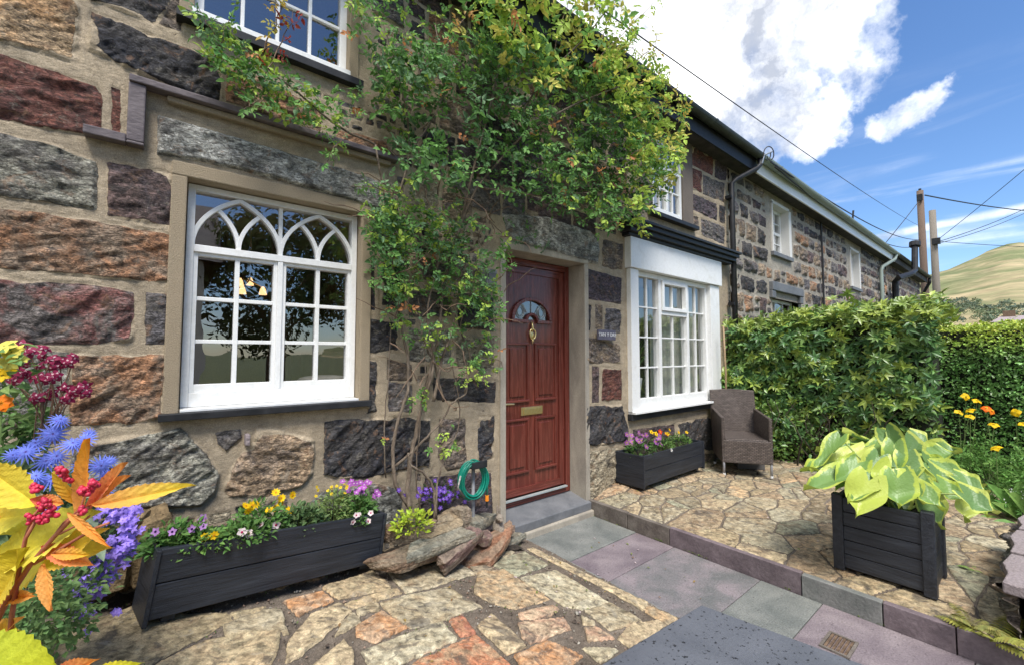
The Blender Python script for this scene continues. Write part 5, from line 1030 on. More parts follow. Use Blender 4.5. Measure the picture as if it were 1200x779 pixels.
# ---- square black box planter with variegated hosta
def hosta():
    a, b = G(978, 662, .125), G(1099, 702, .125); x0, y1, y0 = 3.228, a[1], b[1]; x1 = x0+.40; zb, zt = .125, .565
    T = thing('box_planter', 'square black wooden planter with panelled boards holding the variegated hosta', 'planter', ((x0+x1)/2, (y0+y1)/2, zb))
    n = 5; hh = (zt-zb-.02)/n
    for side in range(4):
        q = MB()
        for k in range(n):
            z0, z1 = zb+.012+k*hh, zb+.012+(k+1)*hh-.0035
            if side == 0: q.box(x0+.012, x0+.03, y0+.03, y1-.03, z0, z1)
            if side == 1: q.box(x1-.03, x1-.012, y0+.03, y1-.03, z0, z1)
            if side == 2: q.box(x0+.03, x1-.03, y0+.012, y0+.03, z0, z1)
            if side == 3: q.box(x0+.03, x1-.03, y1-.03, y1-.012, z0, z1)
        q.build('side_panel', 'planter_wood_side' if side < 2 else 'planter_wood', T, bevel=.003)
    for x in (x0, x1-.055):
        for y in (y0, y1-.055): q = MB(); q.box(x, x+.055, y, y+.055, zb-.006, zt+.006); q.build('corner_post', 'planter_wood', T, bevel=.004)
    q = MB(); q.box(x0+.03, x1-.03, y0+.03, y1-.03, zt-.06, zt-.05); tag(q.build('soil', 'soil', T), kind='stuff')
    cx, cy = (x0+x1)/2-.02, (y0+y1)/2
    P = thing('hosta', 'large hosta with blue green leaves edged in yellow, in the square black planter', 'plant', (cx, cy, zt-.05))
    m = bpy.data.materials.new('hosta_leaf'); m.use_nodes = True; t = m.node_tree; t.nodes.clear(); Lk = t.links.new
    o = nd(t, 'ShaderNodeOutputMaterial'); p = nd(t, 'ShaderNodeBsdfPrincipled', Roughness=.42); at = nd(t, 'ShaderNodeAttribute', attribute_name='Col'); sp = nd(t, 'ShaderNodeSeparateColor'); Lk(at.outputs['Color'], sp.inputs[0])
    tc_ = nd(t, 'ShaderNodeTexCoord'); nz = nd(t, 'ShaderNodeTexNoise', Scale=38, Detail=5, Roughness=.6, Distortion=.4); Lk(tc_.outputs['Object'], nz.inputs['Vector'])
    ad = nd(t, 'ShaderNodeMath', operation='MULTIPLY_ADD'); Lk(nz.outputs[0], ad.inputs[0]); ad.inputs[1].default_value = .55; Lk(sp.outputs['Red'], ad.inputs[2])
    rp = nd(t, 'ShaderNodeMapRange'); Lk(ad.outputs[0], rp.inputs[0]); rp.inputs[1].default_value = 1.00; rp.inputs[2].default_value = 1.07
    g1_ = nd(t, 'ShaderNodeMixRGB'); g1_.inputs[1].default_value = (.105, .205, .085, 1); g1_.inputs[2].default_value = (.19, .32, .08, 1); Lk(sp.outputs['Green'], g1_.inputs[0])
    y1_ = nd(t, 'ShaderNodeMixRGB'); y1_.inputs[1].default_value = (.58, .62, .16, 1); y1_.inputs[2].default_value = (.42, .52, .07, 1); Lk(sp.outputs['Green'], y1_.inputs[0])
    mxx = nd(t, 'ShaderNodeMixRGB'); Lk(rp.outputs[0], mxx.inputs[0]); Lk(g1_.outputs[0], mxx.inputs[1]); Lk(y1_.outputs[0], mxx.inputs[2]); Lk(mxx.outputs[0], p.inputs['Base Color'])
    # puckering between veins: bump from blue (across) and a noise
    wv = nd(t, 'ShaderNodeMath', operation='SINE'); mlt = nd(t, 'ShaderNodeMath', operation='MULTIPLY'); Lk(sp.outputs['Blue'], mlt.inputs[0]); mlt.inputs[1].default_value = 55; Lk(mlt.outputs[0], wv.inputs[0])
    sm_ = nd(t, 'ShaderNodeMath', operation='MULTIPLY_ADD'); Lk(wv.outputs[0], sm_.inputs[0]); sm_.inputs[1].default_value = .25
    n2_ = nd(t, 'ShaderNodeTexVoronoi', Scale=110, feature='SMOOTH_F1'); Lk(tc_.outputs['Object'], n2_.inputs['Vector']); Lk(n2_.outputs['Distance'], sm_.inputs[2])
    bp = nd(t, 'ShaderNodeBump', Strength=.35, Distance=.004); Lk(sm_.outputs[0], bp.inputs['Height']); Lk(bp.outputs[0], p.inputs['Normal'])
    tr = nd(t, 'ShaderNodeBsdfTranslucent'); Lk(mxx.outputs[0], tr.inputs[0]); ms = nd(t, 'ShaderNodeMixShader', Fac=.22); Lk(p.outputs[0], ms.inputs[1]); Lk(tr.outputs[0], ms.inputs[2]); Lk(ms.outputs[0], o.inputs[0]); MATS['hosta_leaf'] = m
    def leaf(base, tip, nrm, w, bend, pure):
        base, tip, nrm = np.array(base, float), np.array(tip, float), unit(np.array(nrm, float)); x = tip-base; Lh = np.linalg.norm(x); x = x/Lh; nrm = unit(nrm-(nrm@x)*x); y = np.cross(nrm, x); nu, nv = 12, 10; V, C = [], []
        ph = random.uniform(0, 6)
        for i in range(nu+1):
            t_ = i/nu; wd = w*(.92*math.sin(math.pi*min(1, t_*.93+.07)**.62)**.85 if t_ < 1 else 0.0)*(1-t_**5)
            back = -.13*w*(1-min(1, t_/.22))                       # heart lobes reach back past the stalk
            for j in range(-nv//2, nv//2+1):
                s = j/(nv/2); e = abs(s)
                px = t_*Lh+back*2.2*e*(2-e)*(1 if t_ < .22 else 0); zz = -bend*Lh*t_*t_+.16*w*e**1.3-.10*w*math.sin(math.pi*t_)+.018*math.sin(t_*9+ph+s*2)*e
                V.append(base+x*px+y*s*wd*.5+nrm*zz); edge = max(e, (t_-.2)*1.22, 0)
                C.append((edge*(1.0 if not pure else 1.6)-(.0 if not pure else -.9), random.random()*.1+(.3+.7*((k*37) % 10)/10), t_*.75+e*.25))
        Fs = [(i*(nv+1)+j, i*(nv+1)+j+1, (i+1)*(nv+1)+j+1, (i+1)*(nv+1)+j) for i in range(nu) for j in range(nv)]
        me = npmesh('leaf', V, Fs, {'Col': np.array(C)}); ob = link('leaf', me, P, 'hosta_leaf'); return ob
    # leaves by their place in the crown: (image x, y of stalk end; tip x, y; depth offset; width m; facing; pure yellow)
    Z = lambda x, y, c: PT(x, y, c)
    C0 = 2.62
    LV = [((1013, 524), (942, 571), .06, .12, (-.5, -.2, .8), 1), ((985, 512), (950, 552), .03, .12, (-.4, .2, .85), 0), ((1012, 526), (962, 524), .25, .13, (-.1, 0, 1), 1), ((1040, 523), (987, 502), .38, .13, (-.3, .2, .9), 1), ((1005, 542), (978, 576), -.12, .15, (-.75, -.3, .5), 0),
          ((1018, 563), (1003, 606), -.28, .19, (-.85, -.3, .35), 1), ((1030, 535), (1015, 564), -.10, .14, (-.6, -.3, .7), 0), ((1052, 560), (1054, 595), -.30, .185, (-.85, -.4, .35), 0), ((1045, 550), (1028, 578), -.22, .15, (-.7, -.3, .6), 1), ((1080, 572), (1105, 620), -.24, .17, (-.7, -.6, .3), 0),
          ((1060, 515), (1080, 545), .20, .17, (-.6, -.2, .8), 0), ((1085, 530), (1125, 529), .12, .15, (-.3, -.4, .85), 0), ((1085, 542), (1148, 580), .02, .18, (-.35, -.6, .7), 0), ((1090, 550), (1130, 583), -.1, .15, (-.4, -.6, .6), 0), ((1132, 574), (1160, 605), -.05, .14, (-.5, -.8, .3), 0),
          ((1130, 577), (1133, 612), -.14, .14, (-.7, -.7, .2), 1), ((1038, 505), (1062, 540), .1, .14, (-.7, 0, .7), 0), ((1048, 520), (1048, 520+42), .0, .13, (-.8, -.2, .55), 0), ((1100, 545), (1156, 568), .16, .16, (-.2, -.5, .85), 1), ((1040, 512), (1030, 502), .45, .12, (-.2, .1, 1), 0),
          ((1055, 580), (1048, 603), -.12, .13, (-.8, -.3, .5), 0), ((1074, 556), (1092, 585), -.12, .14, (-.6, -.5, .6), 0), ((1000, 530), (965, 548), .1, .12, (-.4, .1, .9), 0), ((1070, 508), (1095, 524), .38, .13, (-.3, -.2, .95), 0), ((1020, 545), (1000, 560), .12, .14, (-.5, 0, .8), 0),
          ((1110, 560), (1140, 600), .15, .15, (-.4, -.7, .6), 0), ((1062, 535), (1070, 566), -.05, .15, (-.7, -.3, .6), 1), ((1030, 520), (1008, 540), .18, .14, (-.5, .1, .85), 1)]
    for x, y in ((1005, 512), (1032, 510), (1060, 514), (1088, 522), (1112, 524), (975, 523), (958, 543), (998, 538), (1036, 532), (1103, 541), (1122, 552), (1142, 566), (1150, 588), (1092, 583), (1070, 572), (1022, 552), (985, 545), (1050, 546), (1080, 548), (1118, 575), (965, 560), (1010, 572), (1040, 566)):
        dx, dy_ = x-1052, (y-548)*1.2; l = math.hypot(dx, dy_)+1e-6; dx, dy_ = dx/l, dy_/l; ln = random.uniform(17, 24)
        LV.append(((x-dx*ln, y-dy_*ln*.7-3), (x+dx*ln, y+dy_*ln*.5+9), (548-y)*.0085+random.uniform(-.04, .06), random.uniform(.12, .16), (-.62+random.uniform(-.15, .15), -.25-.3*dx, .68), 0))
    LV = [(b_, t_, o_, w_, n_, 1 if (p_ and k_ in (0, 5, 8, 15)) else 0) for k_, (b_, t_, o_, w_, n_, p_) in enumerate(LV)]
    q = MB()
    for k, (bs, tp_, off, w, nr, pure) in enumerate(LV):
        c = C0+off; A_, B_ = Z(*bs, c+.03), Z(*tp_, c-.06)
        leaf(A_, B_, nr, w*1.08, random.uniform(.0, .13), pure)
        root = np.array((cx+random.uniform(-.07, .07), cy+random.uniform(-.09, .09), zt-.06)); mid = (root+A_)/2+np.array((0, 0, .04)); q.tube([root, mid, A_+np.array((0, 0, -.002))], [.007, .006, .004], 6, col=(.38, .48, .16))
    q.build('leaf_stalk', 'leaf', P, smooth=True)
hosta()

# ================================================================== RATTAN CHAIR
def uvbox(me):
    uv = me.uv_layers.new(name='UVMap')
    for p in me.polygons:
        n = p.normal; 
        for li in p.loop_indices:
            v = me.vertices[me.loops[li].vertex_index].co
            if abs(n.z) > .7: uv.data[li].uv = (v.x, v.y)
            elif abs(n.y) > abs(n.x): uv.data[li].uv = (v.x, v.z)
            else: uv.data[li].uv = (v.y, v.z)
def chair():
    FL, FR = G(848, 556, .135), G(906, 560, .135); e = unit(FR-FL); wd = float(np.linalg.norm(FR-FL)); yaw = math.atan2(e[1], e[0])
    T = thing('rattan_armchair', 'dark brown woven rattan armchair between the white window and the hedge', 'chair', ((FL[0]+FR[0])/2, (FL[1]+FR[1])/2, .135), rotz=yaw)
    w = wd/2+.01; dp = .52   # local: x across, y backwards, front at y=0
    def prt(name, q, bev=.008):
        o = q.build(name, 'rattan', T, bevel=bev, local=True); uvbox(o.data); return o
    q = MB(); q.prism([(-w+.04, .335), (w-.04, .335), (w-.04, .385), (0, .39), (-w+.04, .385)], .005, dp, 'y'); prt('seat', q)
    q = MB(); q.box(-w+.015, w-.015, -.005, .02, .135, .375); prt('front_panel', q)
    for s in (-1, 1):
        q = MB(); x0, x1 = sorted((s*w, s*(w-.035)))
        q.add([(x0, 0, .13), (x1, 0, .13), (x1, dp+.03, .13), (x0, dp+.03, .13), (x0, .0, .615), (x1, .0, .615), (x1, dp+.06, .655), (x0, dp+.06, .655)], [(0, 3, 2, 1), (4, 5, 6, 7), (0, 1, 5, 4), (1, 2, 6, 5), (2, 3, 7, 6), (3, 0, 4, 7)]); prt('arm', q)
    q = MB(); q.add([(-w, dp, .13), (w, dp, .13), (w, dp+.03, .13), (-w, dp+.03, .13), (-w, dp+.13, .86), (w, dp+.13, .86), (w, dp+.165, .86), (-w, dp+.165, .86), (0, dp+.16, .875), (0, dp+.195, .875)], [(0, 3, 2, 1), (0, 1, 5, 8, 4), (3, 7, 9, 6, 2), (1, 2, 6, 5), (3, 0, 4, 7), (4, 8, 9, 7), (8, 5, 6, 9)]); prt('backrest', q)
    for x in (-w+.018, w-.018):
        for y in (.012, dp): q = MB(); q.tube([(x, y, .0), (x, y, .2)], .013, 8); lg = q.build('leg', 'grey_box' if y < .1 else 'black_paint', T, smooth=True, local=True); q = MB(); q.tube([(x, y, -.002), (x, y, .02)], .015, 8); q.build('foot_cap', 'white_old_paint', lg, local=True)
    p = G(880, 548, .13); T2_ = thing('storage_box', 'plain grey block standing under the seat of the rattan armchair', 'box', (p[0], p[1], .12), rotz=yaw)
    q = MB(); q.box(-.14, .14, -.02, .24, 0, .13); q.build('box_body', 'grey_box_dark', T2_, bevel=.006, local=True); q = MB(); q.box(-.146, .146, -.026, .246, .131, .15); q.build('lid', 'grey_box_dark', T2_, bevel=.004, local=True)
mat('grey_box_dark', (.075, .07, .072), (.10, .095, .09), scale=8, var=.1, rough=.6)
chair()
a = W(856, 492, -.12)
T = MB(); T.tube([(5.35, -.16, .13), (5.36, -.17, 1.2), (5.35, -.16, 1.78)], [.013, .012, .011], 8); tag(T.build('garden_cane', 'bamboo', smooth=True), 'thin brown cane standing upright behind the armchair against the hedge', 'cane')

# ================================================================== HEDGES
def hedge_surface(N, x0, y0, y1, z0, z1, depth, seed, amp=.14, front_only=.68):
    """sample points and outward normals on the front (-X) face, top and wall-side end of a hedge block"""
    r = np.random.default_rng(seed); s = r.random(N); P = np.zeros((N, 3)); Nn = np.zeros((N, 3))
    y = r.uniform(y0, y1, N); z = z0+(z1-z0)*r.random(N)**.85; f = s < front_only
    b = fbm(y*1.7, z*1.9, seed, 4)*amp*2.4
    P[f] = np.stack([x0-b[f], y[f], z[f]], 1); Nn[f] = (-1, 0, .25)
    t = (s >= front_only); x = x0+r.random(N)*depth
    b2 = fbm(x*2, y*1.7, seed+5, 4)*amp*2.2
    P[t] = np.stack([x[t], y[t], z1+b2[t]], 1); Nn[t] = (-.1, 0, 1)
    k = (z1-P[:, 2]); rr = f & (k < .30); P[rr, 0] += (.30-k[rr])**2*2.2; Nn[rr, 2] += .6     # rounded shoulder
    return P, unit(Nn)
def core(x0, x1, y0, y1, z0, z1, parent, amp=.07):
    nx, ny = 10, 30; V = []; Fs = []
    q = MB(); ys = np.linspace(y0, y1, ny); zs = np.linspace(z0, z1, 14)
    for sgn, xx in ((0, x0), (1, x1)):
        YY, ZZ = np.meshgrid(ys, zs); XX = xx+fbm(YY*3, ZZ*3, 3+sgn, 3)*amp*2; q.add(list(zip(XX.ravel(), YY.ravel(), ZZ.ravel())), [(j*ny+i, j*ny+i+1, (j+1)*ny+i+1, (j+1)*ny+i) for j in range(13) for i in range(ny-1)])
    q.box(x0+.03, x1-.03, y0+.02, y1-.02, z0, z1-.02); return q.build('dark_core', 'bush_core', parent)  # solid dark filler added for the dim inside, blocks see-through
def hedge1():
    H = thing('laurel_hedge', 'broad-leaved glossy evergreen hedge with whorled leaves next to the cottage wall', 'hedge', (6.2, -.7, .1), 'hedges')
    ps = []
    x0, y0, y1, z0, z1 = 6.0, -1.95, .0, .25, 1.98
    P, Nn = hedge_surface(1900, x0, y0, y1, z0, z1, 1.9, 12, .2)
    # end nearest the white window bulges forward
    k = ss(P[:, 1], -1.1, 0)*.36*(1-ss(P[:, 0], 6.0, 6.6)); P[:, 0] -= k
    P[:, 2] -= .10*ss(P[:, 1], -.9, -.1)*(P[:, 2] > 1.2)
    W_ = len(P); ax = unit(Nn+rng.normal(size=(W_, 3))*.38); n = 8; T = leaf_t(.35, 4, .16, .25)
    ta = unit(np.cross(ax, rdir(W_))); tb = np.cross(ax, ta); tone = rng.random(W_)
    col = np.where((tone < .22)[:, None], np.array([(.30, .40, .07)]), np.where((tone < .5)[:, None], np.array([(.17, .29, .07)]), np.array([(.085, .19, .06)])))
    top = P[:, 2] > 1.75; col[top] = col[top]*.6+np.array((.36, .42, .07))*.45  # uppermost whorls tinted yellow-green, sun on the hedge top put into colour
    P += ax*rng.uniform(-.24, .05, W_)[:, None]
    for i in range(n):
        th = i*2*math.pi/n+rng.uniform(-.25, .25, W_); d = ta*np.cos(th)[:, None]+tb*np.sin(th)[:, None]+ax*rng.uniform(.15, .85, W_)[:, None]
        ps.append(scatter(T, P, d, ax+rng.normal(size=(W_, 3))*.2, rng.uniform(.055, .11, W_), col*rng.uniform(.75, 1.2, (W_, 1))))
    P2, N2 = hedge_surface(7000, x0, y0, y1, z0, z1, 1.9, 77, .2); P2[:, 0] -= ss(P2[:, 1], -1.1, 0)*.36*(1-ss(P2[:, 0], 6.0, 6.6)); P2[:, 2] -= .10*ss(P2[:, 1], -.9, -.1)*(P2[:, 2] > 1.2); P2 += N2*rng.uniform(-.26, .06, (7000, 1))
    ps.append(scatter(leaf_t(.45, 3, .16, .2), P2, rdir(7000)+N2*.4, N2+rdir(7000)*.8, rng.uniform(.03, .085, 7000), vary((.13, .25, .06), 7000, .5)))
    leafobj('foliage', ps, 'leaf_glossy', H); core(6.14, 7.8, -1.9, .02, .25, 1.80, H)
    q = MB()
    for i in range(46):
        y = random.uniform(-1.5, -.05); x = 6.0+random.uniform(-.1, .2)-.3*ss(np.array(y), -1.1, 0); z = .1; p = [(x, y, z)]
        for j in range(5): x += random.uniform(-.09, .07); y += random.uniform(-.12, .12); z += random.uniform(.08, .2); p.append((x, y, z))
        q.tube(p, [.010, .009, .008, .006, .005, .003], 5)
    q.build('stems', 'twig_dark', H)
    # lower tangle of smaller leaves at the foot
    N = 1500; y = rng.uniform(-1.35, -.05, N); z = .14+rng.random(N)**1.2*.75; x = 5.95-.28*ss(y, -1.1, 0)+rng.uniform(-.14, .2, N)
    keep = fbm(y*4, z*4, 66, 3) > -.07; x, y, z = x[keep], y[keep], z[keep]; N = len(x)
    U = thing('undergrowth', 'leggy small-leaved undergrowth at the foot of the broad-leaved hedge', 'plant', (5.9, -.7, .1))
    tag(leafobj('foliage', [scatter(LEAFS, np.stack([x, y, z], 1), rdir(N)+np.array((-.4, 0, .2)), rdir(N)+np.array((-.5, 0, .7)), rng.uniform(.03, .06, N), vary((.13, .23, .05), N, .4))], 'leaf', U), kind='stuff')
hedge1()
def hedge2():
    H = thing('clipped_hedge', 'long neatly clipped small-leaved hedge, its top tinted sunlit yellow green', 'hedge', (7.4, -3, .1), 'hedges')
    x0, y0, y1, z0, z1 = 7.0, -5.4, -1.25, .25, 1.75
    P, Nn = hedge_surface(36000, x0, y0, y1, z0, z1, 1.5, 31, .10, .66)
    low = fbm(P[:, 1]*9, P[:, 2]*9, 90, 3); P += Nn*(low*.12-.01)[:, None]
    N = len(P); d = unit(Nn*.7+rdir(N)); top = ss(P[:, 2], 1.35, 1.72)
    c = vary((.12, .25, .065), N, .35)*(1-top[:, None]*.75)+vary((.36, .44, .05), N, .22)*top[:, None]*.75  # yellow-green blend towards the top paints the sunlit crown
    br = (rng.random(N) < .25); c[br] = c[br]*1.5
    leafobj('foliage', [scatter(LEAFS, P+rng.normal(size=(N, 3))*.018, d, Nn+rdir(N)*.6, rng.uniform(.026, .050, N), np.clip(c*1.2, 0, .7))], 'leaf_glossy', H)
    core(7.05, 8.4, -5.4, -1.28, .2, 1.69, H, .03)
hedge2()
# ================================================================== BED PLANTS ON THE RIGHT
def bedmass(name, label, pts, N, size, col, T=LEAFN, h=(.05, .4), kind='stuff', cat='plants', spread=.12, up=.5):
    H = thing(name, label, cat, (pts[0][0], pts[0][1], .1)); ctr = np.array(pts)[rng.integers(0, len(pts), N)]
    a = rng.uniform(0, 2*math.pi, N); r = np.sqrt(rng.random(N))*ctr[:, 2]; z = ctr[:, 3]+(ctr[:, 4])*(1-(r/ctr[:, 2])**2)*rng.uniform(.55, 1, N)
    P = np.stack([ctr[:, 0]+r*np.cos(a), ctr[:, 1]+r*np.sin(a), z], 1); d = np.stack([np.cos(a), np.sin(a), rng.uniform(-.1, up, N)], 1)+rng.normal(size=(N, 3))*.5
    o = leafobj('foliage', compound(P, d, size*rng.uniform(.7, 1.2, N), vary(col, N, .35), 5, T) if T is LEAFN else [scatter(T, P, d, np.array([0, 0, 1.])+rng.normal(size=(N, 3))*.5, size*rng.uniform(.7, 1.2, N), vary(col, N, .35))], 'leaf', H)
    if kind: tag(o, kind=kind)
    q = MB()
    for i in range(60):
        p = P[i]; b = ctr[i]; q.tube([(b[0]+(p[0]-b[0])*.4, b[1]+(p[1]-b[1])*.4, b[3]-.05), p], .003, 4, col=(.12, .2, .06))
    q.build('stem', 'leaf', H); return H
bedmass('poppy_foliage', 'mass of ferny green poppy leaves in the bed before the clipped hedge', [(6.0, -2.35, .38, .15, .50), (5.55, -2.75, .45, .15, .52), (6.3, -2.9, .5, .15, .55), (5.6, -3.2, .5, .15, .5), (6.55, -2.1, .3, .12, .35), (6.6, -1.7, .3, .1, .33)], 3000, .042, (.12, .26, .055))
bedmass('leafy_ground_cover', 'low dark ground cover under the hedges behind the hosta', [(6.5, -1.35, .3, .08, .2), (6.2, -1.75, .3, .06, .22), (6.7, -1.6, .3, .08, .3), (5.9, -2.0, .28, .06, .25), (6.0, -1.3, .2, .06, .14)], 1500, .045, (.075, .15, .045), LEAFS)
def poppy(px, py, c, col, label, n=4):
    p = PT(px, py, c); base = (p[0]+random.uniform(-.08, .12), p[1]+random.uniform(-.12, .12), .25)
    T = thing('poppy', label, 'flower', base, 'poppies before the clipped hedge'); q = MB(); q.tube([base, ((base[0]+p[0])/2+.02, (base[1]+p[1])/2, (base[2]+p[2])/2+.04), p], .0028, 5, col=(.2, .28, .1)); q.build('stem', 'leaf', T)
    nr = unit(np.array([-.5, -.05, .75])+rng.normal(size=3)*.25); leafobj('flower_head', [petals(p, n, .040, nr, col, 1.25, -.35), disc(p+nr*.01, .010, nr, (.75, .6, .05))], 'petal', T)
for x, y, c, col, lb in ((1132, 464, 5.2, YEL, 'yellow poppy, leftmost and highest of the poppies'), (1145, 469, 5.1, YEL, 'yellow poppy just right of the highest one'), (1124, 482, 5.0, (.8, .55, .02), 'yellow poppy, leftmost of the lower ones'), (1137, 480, 5.0, YEL, 'small yellow poppy above a wide open one'),
                         (1137, 487, 4.9, YEL, 'wide open yellow poppy below the small one'), (1156, 478, 5.1, (.85, .16, .01), 'the only orange red poppy'), (1162, 481, 5.0, ORNG, 'orange yellow poppy touching the orange red one'), (1165, 497, 4.9, YEL, 'yellow poppy lowest of the middle group'),
                         (1190, 483, 4.9, YEL, 'wide yellow poppy near the right edge above the ferny leaves'), (1200, 496, 4.8, YEL, 'yellow poppy cut by the right edge of the picture'), (1167, 524, 4.4, YEL, 'small single yellow poppy low down among the ferny leaves')):
    poppy(x, y, c*.82, col, lb)
def lily():
    T = thing('lily_of_the_valley', 'broad-leaved clump with sprays of tiny white flowers behind the low stone wall', 'plant', (4.6, -2.6, .12)); ps = []; P, D, Nn, S = [], [], [], []
    for (x, y, tx, ty, c, s) in ((1178, 608, 1140, 602, 3.5, .2), (1180, 612, 1143, 617, 3.4, .18), (1185, 600, 1172, 572, 3.5, .2), (1186, 605, 1160, 585, 3.5, .2), (1195, 600, 1196, 570, 3.5, .2), (1190, 612, 1160, 628, 3.3, .17), (1205, 598, 1215, 560, 3.5, .2), (1200, 615, 1180, 590, 3.4, .2), (1175, 618, 1150, 634, 3.3, .13), (1210, 612, 1195, 580, 3.4, .2), (1193, 590, 1183, 565, 3.7, .2)):
        a, b = PT(x, y, c), PT(tx, ty, c-.05); P.append(a); D.append(b-a); Nn.append((-.6, -.1, .7)); S.append(float(np.linalg.norm(b-a))*1.15)
    leafobj('foliage', [scatter(leaf_t(.42, 7, .25, .25), P, D, Nn, S, vary((.20, .36, .09), len(P), .2))], 'leaf_glossy', T)
    ps = []; q = MB()
    for k in range(7):
        b = PT(1180+random.uniform(-6, 22), 605, 3.45); t_ = PT(1178+k*4.5, 570+random.uniform(-2, 16), 3.4); q.tube([b, (b+t_)/2+np.array((0, 0, .02)), t_], .002, 4, col=(.25, .4, .12))
        for j in range(7): p = t_+(b-t_)*j*.05+rng.normal(size=3)*.006; ps.append(petals(p, 5, .006, face_dir(), (.8, .82, .78), .9))
    q.build('stem', 'leaf', T); tag(leafobj('blossom', ps, 'petal', T), kind='stuff')
lily()
# low wall with flat capstones, fern at its foot
def low_wall():
    T = thing('low_garden_wall', 'low rough stone wall with pinkish flat capstones at the right edge', 'wall', (3.4, -2.7, 0))
    for k, (xa, xb, ya, yb) in enumerate(((3.0, 3.50, -2.98, -2.46), (3.505, 4.0, -3.0, -2.47), (4.005, 4.4, -3.0, -2.49))):
        q = MB(); q.prism([(xa+.03, ya), (xb-.02, ya+.01), (xb, (ya+yb)/2), (xb-.02, yb-.01), ((xa+xb)/2+.06, yb+.012), ((xa+xb)/2-.08, yb-.008), (xa+.02, yb+.004), (xa, (ya+yb)/2+.03)], .335, .385, 'z'); q.build('capstone', 'wall_cap', T, bevel=.006)
    st = coursed(3.0, 4.4, -.1, .33, (.07, .12), .1, .3, 'BGSB', .02, 51, jit=.01, b=(1, 2.4)); relief('stonework', np.arange(3.02, 4.38, .014), np.arange(-.1, .328, .014), st, 'far_stone', lambda x, z, h: (x, -2.50+h*1.3, z), (), T, bulge=.03, rough=.03, warp=.01)
    q = MB(); q.box(3.04, 4.36, -2.95, -2.53, -.1, .328); q.build('wall_core', 'render_brown', T)
low_wall()
def fern(name, label, base, fr, L0, col, seed, droop=.6):
    r = random.Random(seed); T = thing(name, label, 'fern', base, 'ferns'); base = np.array(base, float)
    for k in range(fr):
        az_ = r.uniform(0, 2*math.pi); Ln = L0*r.uniform(.6, 1.1); P, D, Nn, S = [], [], [], []; el = r.uniform(.5, 1.1)
        h = np.array((math.cos(az_), math.sin(az_), 0)); prev = base.copy(); pts = [prev]
        for i in range(16):
            t_ = i/16; e = el-droop*2.0*t_; prev = prev+(h*math.cos(e)+np.array((0, 0, math.sin(e))))*Ln/16; pts.append(prev); side = np.cross(h, (0, 0, 1)); wd = Ln*.26*math.sin(math.pi*min(1, t_*.85+.12))
            if i > 1:
                for s in (-1, 1): P.append(prev); D.append(side*s+h*.35+np.array((0, 0, -.1))); Nn.append((0, 0, 1)); S.append(wd)
        V, Fs, C = scatter(leaf_t(.3, 3, .1, .2), P, D, Nn, S, vary(col, len(P), .25))
        leafobj('frond', [(V, Fs, C)], 'leaf', T)
fern('fern', 'yellowing fern at the foot of the low stone wall in the bottom right corner', G(1160, 752, .10), 13, .22, (.30, .31, .07), 4, .55)
fern('fern', 'small green fern frond growing beside the square planter on the terrace', G(1141, 668, .125), 5, .07, (.2, .32, .08), 8)
fern('fern', 'brown and green fern clump under the capstones by the terrace corner', G(1140, 735, .15), 9, .15, (.26, .26, .08), 14, .6)

# ================================================================== DARK SLATE TABLE TOP in the bottom foreground
a, b, c = G(703, 779, .42), G(822, 708, .42), G(1015, 779, .42); ux = unit(b-a); uy = unit(c-b)
T = thing('slate_table', 'smooth dark grey speckled slate top at the bottom edge in front of the path', 'table', (b[0], b[1], 0))
q = MB(); P4 = [b, b-ux*1.3, b-ux*1.3+uy*.62, b+uy*.62]
q.prism([(p[0], p[1]) for p in P4], .385, .42, 'z'); q.build('table_top', 'table_slate', T, bevel=.004)
for (i, j) in ((.12, .12), (.12, .5), (1.15, .12), (1.15, .5)):
    p = b-ux*i+uy*j; q = MB(); q.box(p[0]-.04, p[0]+.04, p[1]-.04, p[1]+.04, -.02, .384); q.build('leg', 'kerb_green', T, bevel=.006)

# iron grille in the path
T = thing('drain_grille', 'small rusty slatted drain grille set in the purple path slab', 'drain', (2.72, -2.02, .004)); a, b = G(968, 752, 0), G(996, 764, 0)
q = MB(); cx_, cy_ = (a[0]+b[0])/2+.02, (a[1]+b[1])/2
q.box(cx_-.085, cx_+.085, cy_-.06, cy_-.048, .001, .010); q.box(cx_-.085, cx_+.085, cy_+.048, cy_+.06, .001, .010); q.box(cx_-.085, cx_-.073, cy_-.047, cy_+.047, .001, .010); q.box(cx_+.073, cx_+.085, cy_-.047, cy_+.047, .001, .010)
q.build('frame', 'kerb_brown', T); q = MB()
for k in range(6): y = cy_-.040+k*.016; q.box(cx_-.072, cx_+.072, y-.005, y+.005, .001, .008)
q.build('bars', 'timber_dark', T)

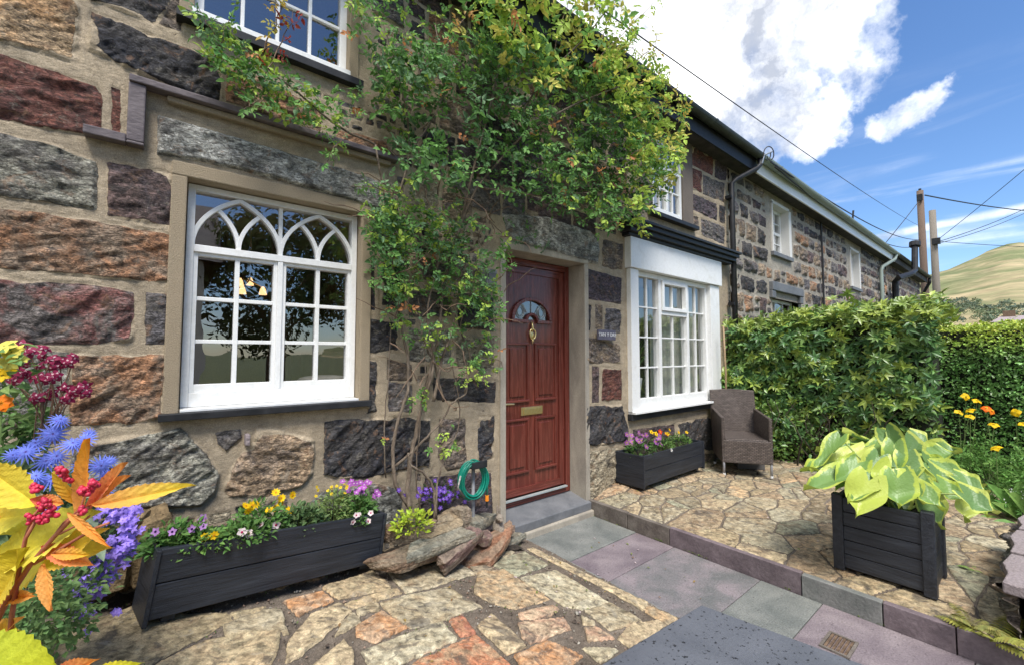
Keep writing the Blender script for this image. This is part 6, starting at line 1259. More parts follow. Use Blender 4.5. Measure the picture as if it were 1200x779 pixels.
# ================================================================== THINGS ON AND BY THE WALL
def sign():
    a, b = W(700, 392, -.03), W(719.5, 400, -.03); T = thing('house_sign', 'small slate name plate with pale letters on the wall right of the door', 'sign', (a[0], -.03, (a[2]+b[2])/2-.03))
    x0, x1 = W(699.5, 395, -.03)[0], W(719.5, 395, -.03)[0]; z1, z0 = W(700, 386, -.03)[2], W(700, 398, -.03)[2]
    q = MB(); q.box(x0, x1, -.052, -.028, z0, z1); q.build('plate', 'sign_slate', T, bevel=.003)
    cu = bpy.data.curves.new('lettering', 'FONT'); cu.body = 'TAN Y DRE'; cu.size = (z1-z0)*.52; cu.extrude = .0015; cu.align_x = 'CENTER'; cu.align_y = 'CENTER'; cu.space_character = 1.05
    o = bpy.data.objects.new('tmp', cu); COL.objects.link(o); bpy.context.view_layer.update(); me = bpy.data.meshes.new_from_object(o.evaluated_get(bpy.context.evaluated_depsgraph_get())); bpy.data.objects.remove(o)
    me.transform(Matrix.Translation(((x0+x1)/2, -.0545, (z0+z1)/2)) @ Matrix.Rotation(R(90), 4, 'X')); link('lettering', me, T, 'sign_letter')
sign()
p = W(572, 326, -.05); T = thing('wall_lamp', 'small grey box-shaped lamp on the wall among the rose leaves left of the door', 'lamp', tuple(p))
q = MB(); q.box(p[0]-.05, p[0]+.05, -.10, -.02, p[2]-.075, p[2]+.06); q.build('housing', 'grey_box', T, bevel=.006); q = MB(); q.box(p[0]-.038, p[0]+.038, -.108, -.101, p[2]-.06, p[2]+.03); q.build('lens', 'slate_step', T, bevel=.003)
# pendant lamp and cloth inside the arched window, pot plant inside the large window
T = thing('pendant_lamp', 'lit ceiling lamp with glowing shades seen through the arched window', 'lamp', (.62, 1.3, 2.0))
q = MB(); c_ = W(292, 338, .9); q.tube([(c_[0], .9, 2.5), (c_[0], .9, c_[2]+.06)], .006, 6)
sh = [W(281, 332, .8), W(284, 341, .95), W(308, 342, .85), W(293, 331, 1.0)]
for s in sh: q.tube([(c_[0], .9, c_[2]+.06), (s+c_)/2+np.array((0, 0, .04)), s+np.array((0, 0, .03))], .005, 5)
q.build('frame', 'brass', T)
for s in sh: q = MB(); q.tube([s+np.array((0, 0, .035)), s+np.array((0, 0, .015)), s+np.array((0, 0, -.022))], [.008, .018, .026], 10); q.build('lamp_shade', 'bulb', T, smooth=True)
T = thing('cushion', 'pale patterned folded cloth lying inside the arched window at the right', 'cloth', (.75, .35, 1.18))
for k in range(3): q = MB(); q.sphere((.74+.03*k, .38, 1.20+.035*k), (.16, .12, .024), 16, 8); q.build('fold', 'cloth', T, smooth=True)
T = thing('pot_plant', 'spiky green pot plant in a white pot inside the large white window', 'plant', (3.98, .22, .92))
q = MB(); q.tube([(4.0, .26, .91), (4.0, .26, 1.17)], [.10, .13], 20); q.build('pot', 'white_paint', T, smooth=True)
N = 46; dd = rdir(N); dd[:, 2] = np.abs(dd[:, 2])*1.6+.35; dd[:, 1] = np.abs(dd[:, 1])*.4-.1; leafobj('foliage', [scatter(leaf_t(.05, 6, .1, .3), np.tile((4.0, .27, 1.18), (N, 1))+rng.normal(size=(N, 3))*.02, dd, rdir(N), rng.uniform(.4, .8, N), vary((.12, .22, .07), N))], 'leaf', T)
T = MB(); a = W(289, 508, -.02); T.box(a[0]-.008, a[0]+.012, -.06, .0, a[2]-.055, a[2]+.0); tag(T.build('brick_stub', 'wall_cap', bevel=.004), 'small pinkish stub of brick sticking out of the wall below the arched window', 'brick')
# hose on its reel post
def hose():
    c = W(555, 561, -.22); T = thing('garden_hose', 'coiled green garden hose hanging on a post left of the door', 'hose', tuple(c)); q = MB(); pts = []
    for i in range(9*26):
        v = i/26*2*math.pi; k = i//26; rx = .092+.006*math.sin(v*.37)+.010*math.sin(k*2.1); rz = .112+.010*math.cos(k*1.7)+.004*math.sin(v*1.3)
        pts.append((c[0]+rx*math.sin(v)+.012*math.sin(k*1.3)-.01, c[1]-.028+.007*(k % 5)+.006*math.sin(v*2+k), c[2]+rz*math.cos(v)-.008*math.sin(k)+.0))
    q.tube(pts, .0062, 7); e = pts[-1]; q.tube([pts[-3], e, (c[0]+.09, c[1]-.02, c[2]+.05), (c[0]+.098, c[1]-.02, c[2]-.06), (c[0]+.095, c[1]-.02, c[2]-.13)], .0062, 7); q.build('hose_coil', 'hose_green', T, smooth=True)
    q = MB(); q.tube([(c[0]-.09, c[1]-.03, c[2]-.09), (c[0]-.14, c[1]-.03, c[2]-.02), (c[0]-.12, c[1]-.03, c[2]+.05)], .006, 7); q.build('hose_tail', 'slate_lintel', T, smooth=True)
    q = MB(); q.tube([(c[0]+.095, c[1]-.02, c[2]-.12), (c[0]+.095, c[1]-.02, c[2]-.155)], .013, 10); q.build('connector', 'orange_plastic', T)
    q = MB(); q.tube([(c[0]+.095, c[1]-.02, c[2]-.155), (c[0]+.093, c[1]-.02, c[2]-.2)], .008, 8); q.build('nozzle', 'black_paint', T)
    P = thing('hose_post', 'grey metal post that carries the coiled green hose', 'post', (c[0]+.01, c[1]+.02, .05)); q = MB(); q.tube([(c[0]+.01, c[1]+.02, .05), (c[0]+.01, c[1]+.02, c[2]+.08)], .012, 8); q.build('post', 'grey_box', P, smooth=True)
    q = MB(); q.box(c[0]-.05, c[0]+.07, c[1]-.05, c[1]+.04, c[2]+.082, c[2]+.094); q.box(c[0]-.05, c[0]+.07, c[1]-.06, c[1]-.052, c[2]+.08, c[2]+.125); q.build('hanger', 'black_paint', P, bevel=.003)
hose()
# ---- rockery
RB, RP, RR, RG = (.22, .15, .10), (.24, .155, .135), (.34, .17, .10), (.24, .235, .19)
RK = [((478, 622), (451, 628), 'brown slab at the left end of the rockery, upper course', 452, 508, 622, 22, -.22, (.1, .1, -.2), RB), ((0, 0), 0, 'long grey brown slab across the front of the rockery, bottom course left', 445, 525, 650, 20, -.34, (.1, .08, .1), RB),
      ((0, 0), 0, 'greenish slab lying on the bottom course of the rockery, left of centre', 478, 545, 636, 16, -.36, (.2, -.08, .05), RG), ((0, 0), 0, 'pinkish brown slab leaning in the middle of the rockery front', 510, 563, 640, 24, -.38, (.5, -.45, .2), RP),
      ((0, 0), 0, 'tan slab lying on top of the rockery in the middle', 492, 543, 622, 15, -.28, (.25, -.15, .1), (.36, .28, .18)), ((0, 0), 0, 'pale edged slab behind the top of the rockery', 505, 538, 608, 13, -.20, (.4, -.3, .1), (.33, .25, .16)),
      ((0, 0), 0, 'long reddish slab at the right front of the rockery', 543, 606, 641, 18, -.30, (.3, -.35, .25), RR), ((0, 0), 0, 'grey slab under the reddish one at the right end of the rockery', 545, 590, 652, 11, -.32, (.2, -.2, .3), RP),
      ((0, 0), 0, 'upright pale brown stone at the top of the rockery', 534, 550, 604, 30, -.22, (.1, -.3, .1), (.34, .26, .19)), ((0, 0), 0, 'small grey stone by the foot of the hose post', 548, 566, 613, 16, -.24, (.2, .1, .4), RG),
      ((0, 0), 0, 'small pointed purple stone in front of the ornament', 558, 574, 630, 17, -.30, (.3, .5, .1), RP), ((0, 0), 0, 'flat red stone to the right of the ornament', 576, 600, 625, 13, -.16, (.2, -.3, .2), (.26, .15, .13)),
      ((0, 0), 0, 'flat pale slab next to the doorstep at the end of the rockery', 590, 612, 632, 8, -.14, (.1, -.15, .3), RG), ((0, 0), 0, 'rounded grey stone in the middle of the rockery top', 555, 580, 608, 15, -.14, (.2, .2, .4), RG)]
for k, (_, _, lb, xa, xb, yc, hp, Y, rot, col) in enumerate(RK):
    a, b = W(xa, yc, Y), W(xb, yc, Y); c = (a+b)/2; wd = float(b[0]-a[0]); hh = hp*float(W(xa, yc-1, Y)[2]-a[2])
    rock('rockery_stone', lb, c, (wd*1.0, max(.09, wd*.36), hh*.72), (rot[0]*.6, rot[1]*.55, rot[2]), col, 100+k, group='loose slabs of the rockery round the rose')
q = MB(); n = 14; pts = [(x, y, .035+.155*max(0, 2.12-x)+.12*math.exp(-((x-1.55)/.35)**2)*math.exp(-(y/.22)**2)+random.uniform(-.01, .01)) for y in np.linspace(.0, -.27, 10) for x in np.linspace(1.0, 2.0, 26)]
q.add(pts, [(j*26+i, j*26+i+1, (j+1)*26+i+1, (j+1)*26+i) for j in range(9) for i in range(25)]); tag(q.build('rockery_soil', 'soil'), kind='structure')
a = W(120, 640, -.08); rock('boulder', 'large brown boulder at the foot of the wall behind the purple bellflowers', W(112, 645, -.10), (.30, .2, .3), (0, .1, 0), (.24, .17, .09), 55, col2=(.3, .22, .12)); rock('boulder', 'brown boulder between the bellflowers and the end of the long trough', W(172, 640, -.10), (.17, .16, .26), (0, -.1, .3), (.24, .17, .09), 57, col2=(.33, .24, .13))
# weathered ornament
def ornament():
    b = W(584, 628, -.2); T = thing('stone_ornament', 'pale weathered rabbit-like stone ornament beside the hose post', 'ornament', tuple(b)); q = MB()
    def lump(c, r, s):
        k = len(q.v); q.sphere(c, r, 14, 10); 
        for i in range(k, len(q.v)): v = np.array(q.v[i]); d = vn(np.array(v[0]*70), np.array(v[1]*50+v[2]*70), s)-.5; q.v[i] = tuple(v+(v-np.array(c))*float(d)*.35)
    h = .0
    lump((b[0], b[1], b[2]+.055), (.042, .045, .062), 1); lump((b[0]-.005, b[1]-.03, b[2]+.045), (.03, .03, .04), 2); lump((b[0]-.012, b[1]-.03, b[2]+.135), (.026, .03, .028), 3); lump((b[0]-.016, b[1]-.055, b[2]+.128), (.014, .014, .012), 4)
    lump((b[0]-.022, b[1]-.015, b[2]+.185), (.009, .008, .038), 5); lump((b[0]+.002, b[1]-.012, b[2]+.18), (.009, .008, .034), 6); lump((b[0]+.03, b[1]-.035, b[2]+.012), (.022, .03, .014), 7); lump((b[0]-.025, b[1]-.04, b[2]+.01), (.018, .028, .012), 8)
    o = q.build('body', 'rock_pale', T, smooth=True)
mat('rock_pale', (.42, .36, .29), (.24, .2, .16), scale=30, var=.25, bump=1, bscale=120, rough=.9)
ornament()

def grit():
    N = 5200; x = rng.uniform(-1.0, 2.15, N); y = rng.uniform(-2.2, .0, N); r = rng.uniform(.0025, .0075, N)*np.where(rng.random(N) < .06, 1.7, 1)
    inside = np.zeros(N, bool)
    for s in lst: inside |= poly_sd(s['p'], x, y) > -.006
    x, y, r = x[~inside], y[~inside], r[~inside]; N = len(x); z = slope_z(x)-.010+r*.3
    V0 = np.array([(1, 0, 0), (-1, 0, 0), (0, 1, 0), (0, -1, 0), (0, 0, .8), (0, 0, -.8)], float); F0 = np.array([(0, 2, 4), (2, 1, 4), (1, 3, 4), (3, 0, 4), (2, 0, 5), (1, 2, 5), (3, 1, 5), (0, 3, 5)])
    V = np.stack([x, y, z], 1)[:, None]+(V0[None]+rng.uniform(-.35, .35, (N, 6, 3)))*r[:, None, None]; Fs = F0[None]+(np.arange(N)*6)[:, None, None]
    cs = np.array([(.30, .26, .21), (.20, .16, .13), (.42, .39, .33), (.13, .10, .08), (.34, .24, .18)])[rng.integers(0, 5, N)]; C = np.repeat(cs[:, None], 6, 1)
    tag(link('gravel', npmesh('gravel', V.reshape(-1, 3), Fs.reshape(-1, 3), {'Col': C.reshape(-1, 3)}, smooth=False), None, 'rock_relief'), 'fine gravel and grit in the joints of the crazy paving', 'gravel', kind='stuff')
grit()
def joints():
    N = 2600; x = rng.uniform(-.6, 2.15, N); y = rng.uniform(-1.9, -.02, N); ins = np.zeros(N, bool)
    for s in lst: ins |= poly_sd(s['p'], x, y) > .004
    k = (~ins) & (fbm(x*5, y*5, 71, 3)+.25*ss(y, -.9, 0) > .08); x, y = x[k], y[k]; a = np.stack([x, y, slope_z(x)-.006], 1)
    N = 1500; x2 = 2.995+np.abs(rng.normal(size=N))*.03; y2 = rng.uniform(-2.3, -.02, N); k = fbm(x2*3, y2*7, 72, 3) > .09; b = np.stack([x2[k]-.03, y2[k], np.full(k.sum(), .004)], 1)
    N = 1600; x3 = rng.uniform(3.05, 6.0, N); y3 = -np.abs(rng.normal(size=N))*.12; k = fbm(x3*4, y3*6, 73, 3) > .03; c = np.stack([x3[k], y3[k], terr_z(x3[k], y3[k])+.004], 1)
    P = np.concatenate([a, b, c]); N = len(P); D = rdir(N); D[:, 2] = np.abs(D[:, 2])+.5
    tag(leafobj('moss', [scatter(LEAFS, P, D, rdir(N), rng.uniform(.005, .014, N), vary((.13, .19, .05), N, .4))], 'leaf'), 'moss and tiny weeds in the paving joints', 'moss', kind='stuff')
    N = 90; x = np.concatenate([rng.normal(1.7, .5, 45), rng.uniform(2.2, 2.95, 15), rng.uniform(3.1, 5.6, 30)]); y = np.concatenate([rng.uniform(-1.1, -.35, 45), rng.uniform(-1.4, -.1, 15), rng.uniform(-1.6, -.05, 30)])
    z = np.where(x < 2.15, slope_z(x)+.008, np.where(x < 2.98, .006, terr_z(x, y)+.008)); D = rdir(N); D[:, 2] *= .15; Nn = rdir(N)*.3+np.array((0, 0, 1))
    tag(leafobj('fallen_leaves', [scatter(LEAF, np.stack([x, y, z], 1), D, Nn, rng.uniform(.012, .026, N), np.array([(.34, .24, .08), (.25, .15, .07), (.22, .26, .08), (.6, .5, .5)])[rng.integers(0, 4, N)])], 'leaf'), 'small fallen leaves and petals scattered on the paving', 'leaves', kind='stuff')
joints()
# ================================================================== CLIMBING ROSE
LEAFR = leaf_t(.62, 3, .2, .14)
def rose():
    T = thing('climbing_rose', 'climbing rose on the wall between arched window and door, spreading over the upper wall', 'climber', W(480, 600, -.15))
    def st(px, Y, r, n=8):
        P = [W(x, y, yy) for (x, y), yy in zip(px, Y if isinstance(Y, (list, tuple)) else [Y]*len(px))]; out_ = []
        for i in range(len(P)-1):
            p0, p1, p2, p3 = P[max(i-1, 0)], P[i], P[i+1], P[min(i+2, len(P)-1)]
            for t in np.linspace(0, 1, 5)[:-1]: out_.append(.5*((2*p1)+(-p0+p2)*t+(2*p0-5*p1+4*p2-p3)*t*t+(-p0+3*p1-3*p2+p3)*t**3)+rng.normal(size=3)*.003)
        out_.append(P[-1]); m_ = len(out_); rs = [r*(1-.6*i/m_) for i in range(m_)]; q = MB(); q.tube(out_, rs, n); q.build('stem', 'bark', T, smooth=True)
    st([(480, 596), (478, 560), (485, 520), (492, 486), (500, 450), (512, 400), (520, 340), (535, 280), (560, 220), (620, 150)], [-.18, -.13, -.10, -.09, -.09, -.09, -.10, -.14, -.25, -.35], .017)
    st([(478, 592), (464, 566), (461, 530), (466, 495), (476, 465), (478, 430), (470, 380), (462, 330), (455, 260), (440, 170)], [-.16, -.13, -.1, -.09, -.08, -.08, -.08, -.1, -.12, -.2], .013)
    st([(464, 545), (484, 528), (500, 512), (516, 495), (532, 470), (545, 462), (547, 452)], -.11, .009); st([(510, 608), (508, 575), (498, 555), (482, 545), (478, 530)], -.2, .011)
    st([(512, 608), (512, 570), (520, 540), (536, 505), (538, 470), (530, 430), (520, 380)], [-.22, -.2, -.15, -.1, -.09, -.09, -.09], .006); st([(494, 600), (488, 560), (492, 500), (498, 440), (496, 380)], -.12, .005); st([(452, 560), (450, 500), (455, 440), (458, 380)], -.08, .005)
    st([(508, 470), (516, 430), (528, 390), (540, 340), (548, 300)], -.1, .012); st([(520, 470), (510, 430), (496, 395), (490, 350)], -.08, .009); st([(500, 460), (508, 420), (500, 370), (510, 320), (530, 260)], -.12, .009)
    st([(545, 460), (552, 420), (540, 380), (556, 330), (560, 290)], -.08, .006); st([(440, 170), (400, 150), (350, 110), (300, 70), (262, 30)], -.16, .007); st([(620, 150), (680, 120), (730, 100), (770, 80)], [-.35, -.42, -.5, -.5], .010); st([(560, 220), (640, 230), (700, 225), (730, 230)], [-.25, -.25, -.35, -.35], .009)
    st([(535, 280), (560, 180), (580, 100), (600, 20)], [-.14, -.25, -.35, -.4], .010); st([(455, 260), (480, 180), (470, 100), (450, 30)], -.15, .008); st([(600, 150), (640, 90), (690, 40), (720, 0)], [-.3, -.4, -.5, -.55], .008); st([(480, 180), (520, 110), (510, 30)], -.2, .007)
    q = MB()
    for k in range(90):
        a = in_poly_px([(440, 160), (600, 240), (585, 420), (500, 480), (440, 350)], 1)[0] if k < 55 else in_poly_px([(440, 60), (740, 60), (770, 240), (500, 220)], 1)[0]
        Y = random.uniform(-.22, -.03); p = W(a[0], a[1], Y); pts = [p]; d = unit(np.array([random.uniform(-1, 1), random.uniform(-.3, .1), random.uniform(-.6, 1)]))
        for i in range(6): d = unit(d+rng.normal(size=3)*.3); pts.append(pts[-1]+d*.055)
        for p_ in pts: p_[1] = min(p_[1], -.02)
        q.tube(pts, [.004, .004, .0035, .003, .003, .002, .0015], 4)
    tag(q.build('twigs', 'twig', T), kind='stuff')
    DK, MD, BL, YG, TIP = (.085, .18, .06), (.15, .31, .08), (.15, .27, .13), (.38, .52, .09), (.58, .54, .12)  # yellow-greens mix new growth with backlit glow put into the leaf colour
    #        polygon                                                                                                              n    Y range       size   colours (weights)
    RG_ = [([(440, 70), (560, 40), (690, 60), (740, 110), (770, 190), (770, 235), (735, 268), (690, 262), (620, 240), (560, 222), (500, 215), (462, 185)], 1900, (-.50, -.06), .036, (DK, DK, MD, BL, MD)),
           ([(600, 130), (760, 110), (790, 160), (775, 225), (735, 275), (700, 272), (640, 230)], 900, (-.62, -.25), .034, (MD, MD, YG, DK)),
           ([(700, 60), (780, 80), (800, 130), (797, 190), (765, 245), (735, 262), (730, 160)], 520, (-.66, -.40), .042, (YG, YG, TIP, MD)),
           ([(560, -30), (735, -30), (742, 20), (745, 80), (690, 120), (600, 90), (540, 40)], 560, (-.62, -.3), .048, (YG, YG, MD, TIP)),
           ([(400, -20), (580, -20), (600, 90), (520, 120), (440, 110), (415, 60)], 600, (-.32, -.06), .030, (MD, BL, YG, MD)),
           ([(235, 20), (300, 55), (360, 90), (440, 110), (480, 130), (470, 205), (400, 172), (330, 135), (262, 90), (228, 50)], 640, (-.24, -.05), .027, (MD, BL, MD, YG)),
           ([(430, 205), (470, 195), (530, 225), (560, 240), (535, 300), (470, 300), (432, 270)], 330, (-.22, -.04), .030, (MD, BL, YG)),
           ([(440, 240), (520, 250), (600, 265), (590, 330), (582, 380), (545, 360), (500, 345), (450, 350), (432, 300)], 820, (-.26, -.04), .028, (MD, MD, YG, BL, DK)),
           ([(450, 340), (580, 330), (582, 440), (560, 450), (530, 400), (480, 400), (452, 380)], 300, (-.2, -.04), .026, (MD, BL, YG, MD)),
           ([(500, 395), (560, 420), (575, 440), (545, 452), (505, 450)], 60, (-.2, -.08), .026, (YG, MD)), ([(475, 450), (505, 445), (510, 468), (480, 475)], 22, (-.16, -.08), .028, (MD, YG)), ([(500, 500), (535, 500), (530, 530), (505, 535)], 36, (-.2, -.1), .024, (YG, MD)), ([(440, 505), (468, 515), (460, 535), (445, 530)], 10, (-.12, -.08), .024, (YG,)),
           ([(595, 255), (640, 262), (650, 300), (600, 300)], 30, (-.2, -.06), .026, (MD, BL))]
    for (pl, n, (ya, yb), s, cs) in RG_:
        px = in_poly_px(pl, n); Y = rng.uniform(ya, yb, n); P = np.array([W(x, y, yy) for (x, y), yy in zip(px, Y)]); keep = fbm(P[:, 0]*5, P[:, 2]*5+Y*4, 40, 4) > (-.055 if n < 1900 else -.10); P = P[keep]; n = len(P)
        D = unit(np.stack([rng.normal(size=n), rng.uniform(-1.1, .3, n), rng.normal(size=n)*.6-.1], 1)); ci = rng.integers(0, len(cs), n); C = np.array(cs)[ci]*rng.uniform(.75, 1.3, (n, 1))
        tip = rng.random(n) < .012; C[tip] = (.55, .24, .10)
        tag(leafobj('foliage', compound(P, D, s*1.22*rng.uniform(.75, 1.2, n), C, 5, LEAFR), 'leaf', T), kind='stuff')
    # arching shoots with leaves, at the top right against the sky
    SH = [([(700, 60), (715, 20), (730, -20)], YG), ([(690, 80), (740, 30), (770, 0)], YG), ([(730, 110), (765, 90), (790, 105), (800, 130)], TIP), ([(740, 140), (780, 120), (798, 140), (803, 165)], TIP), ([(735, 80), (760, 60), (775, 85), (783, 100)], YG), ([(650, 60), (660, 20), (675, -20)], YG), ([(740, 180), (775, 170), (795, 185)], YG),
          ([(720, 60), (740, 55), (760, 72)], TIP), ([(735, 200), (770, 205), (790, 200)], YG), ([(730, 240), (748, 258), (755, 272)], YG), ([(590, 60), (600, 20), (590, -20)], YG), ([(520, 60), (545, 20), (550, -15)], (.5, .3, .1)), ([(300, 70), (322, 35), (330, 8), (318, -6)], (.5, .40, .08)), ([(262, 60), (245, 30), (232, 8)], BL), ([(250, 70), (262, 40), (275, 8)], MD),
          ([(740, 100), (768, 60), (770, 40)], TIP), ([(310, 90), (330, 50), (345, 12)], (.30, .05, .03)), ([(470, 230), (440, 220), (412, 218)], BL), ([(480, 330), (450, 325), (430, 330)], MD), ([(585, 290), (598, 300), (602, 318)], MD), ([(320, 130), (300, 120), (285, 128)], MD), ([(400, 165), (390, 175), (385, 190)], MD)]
    q = MB(); ps = []
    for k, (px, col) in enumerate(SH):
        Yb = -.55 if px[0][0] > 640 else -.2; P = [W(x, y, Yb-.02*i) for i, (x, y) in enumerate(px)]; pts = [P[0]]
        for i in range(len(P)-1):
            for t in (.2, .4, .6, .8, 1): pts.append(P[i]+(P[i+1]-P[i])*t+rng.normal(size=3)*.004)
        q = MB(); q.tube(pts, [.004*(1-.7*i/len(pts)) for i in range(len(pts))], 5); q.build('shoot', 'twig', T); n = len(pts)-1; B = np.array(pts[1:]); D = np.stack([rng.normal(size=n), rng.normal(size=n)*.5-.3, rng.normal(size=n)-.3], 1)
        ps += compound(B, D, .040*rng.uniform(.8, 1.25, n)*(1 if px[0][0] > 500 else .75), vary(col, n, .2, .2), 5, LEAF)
    tag(leafobj('shoot_leaves', ps, 'leaf', T), kind='stuff')
rose()
plant('lobelia', 'low plant with violet blue flowers behind the rose stems in the rockery', W(515, 592, -.12), (.16, .07), .16, 90, .03, GRN3, [(W(515+random.gauss(0, 14), 578+random.gauss(0, 7), random.uniform(-.2, -.1)), 5, .016, (.16, .07, .45), (.4, .3, .6), .7) for _ in range(60)], fsep=True)
plant('lime_shrublet', 'small bright lime green leafy plant at the left of the rockery', W(483, 625, -.30), (.12, .09), .15, 230, .032, (.38, .50, .05), (), T=LEAF)

# ================================================================== FLOWER BED IN THE LEFT FOREGROUND
def left_bed():
    q = MB()
    T = thing('raised_bed_wall', 'low rough stone edging of the flower bed at the left edge', 'wall', (-.5, -.9, .3))
    rs = [(-.30, -.62, .33), (-.33, -.82, .33), (-.30, -1.02, .32), (-.27, -1.22, .30)]
    st = MB()
    st.box(-1.3, -.36, -2.2, -.35, .2, .62); st.build('earth', 'soil', T)
left_bed()
def mass(name, label, blobs, N, size, col, T=LEAF, cat='plant', m='leaf', up=.4):
    H = thing(name, label, cat, W(*blobs[0][:3])); H.location.z = .35; B = [(W(x, y, Y), r) for x, y, Y, r in blobs]; k = rng.integers(0, len(B), N); C = np.array([b[0] for b in B])[k]; r = np.array([b[1] for b in B])[k]
    d = rdir(N); P = C+d*r[:, None]*rng.uniform(.3, 1, N)[:, None]**.6; dd = d+rng.normal(size=(N, 3))*.5+np.array((0, -.2, up*.4))
    tag(leafobj('foliage', [scatter(T, P, dd, d*.6+np.array((0, -.3, .8))+rng.normal(size=(N, 3))*.3, size*rng.uniform(.6, 1.3, N), vary(col, N, .35))], m, H), kind='stuff'); return H
gl = 'plants of the left flower bed'
H = mass('bellflower', 'cascading plant covered in small purple bell-shaped flowers by the end of the long trough', [(95, 690, -1.0, .07), (70, 700, -1.0, .08), (120, 650, -.95, .06), (100, 610, -.9, .07), (60, 730, -1.0, .07), (130, 620, -.85, .05), (30, 690, -1.05, .08)], 900, .022, (.13, .22, .08)); H['group'] = gl
ps = []
for (x, y, sx, sy, n) in ((150, 612, 9, 10, 45), (140, 640, 12, 12, 80), (120, 665, 18, 14, 110), (100, 690, 14, 12, 80), (95, 715, 10, 9, 40), (130, 600, 12, 10, 40), (150, 640, 6, 14, 30), (148, 598, 14, 6, 25), (103, 738, 3, 3, 4), (135, 716, 4, 3, 4), (72, 665, 4, 4, 3), (40, 725, 3, 3, 2), (60, 600, 10, 8, 14)):
    for i in range(n):
        p = W(random.gauss(x, sx*.6), random.gauss(y, sy*.6), random.uniform(-1.0, -.86)); nr = face_dir(); col = tuple(np.array((.36, .25, .78))*random.uniform(.75, 1.35)); ps += [petals(p, 5, random.uniform(.009, .013), nr, col, .65, -.3)]
tag(leafobj('flowers', ps, 'petal', H), kind='stuff')
H = mass('cornflower_plant', 'leafy plant with ragged blue cornflower heads in the left flower bed', [(40, 590, -.84, .08), (10, 570, -.86, .07), (80, 590, -.82, .06), (60, 610, -.84, .07), (0, 610, -.88, .08)], 300, .06, (.17, .26, .12), LEAFN); H['group'] = gl
def corn(px, py, Y, r, n=16):
    p = W(px, py, Y); nr = unit(np.array([.1, -.7, .6])+rng.normal(size=3)*.2); ps = []
    for lay in range(2):
        a = petals(p+nr*lay*.006, n, r*(1-.35*lay), nr, tuple(np.array((.18, .24, .74))*random.uniform(.8, 1.2)), .16, -.25); ps.append(a)
    ps.append(disc(p, r*.22, nr, (.25, .04, .25))); ps.append(petals(p+nr*.004, 9, r*.45, nr, (.28, .10, .45), .2, -.5)); leafobj('flower_head', ps, 'petal', H)
for x, y, r in ((62, 508, .034), (42, 520, .03), (85, 520, .032), (55, 540, .034), (30, 530, .03), (100, 515, .026), (70, 492, .026), (66, 535, .03), (95, 545, .026), (60, 562, .030), (42, 558, .025), (15, 533, .02), (118, 545, .03), (128, 540, .022), (125, 556, .026), (122, 575, .025), (105, 508, .02)): corn(x, y, -.95+random.uniform(-.03, .03), r)
H = mass('aquilegia', 'granny\'s bonnet plant with dark maroon white-edged flowers against the stone wall', [(30, 490, -.72, .06), (10, 480, -.72, .07), (45, 505, -.72, .05)], 260, .028, (.16, .27, .09)); H['label'] = 'columbine with dark maroon white-edged flowers against the stone wall'; H['group'] = gl; q = MB()
for x, y in ((35, 412), (22, 418), (48, 418), (60, 420), (70, 423), (80, 425), (52, 408), (30, 428), (18, 430), (38, 440), (48, 442), (58, 444), (65, 440), (28, 438), (10, 442), (6, 436), (18, 448), (76, 455), (85, 460), (94, 455), (100, 460), (50, 468), (42, 466), (60, 460), (74, 470), (64, 430), (88, 418), (45, 430), (26, 405), (100, 452), (80, 466)):
    p = W(x, y, -.82+random.uniform(-.04, .04)); nr = unit(np.array([0, -1, .1])+rng.normal(size=3)*.45); leafobj('flower_head', [petals(p, 5, .019, nr, MAR, .75, -.35), petals(p+nr*.004, 5, .011, nr, (.66, .45, .48), .7, -.4), petals(p+nr*.006, 5, .0085, nr, MAR, .9, -.4)], 'petal', H)
    if random.random() < .6: b = W(60+random.uniform(-25, 8), 520, -.84); q.tube([p, (p+b)/2+np.array((random.uniform(-.02, .02), .01, .02)), b], .0016, 4, col=(.25, .15, .1))
q.build('stem', 'leaf', H)
H = mass('primrose_like_plant', 'plant with pale yellow flowers at the very left edge beside the maroon columbine', [(2, 440, -.95, .06), (-15, 430, -.95, .08)], 90, .03, (.16, .27, .08)); H['group'] = gl
for x, y, s in ((5, 405, .026), (14, 412, .022), (2, 418, .024), (10, 426, .02), (20, 410, .018), (6, 432, .02), (26, 420, .014), (2, 440, .018), (-6, 412, .025)): p = W(x, y, -.95); leafobj('flower_head', [petals(p, 6, s, face_dir(), (.78, .70, .14) if y < 430 else YEL, .8, -.2)], 'petal', H)
H = thing('orange_poppy', 'single round orange flower at the left edge below the pale yellow ones', 'flower', W(0, 520, -1.0), gl); p = W(1, 472, -1.0); leafobj('flower_head', [petals(p, 7, .022, (-.1, -1, .3), ORNG, 1.1, -.2), disc(p, .006, (0, -1, .3), (.7, .3, .02))], 'petal', H); q = MB(); q.tube([W(0, 520, -1.0), p+np.array((0, .01, 0))], .002, 5, col=(.2, .3, .1)); q.build('stem', 'leaf', H)
H = mass('sage_like_plant', 'plant with long grey green leaves between the cornflowers and the bellflowers', [(118, 625, -.99, .03), (85, 605, -.98, .03), (112, 575, -.95, .025)], 26, .055, (.25, .30, .2), LEAFL); H['group'] = gl
H = mass('clover_like_plant', 'low small-leaved green mat in the bottom left of the flower bed', [(50, 720, -1.15, .08), (20, 730, -1.2, .09), (80, 735, -1.1, .05), (40, 690, -1.15, .07), (0, 690, -1.2, .12)], 900, .018, (.12, .21, .07), LEAFS); H['group'] = gl
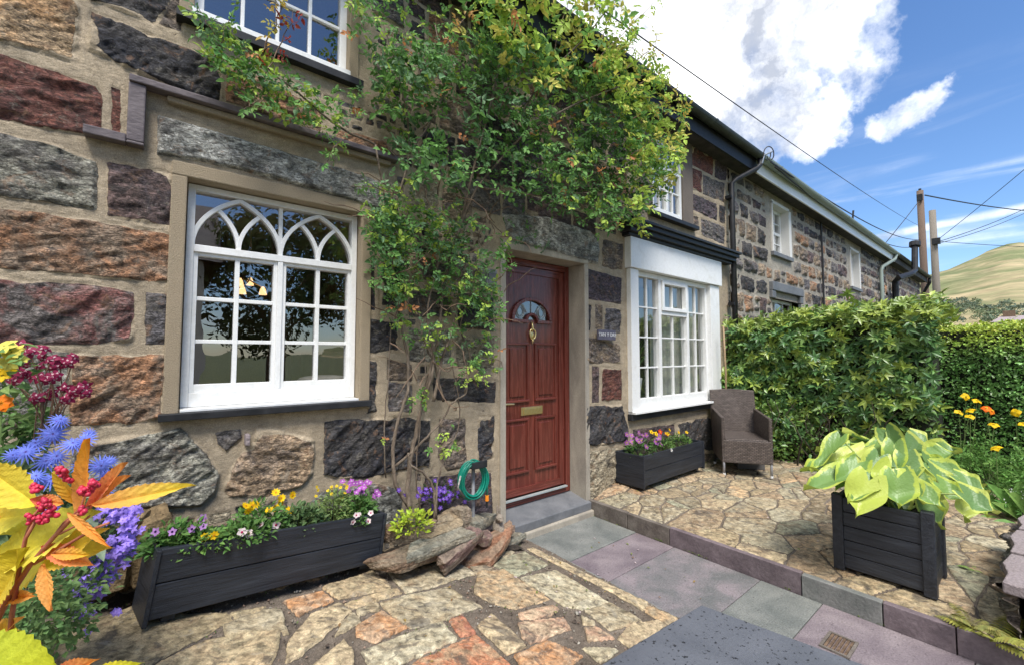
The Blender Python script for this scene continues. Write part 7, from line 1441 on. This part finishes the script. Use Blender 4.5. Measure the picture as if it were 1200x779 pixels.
bm = mass('leafy_border_plant', 'tall green leafy growth filling the left flower bed', [(-30, 520, -.75, .10), (0, 560, -.75, .10), (0, 640, -.8, .12), (30, 620, -.75, .1), (-40, 640, -.8, .15), (-60, 740, -.9, .15), (60, 640, -.75, .08)], 1300, .036, (.13, .23, .07)); bm['group'] = gl

# ---- golden shrub right in front of the lens
def golden():
    C0 = .36; T = thing('golden_shrub', 'shrub branch with yellow and orange leaves and crimson buds in the near left foreground', 'shrub', PT(10, 770, C0))
    def big(bs, tp, wpx, cb, ct, dz=0, bend=.12, nr=None, serr=.07, cr=None):
        c = C0+dz; A_, B_ = PT(*bs, c), PT(*tp, c-.01); x = B_-A_; Ln = np.linalg.norm(x); x = x/Ln; n_ = unit(np.array(nr if nr is not None else (-_f*.8+np.array((0, 0, .55))))); n_ = unit(n_-(n_@x)*x); y = np.cross(n_, x); w = wpx/F_PX*c; nu, nv = 34, 8; V, C = [], []
        for i in range(nu+1):
            t = i/nu; wd = w*.5*math.sin(math.pi*t**.8)**.9 if 0 < t < 1 else 0; s_ = 1+serr*((i % 3)-1)*(1 if 0 < i < nu else 0)
            for j in range(-nv//2, nv//2+1):
                s = j/(nv/2); e = abs(s); ww = wd*(s_ if e == 1 else 1)
                vein = .00035*math.cos((t*14-e*3)*math.pi)*math.sin(math.pi*t)*(1 if e > 0 else 0)
                V.append(A_+x*t*Ln+x*e*wd*.35*(1-t)+y*s*ww+n_*(-bend*Ln*t*t+.22*w*e-(.0010 if e == 0 else 0)+vein))
                k = min(1, max(0, t*1.1-.1+(random.random()-.5)*.12)); cc = np.array(cb)*(1-k)+np.array(ct)*k
                if e == 0: cc = cc*1.12
                if cr is not None and e > .8: cc = cc*.5+np.array(cr)*.5
                C.append(cc)
        leafobj('leaf', [(np.array(V), np.array([(i*(nv+1)+j, i*(nv+1)+j+1, (i+1)*(nv+1)+j+1, (i+1)*(nv+1)+j) for i in range(nu) for j in range(nv)]), np.array(C))], 'gold_leaf', T)
    Yl, Yg, Or, Rd, Go, Li = (.80, .67, .07), (.70, .67, .09), (.84, .40, .10), (.76, .18, .10), (.78, .56, .06), (.55, .63, .06)
    big((112, 592), (227, 567), 23, Or, Yl, -.02, .02, cr=Or); big((96, 604), (107, 512), 25, Or, (.85, .36, .02), 0, -.02); big((105, 596), (147, 541), 22, Rd, Or, .01, .02); big((108, 590), (150, 556), 20, Or, Or, .012, .03)
    big((120, 598), (-25, 672), 52, Yg, Yl, .012, .04); big((85, 622), (-10, 700), 60, Yl, Yg, .03, .08, cr=Go); big((60, 662), (122, 618), 38, Yl, Go, .008, .05, cr=Or); big((55, 655), (125, 640), 30, Yg, Go, .02, .1)
    big((45, 592), (-30, 540), 42, Yl, Go, .0, .05); big((50, 600), (-30, 610), 46, Yg, Go, .015, .05); big((52, 640), (110, 662), 20, Rd, Or, .0, .04); big((62, 648), (108, 650), 13, Or, (.75, .5, .03), -.004, 0); big((52, 660), (58, 716), 17, Or, Or, -.006, .06)
    big((80, 600), (124, 640), 10, Or, (.82, .3, .04), -.01, .12); big((34, 640), (-20, 720), 52, (.5, .4, .02), Go, -.004, .1, cr=(.45, .3, .02)); big((10, 700), (42, 698), 14, Or, Or, 0, .03); big((-20, 712), (36, 694), 14, Or, (.85, .45, .03), .004, .04); big((-20, 760), (25, 722), 20, Yl, Or, .004, .03)
    big((-10, 735), (24, 738), 20, Or, Yl, .006, .02); big((-60, 776), (82, 792), 74, Li, (.60, .62, .03), -.02, .05, serr=.05); big((55, 800), (112, 772), 24, Rd, Or, .0, .05); big((95, 800), (165, 776), 22, Yl, (.7, .68, .04), .0, .04); big((25, 600), (-25, 575), 30, Or, Yg, .02, 0); big((75, 590), (35, 585), 16, Or, Rd, -.004, .0)
    big((88, 588), (62, 552), 14, (.7, .33, .03), Go, .006, .02); big((30, 620), (0, 590), 40, Yg, Yg, .03, 0)
    q = MB()
    for px, r in (([(-20, 760), (10, 700), (35, 662), (62, 630), (85, 606), (104, 594)], .0034), ([(8, 790), (14, 720), (22, 670), (30, 630), (45, 605)], .0030), ([(40, 660), (75, 640), (112, 618), (128, 612)], .0022), ([(62, 630), (75, 612), (95, 595), (100, 578)], .0020), ([(30, 630), (38, 605), (50, 592)], .002), ([(70, 625), (90, 615), (105, 604)], .0016)):
        q.tube([PT(x, y, C0-.004) for x, y in px], [r*.66*(1-.45*i/len(px)) for i in range(len(px))], 8)
    q.build('stem', 'stem_red', T, smooth=True)
    for k, (x, y, n, r) in enumerate(((101, 575, 30, 9), (109, 567, 18, 6), (52, 590, 30, 11), (42, 572, 16, 7), (72, 553, 16, 7), (98, 598, 14, 7), (60, 600, 14, 8), (34, 608, 12, 7), (50, 608, 10, 6), (80, 560, 8, 5))):
        q = MB()
        for i in range(n): d = rdir(1)[0]*r*random.random()**.4; q.sphere(PT(x+d[0], y+d[1]*.8, C0-.012+d[2]/F_PX*.36), random.uniform(.0014, .0024), 7, 5)
        q.build('bud_cluster', 'bud', T, smooth=True)
mat('gold_leaf', (.5, .5, .05), attr=True, var=.10, scale=40, bscale=260, bump=.45, bdist=.0006, rough=.55, trans=.38, spec=.3)
mat('bud', (.42, .012, .045), (.55, .02, .07), scale=300, var=.2, rough=.5, bump=0)
golden()
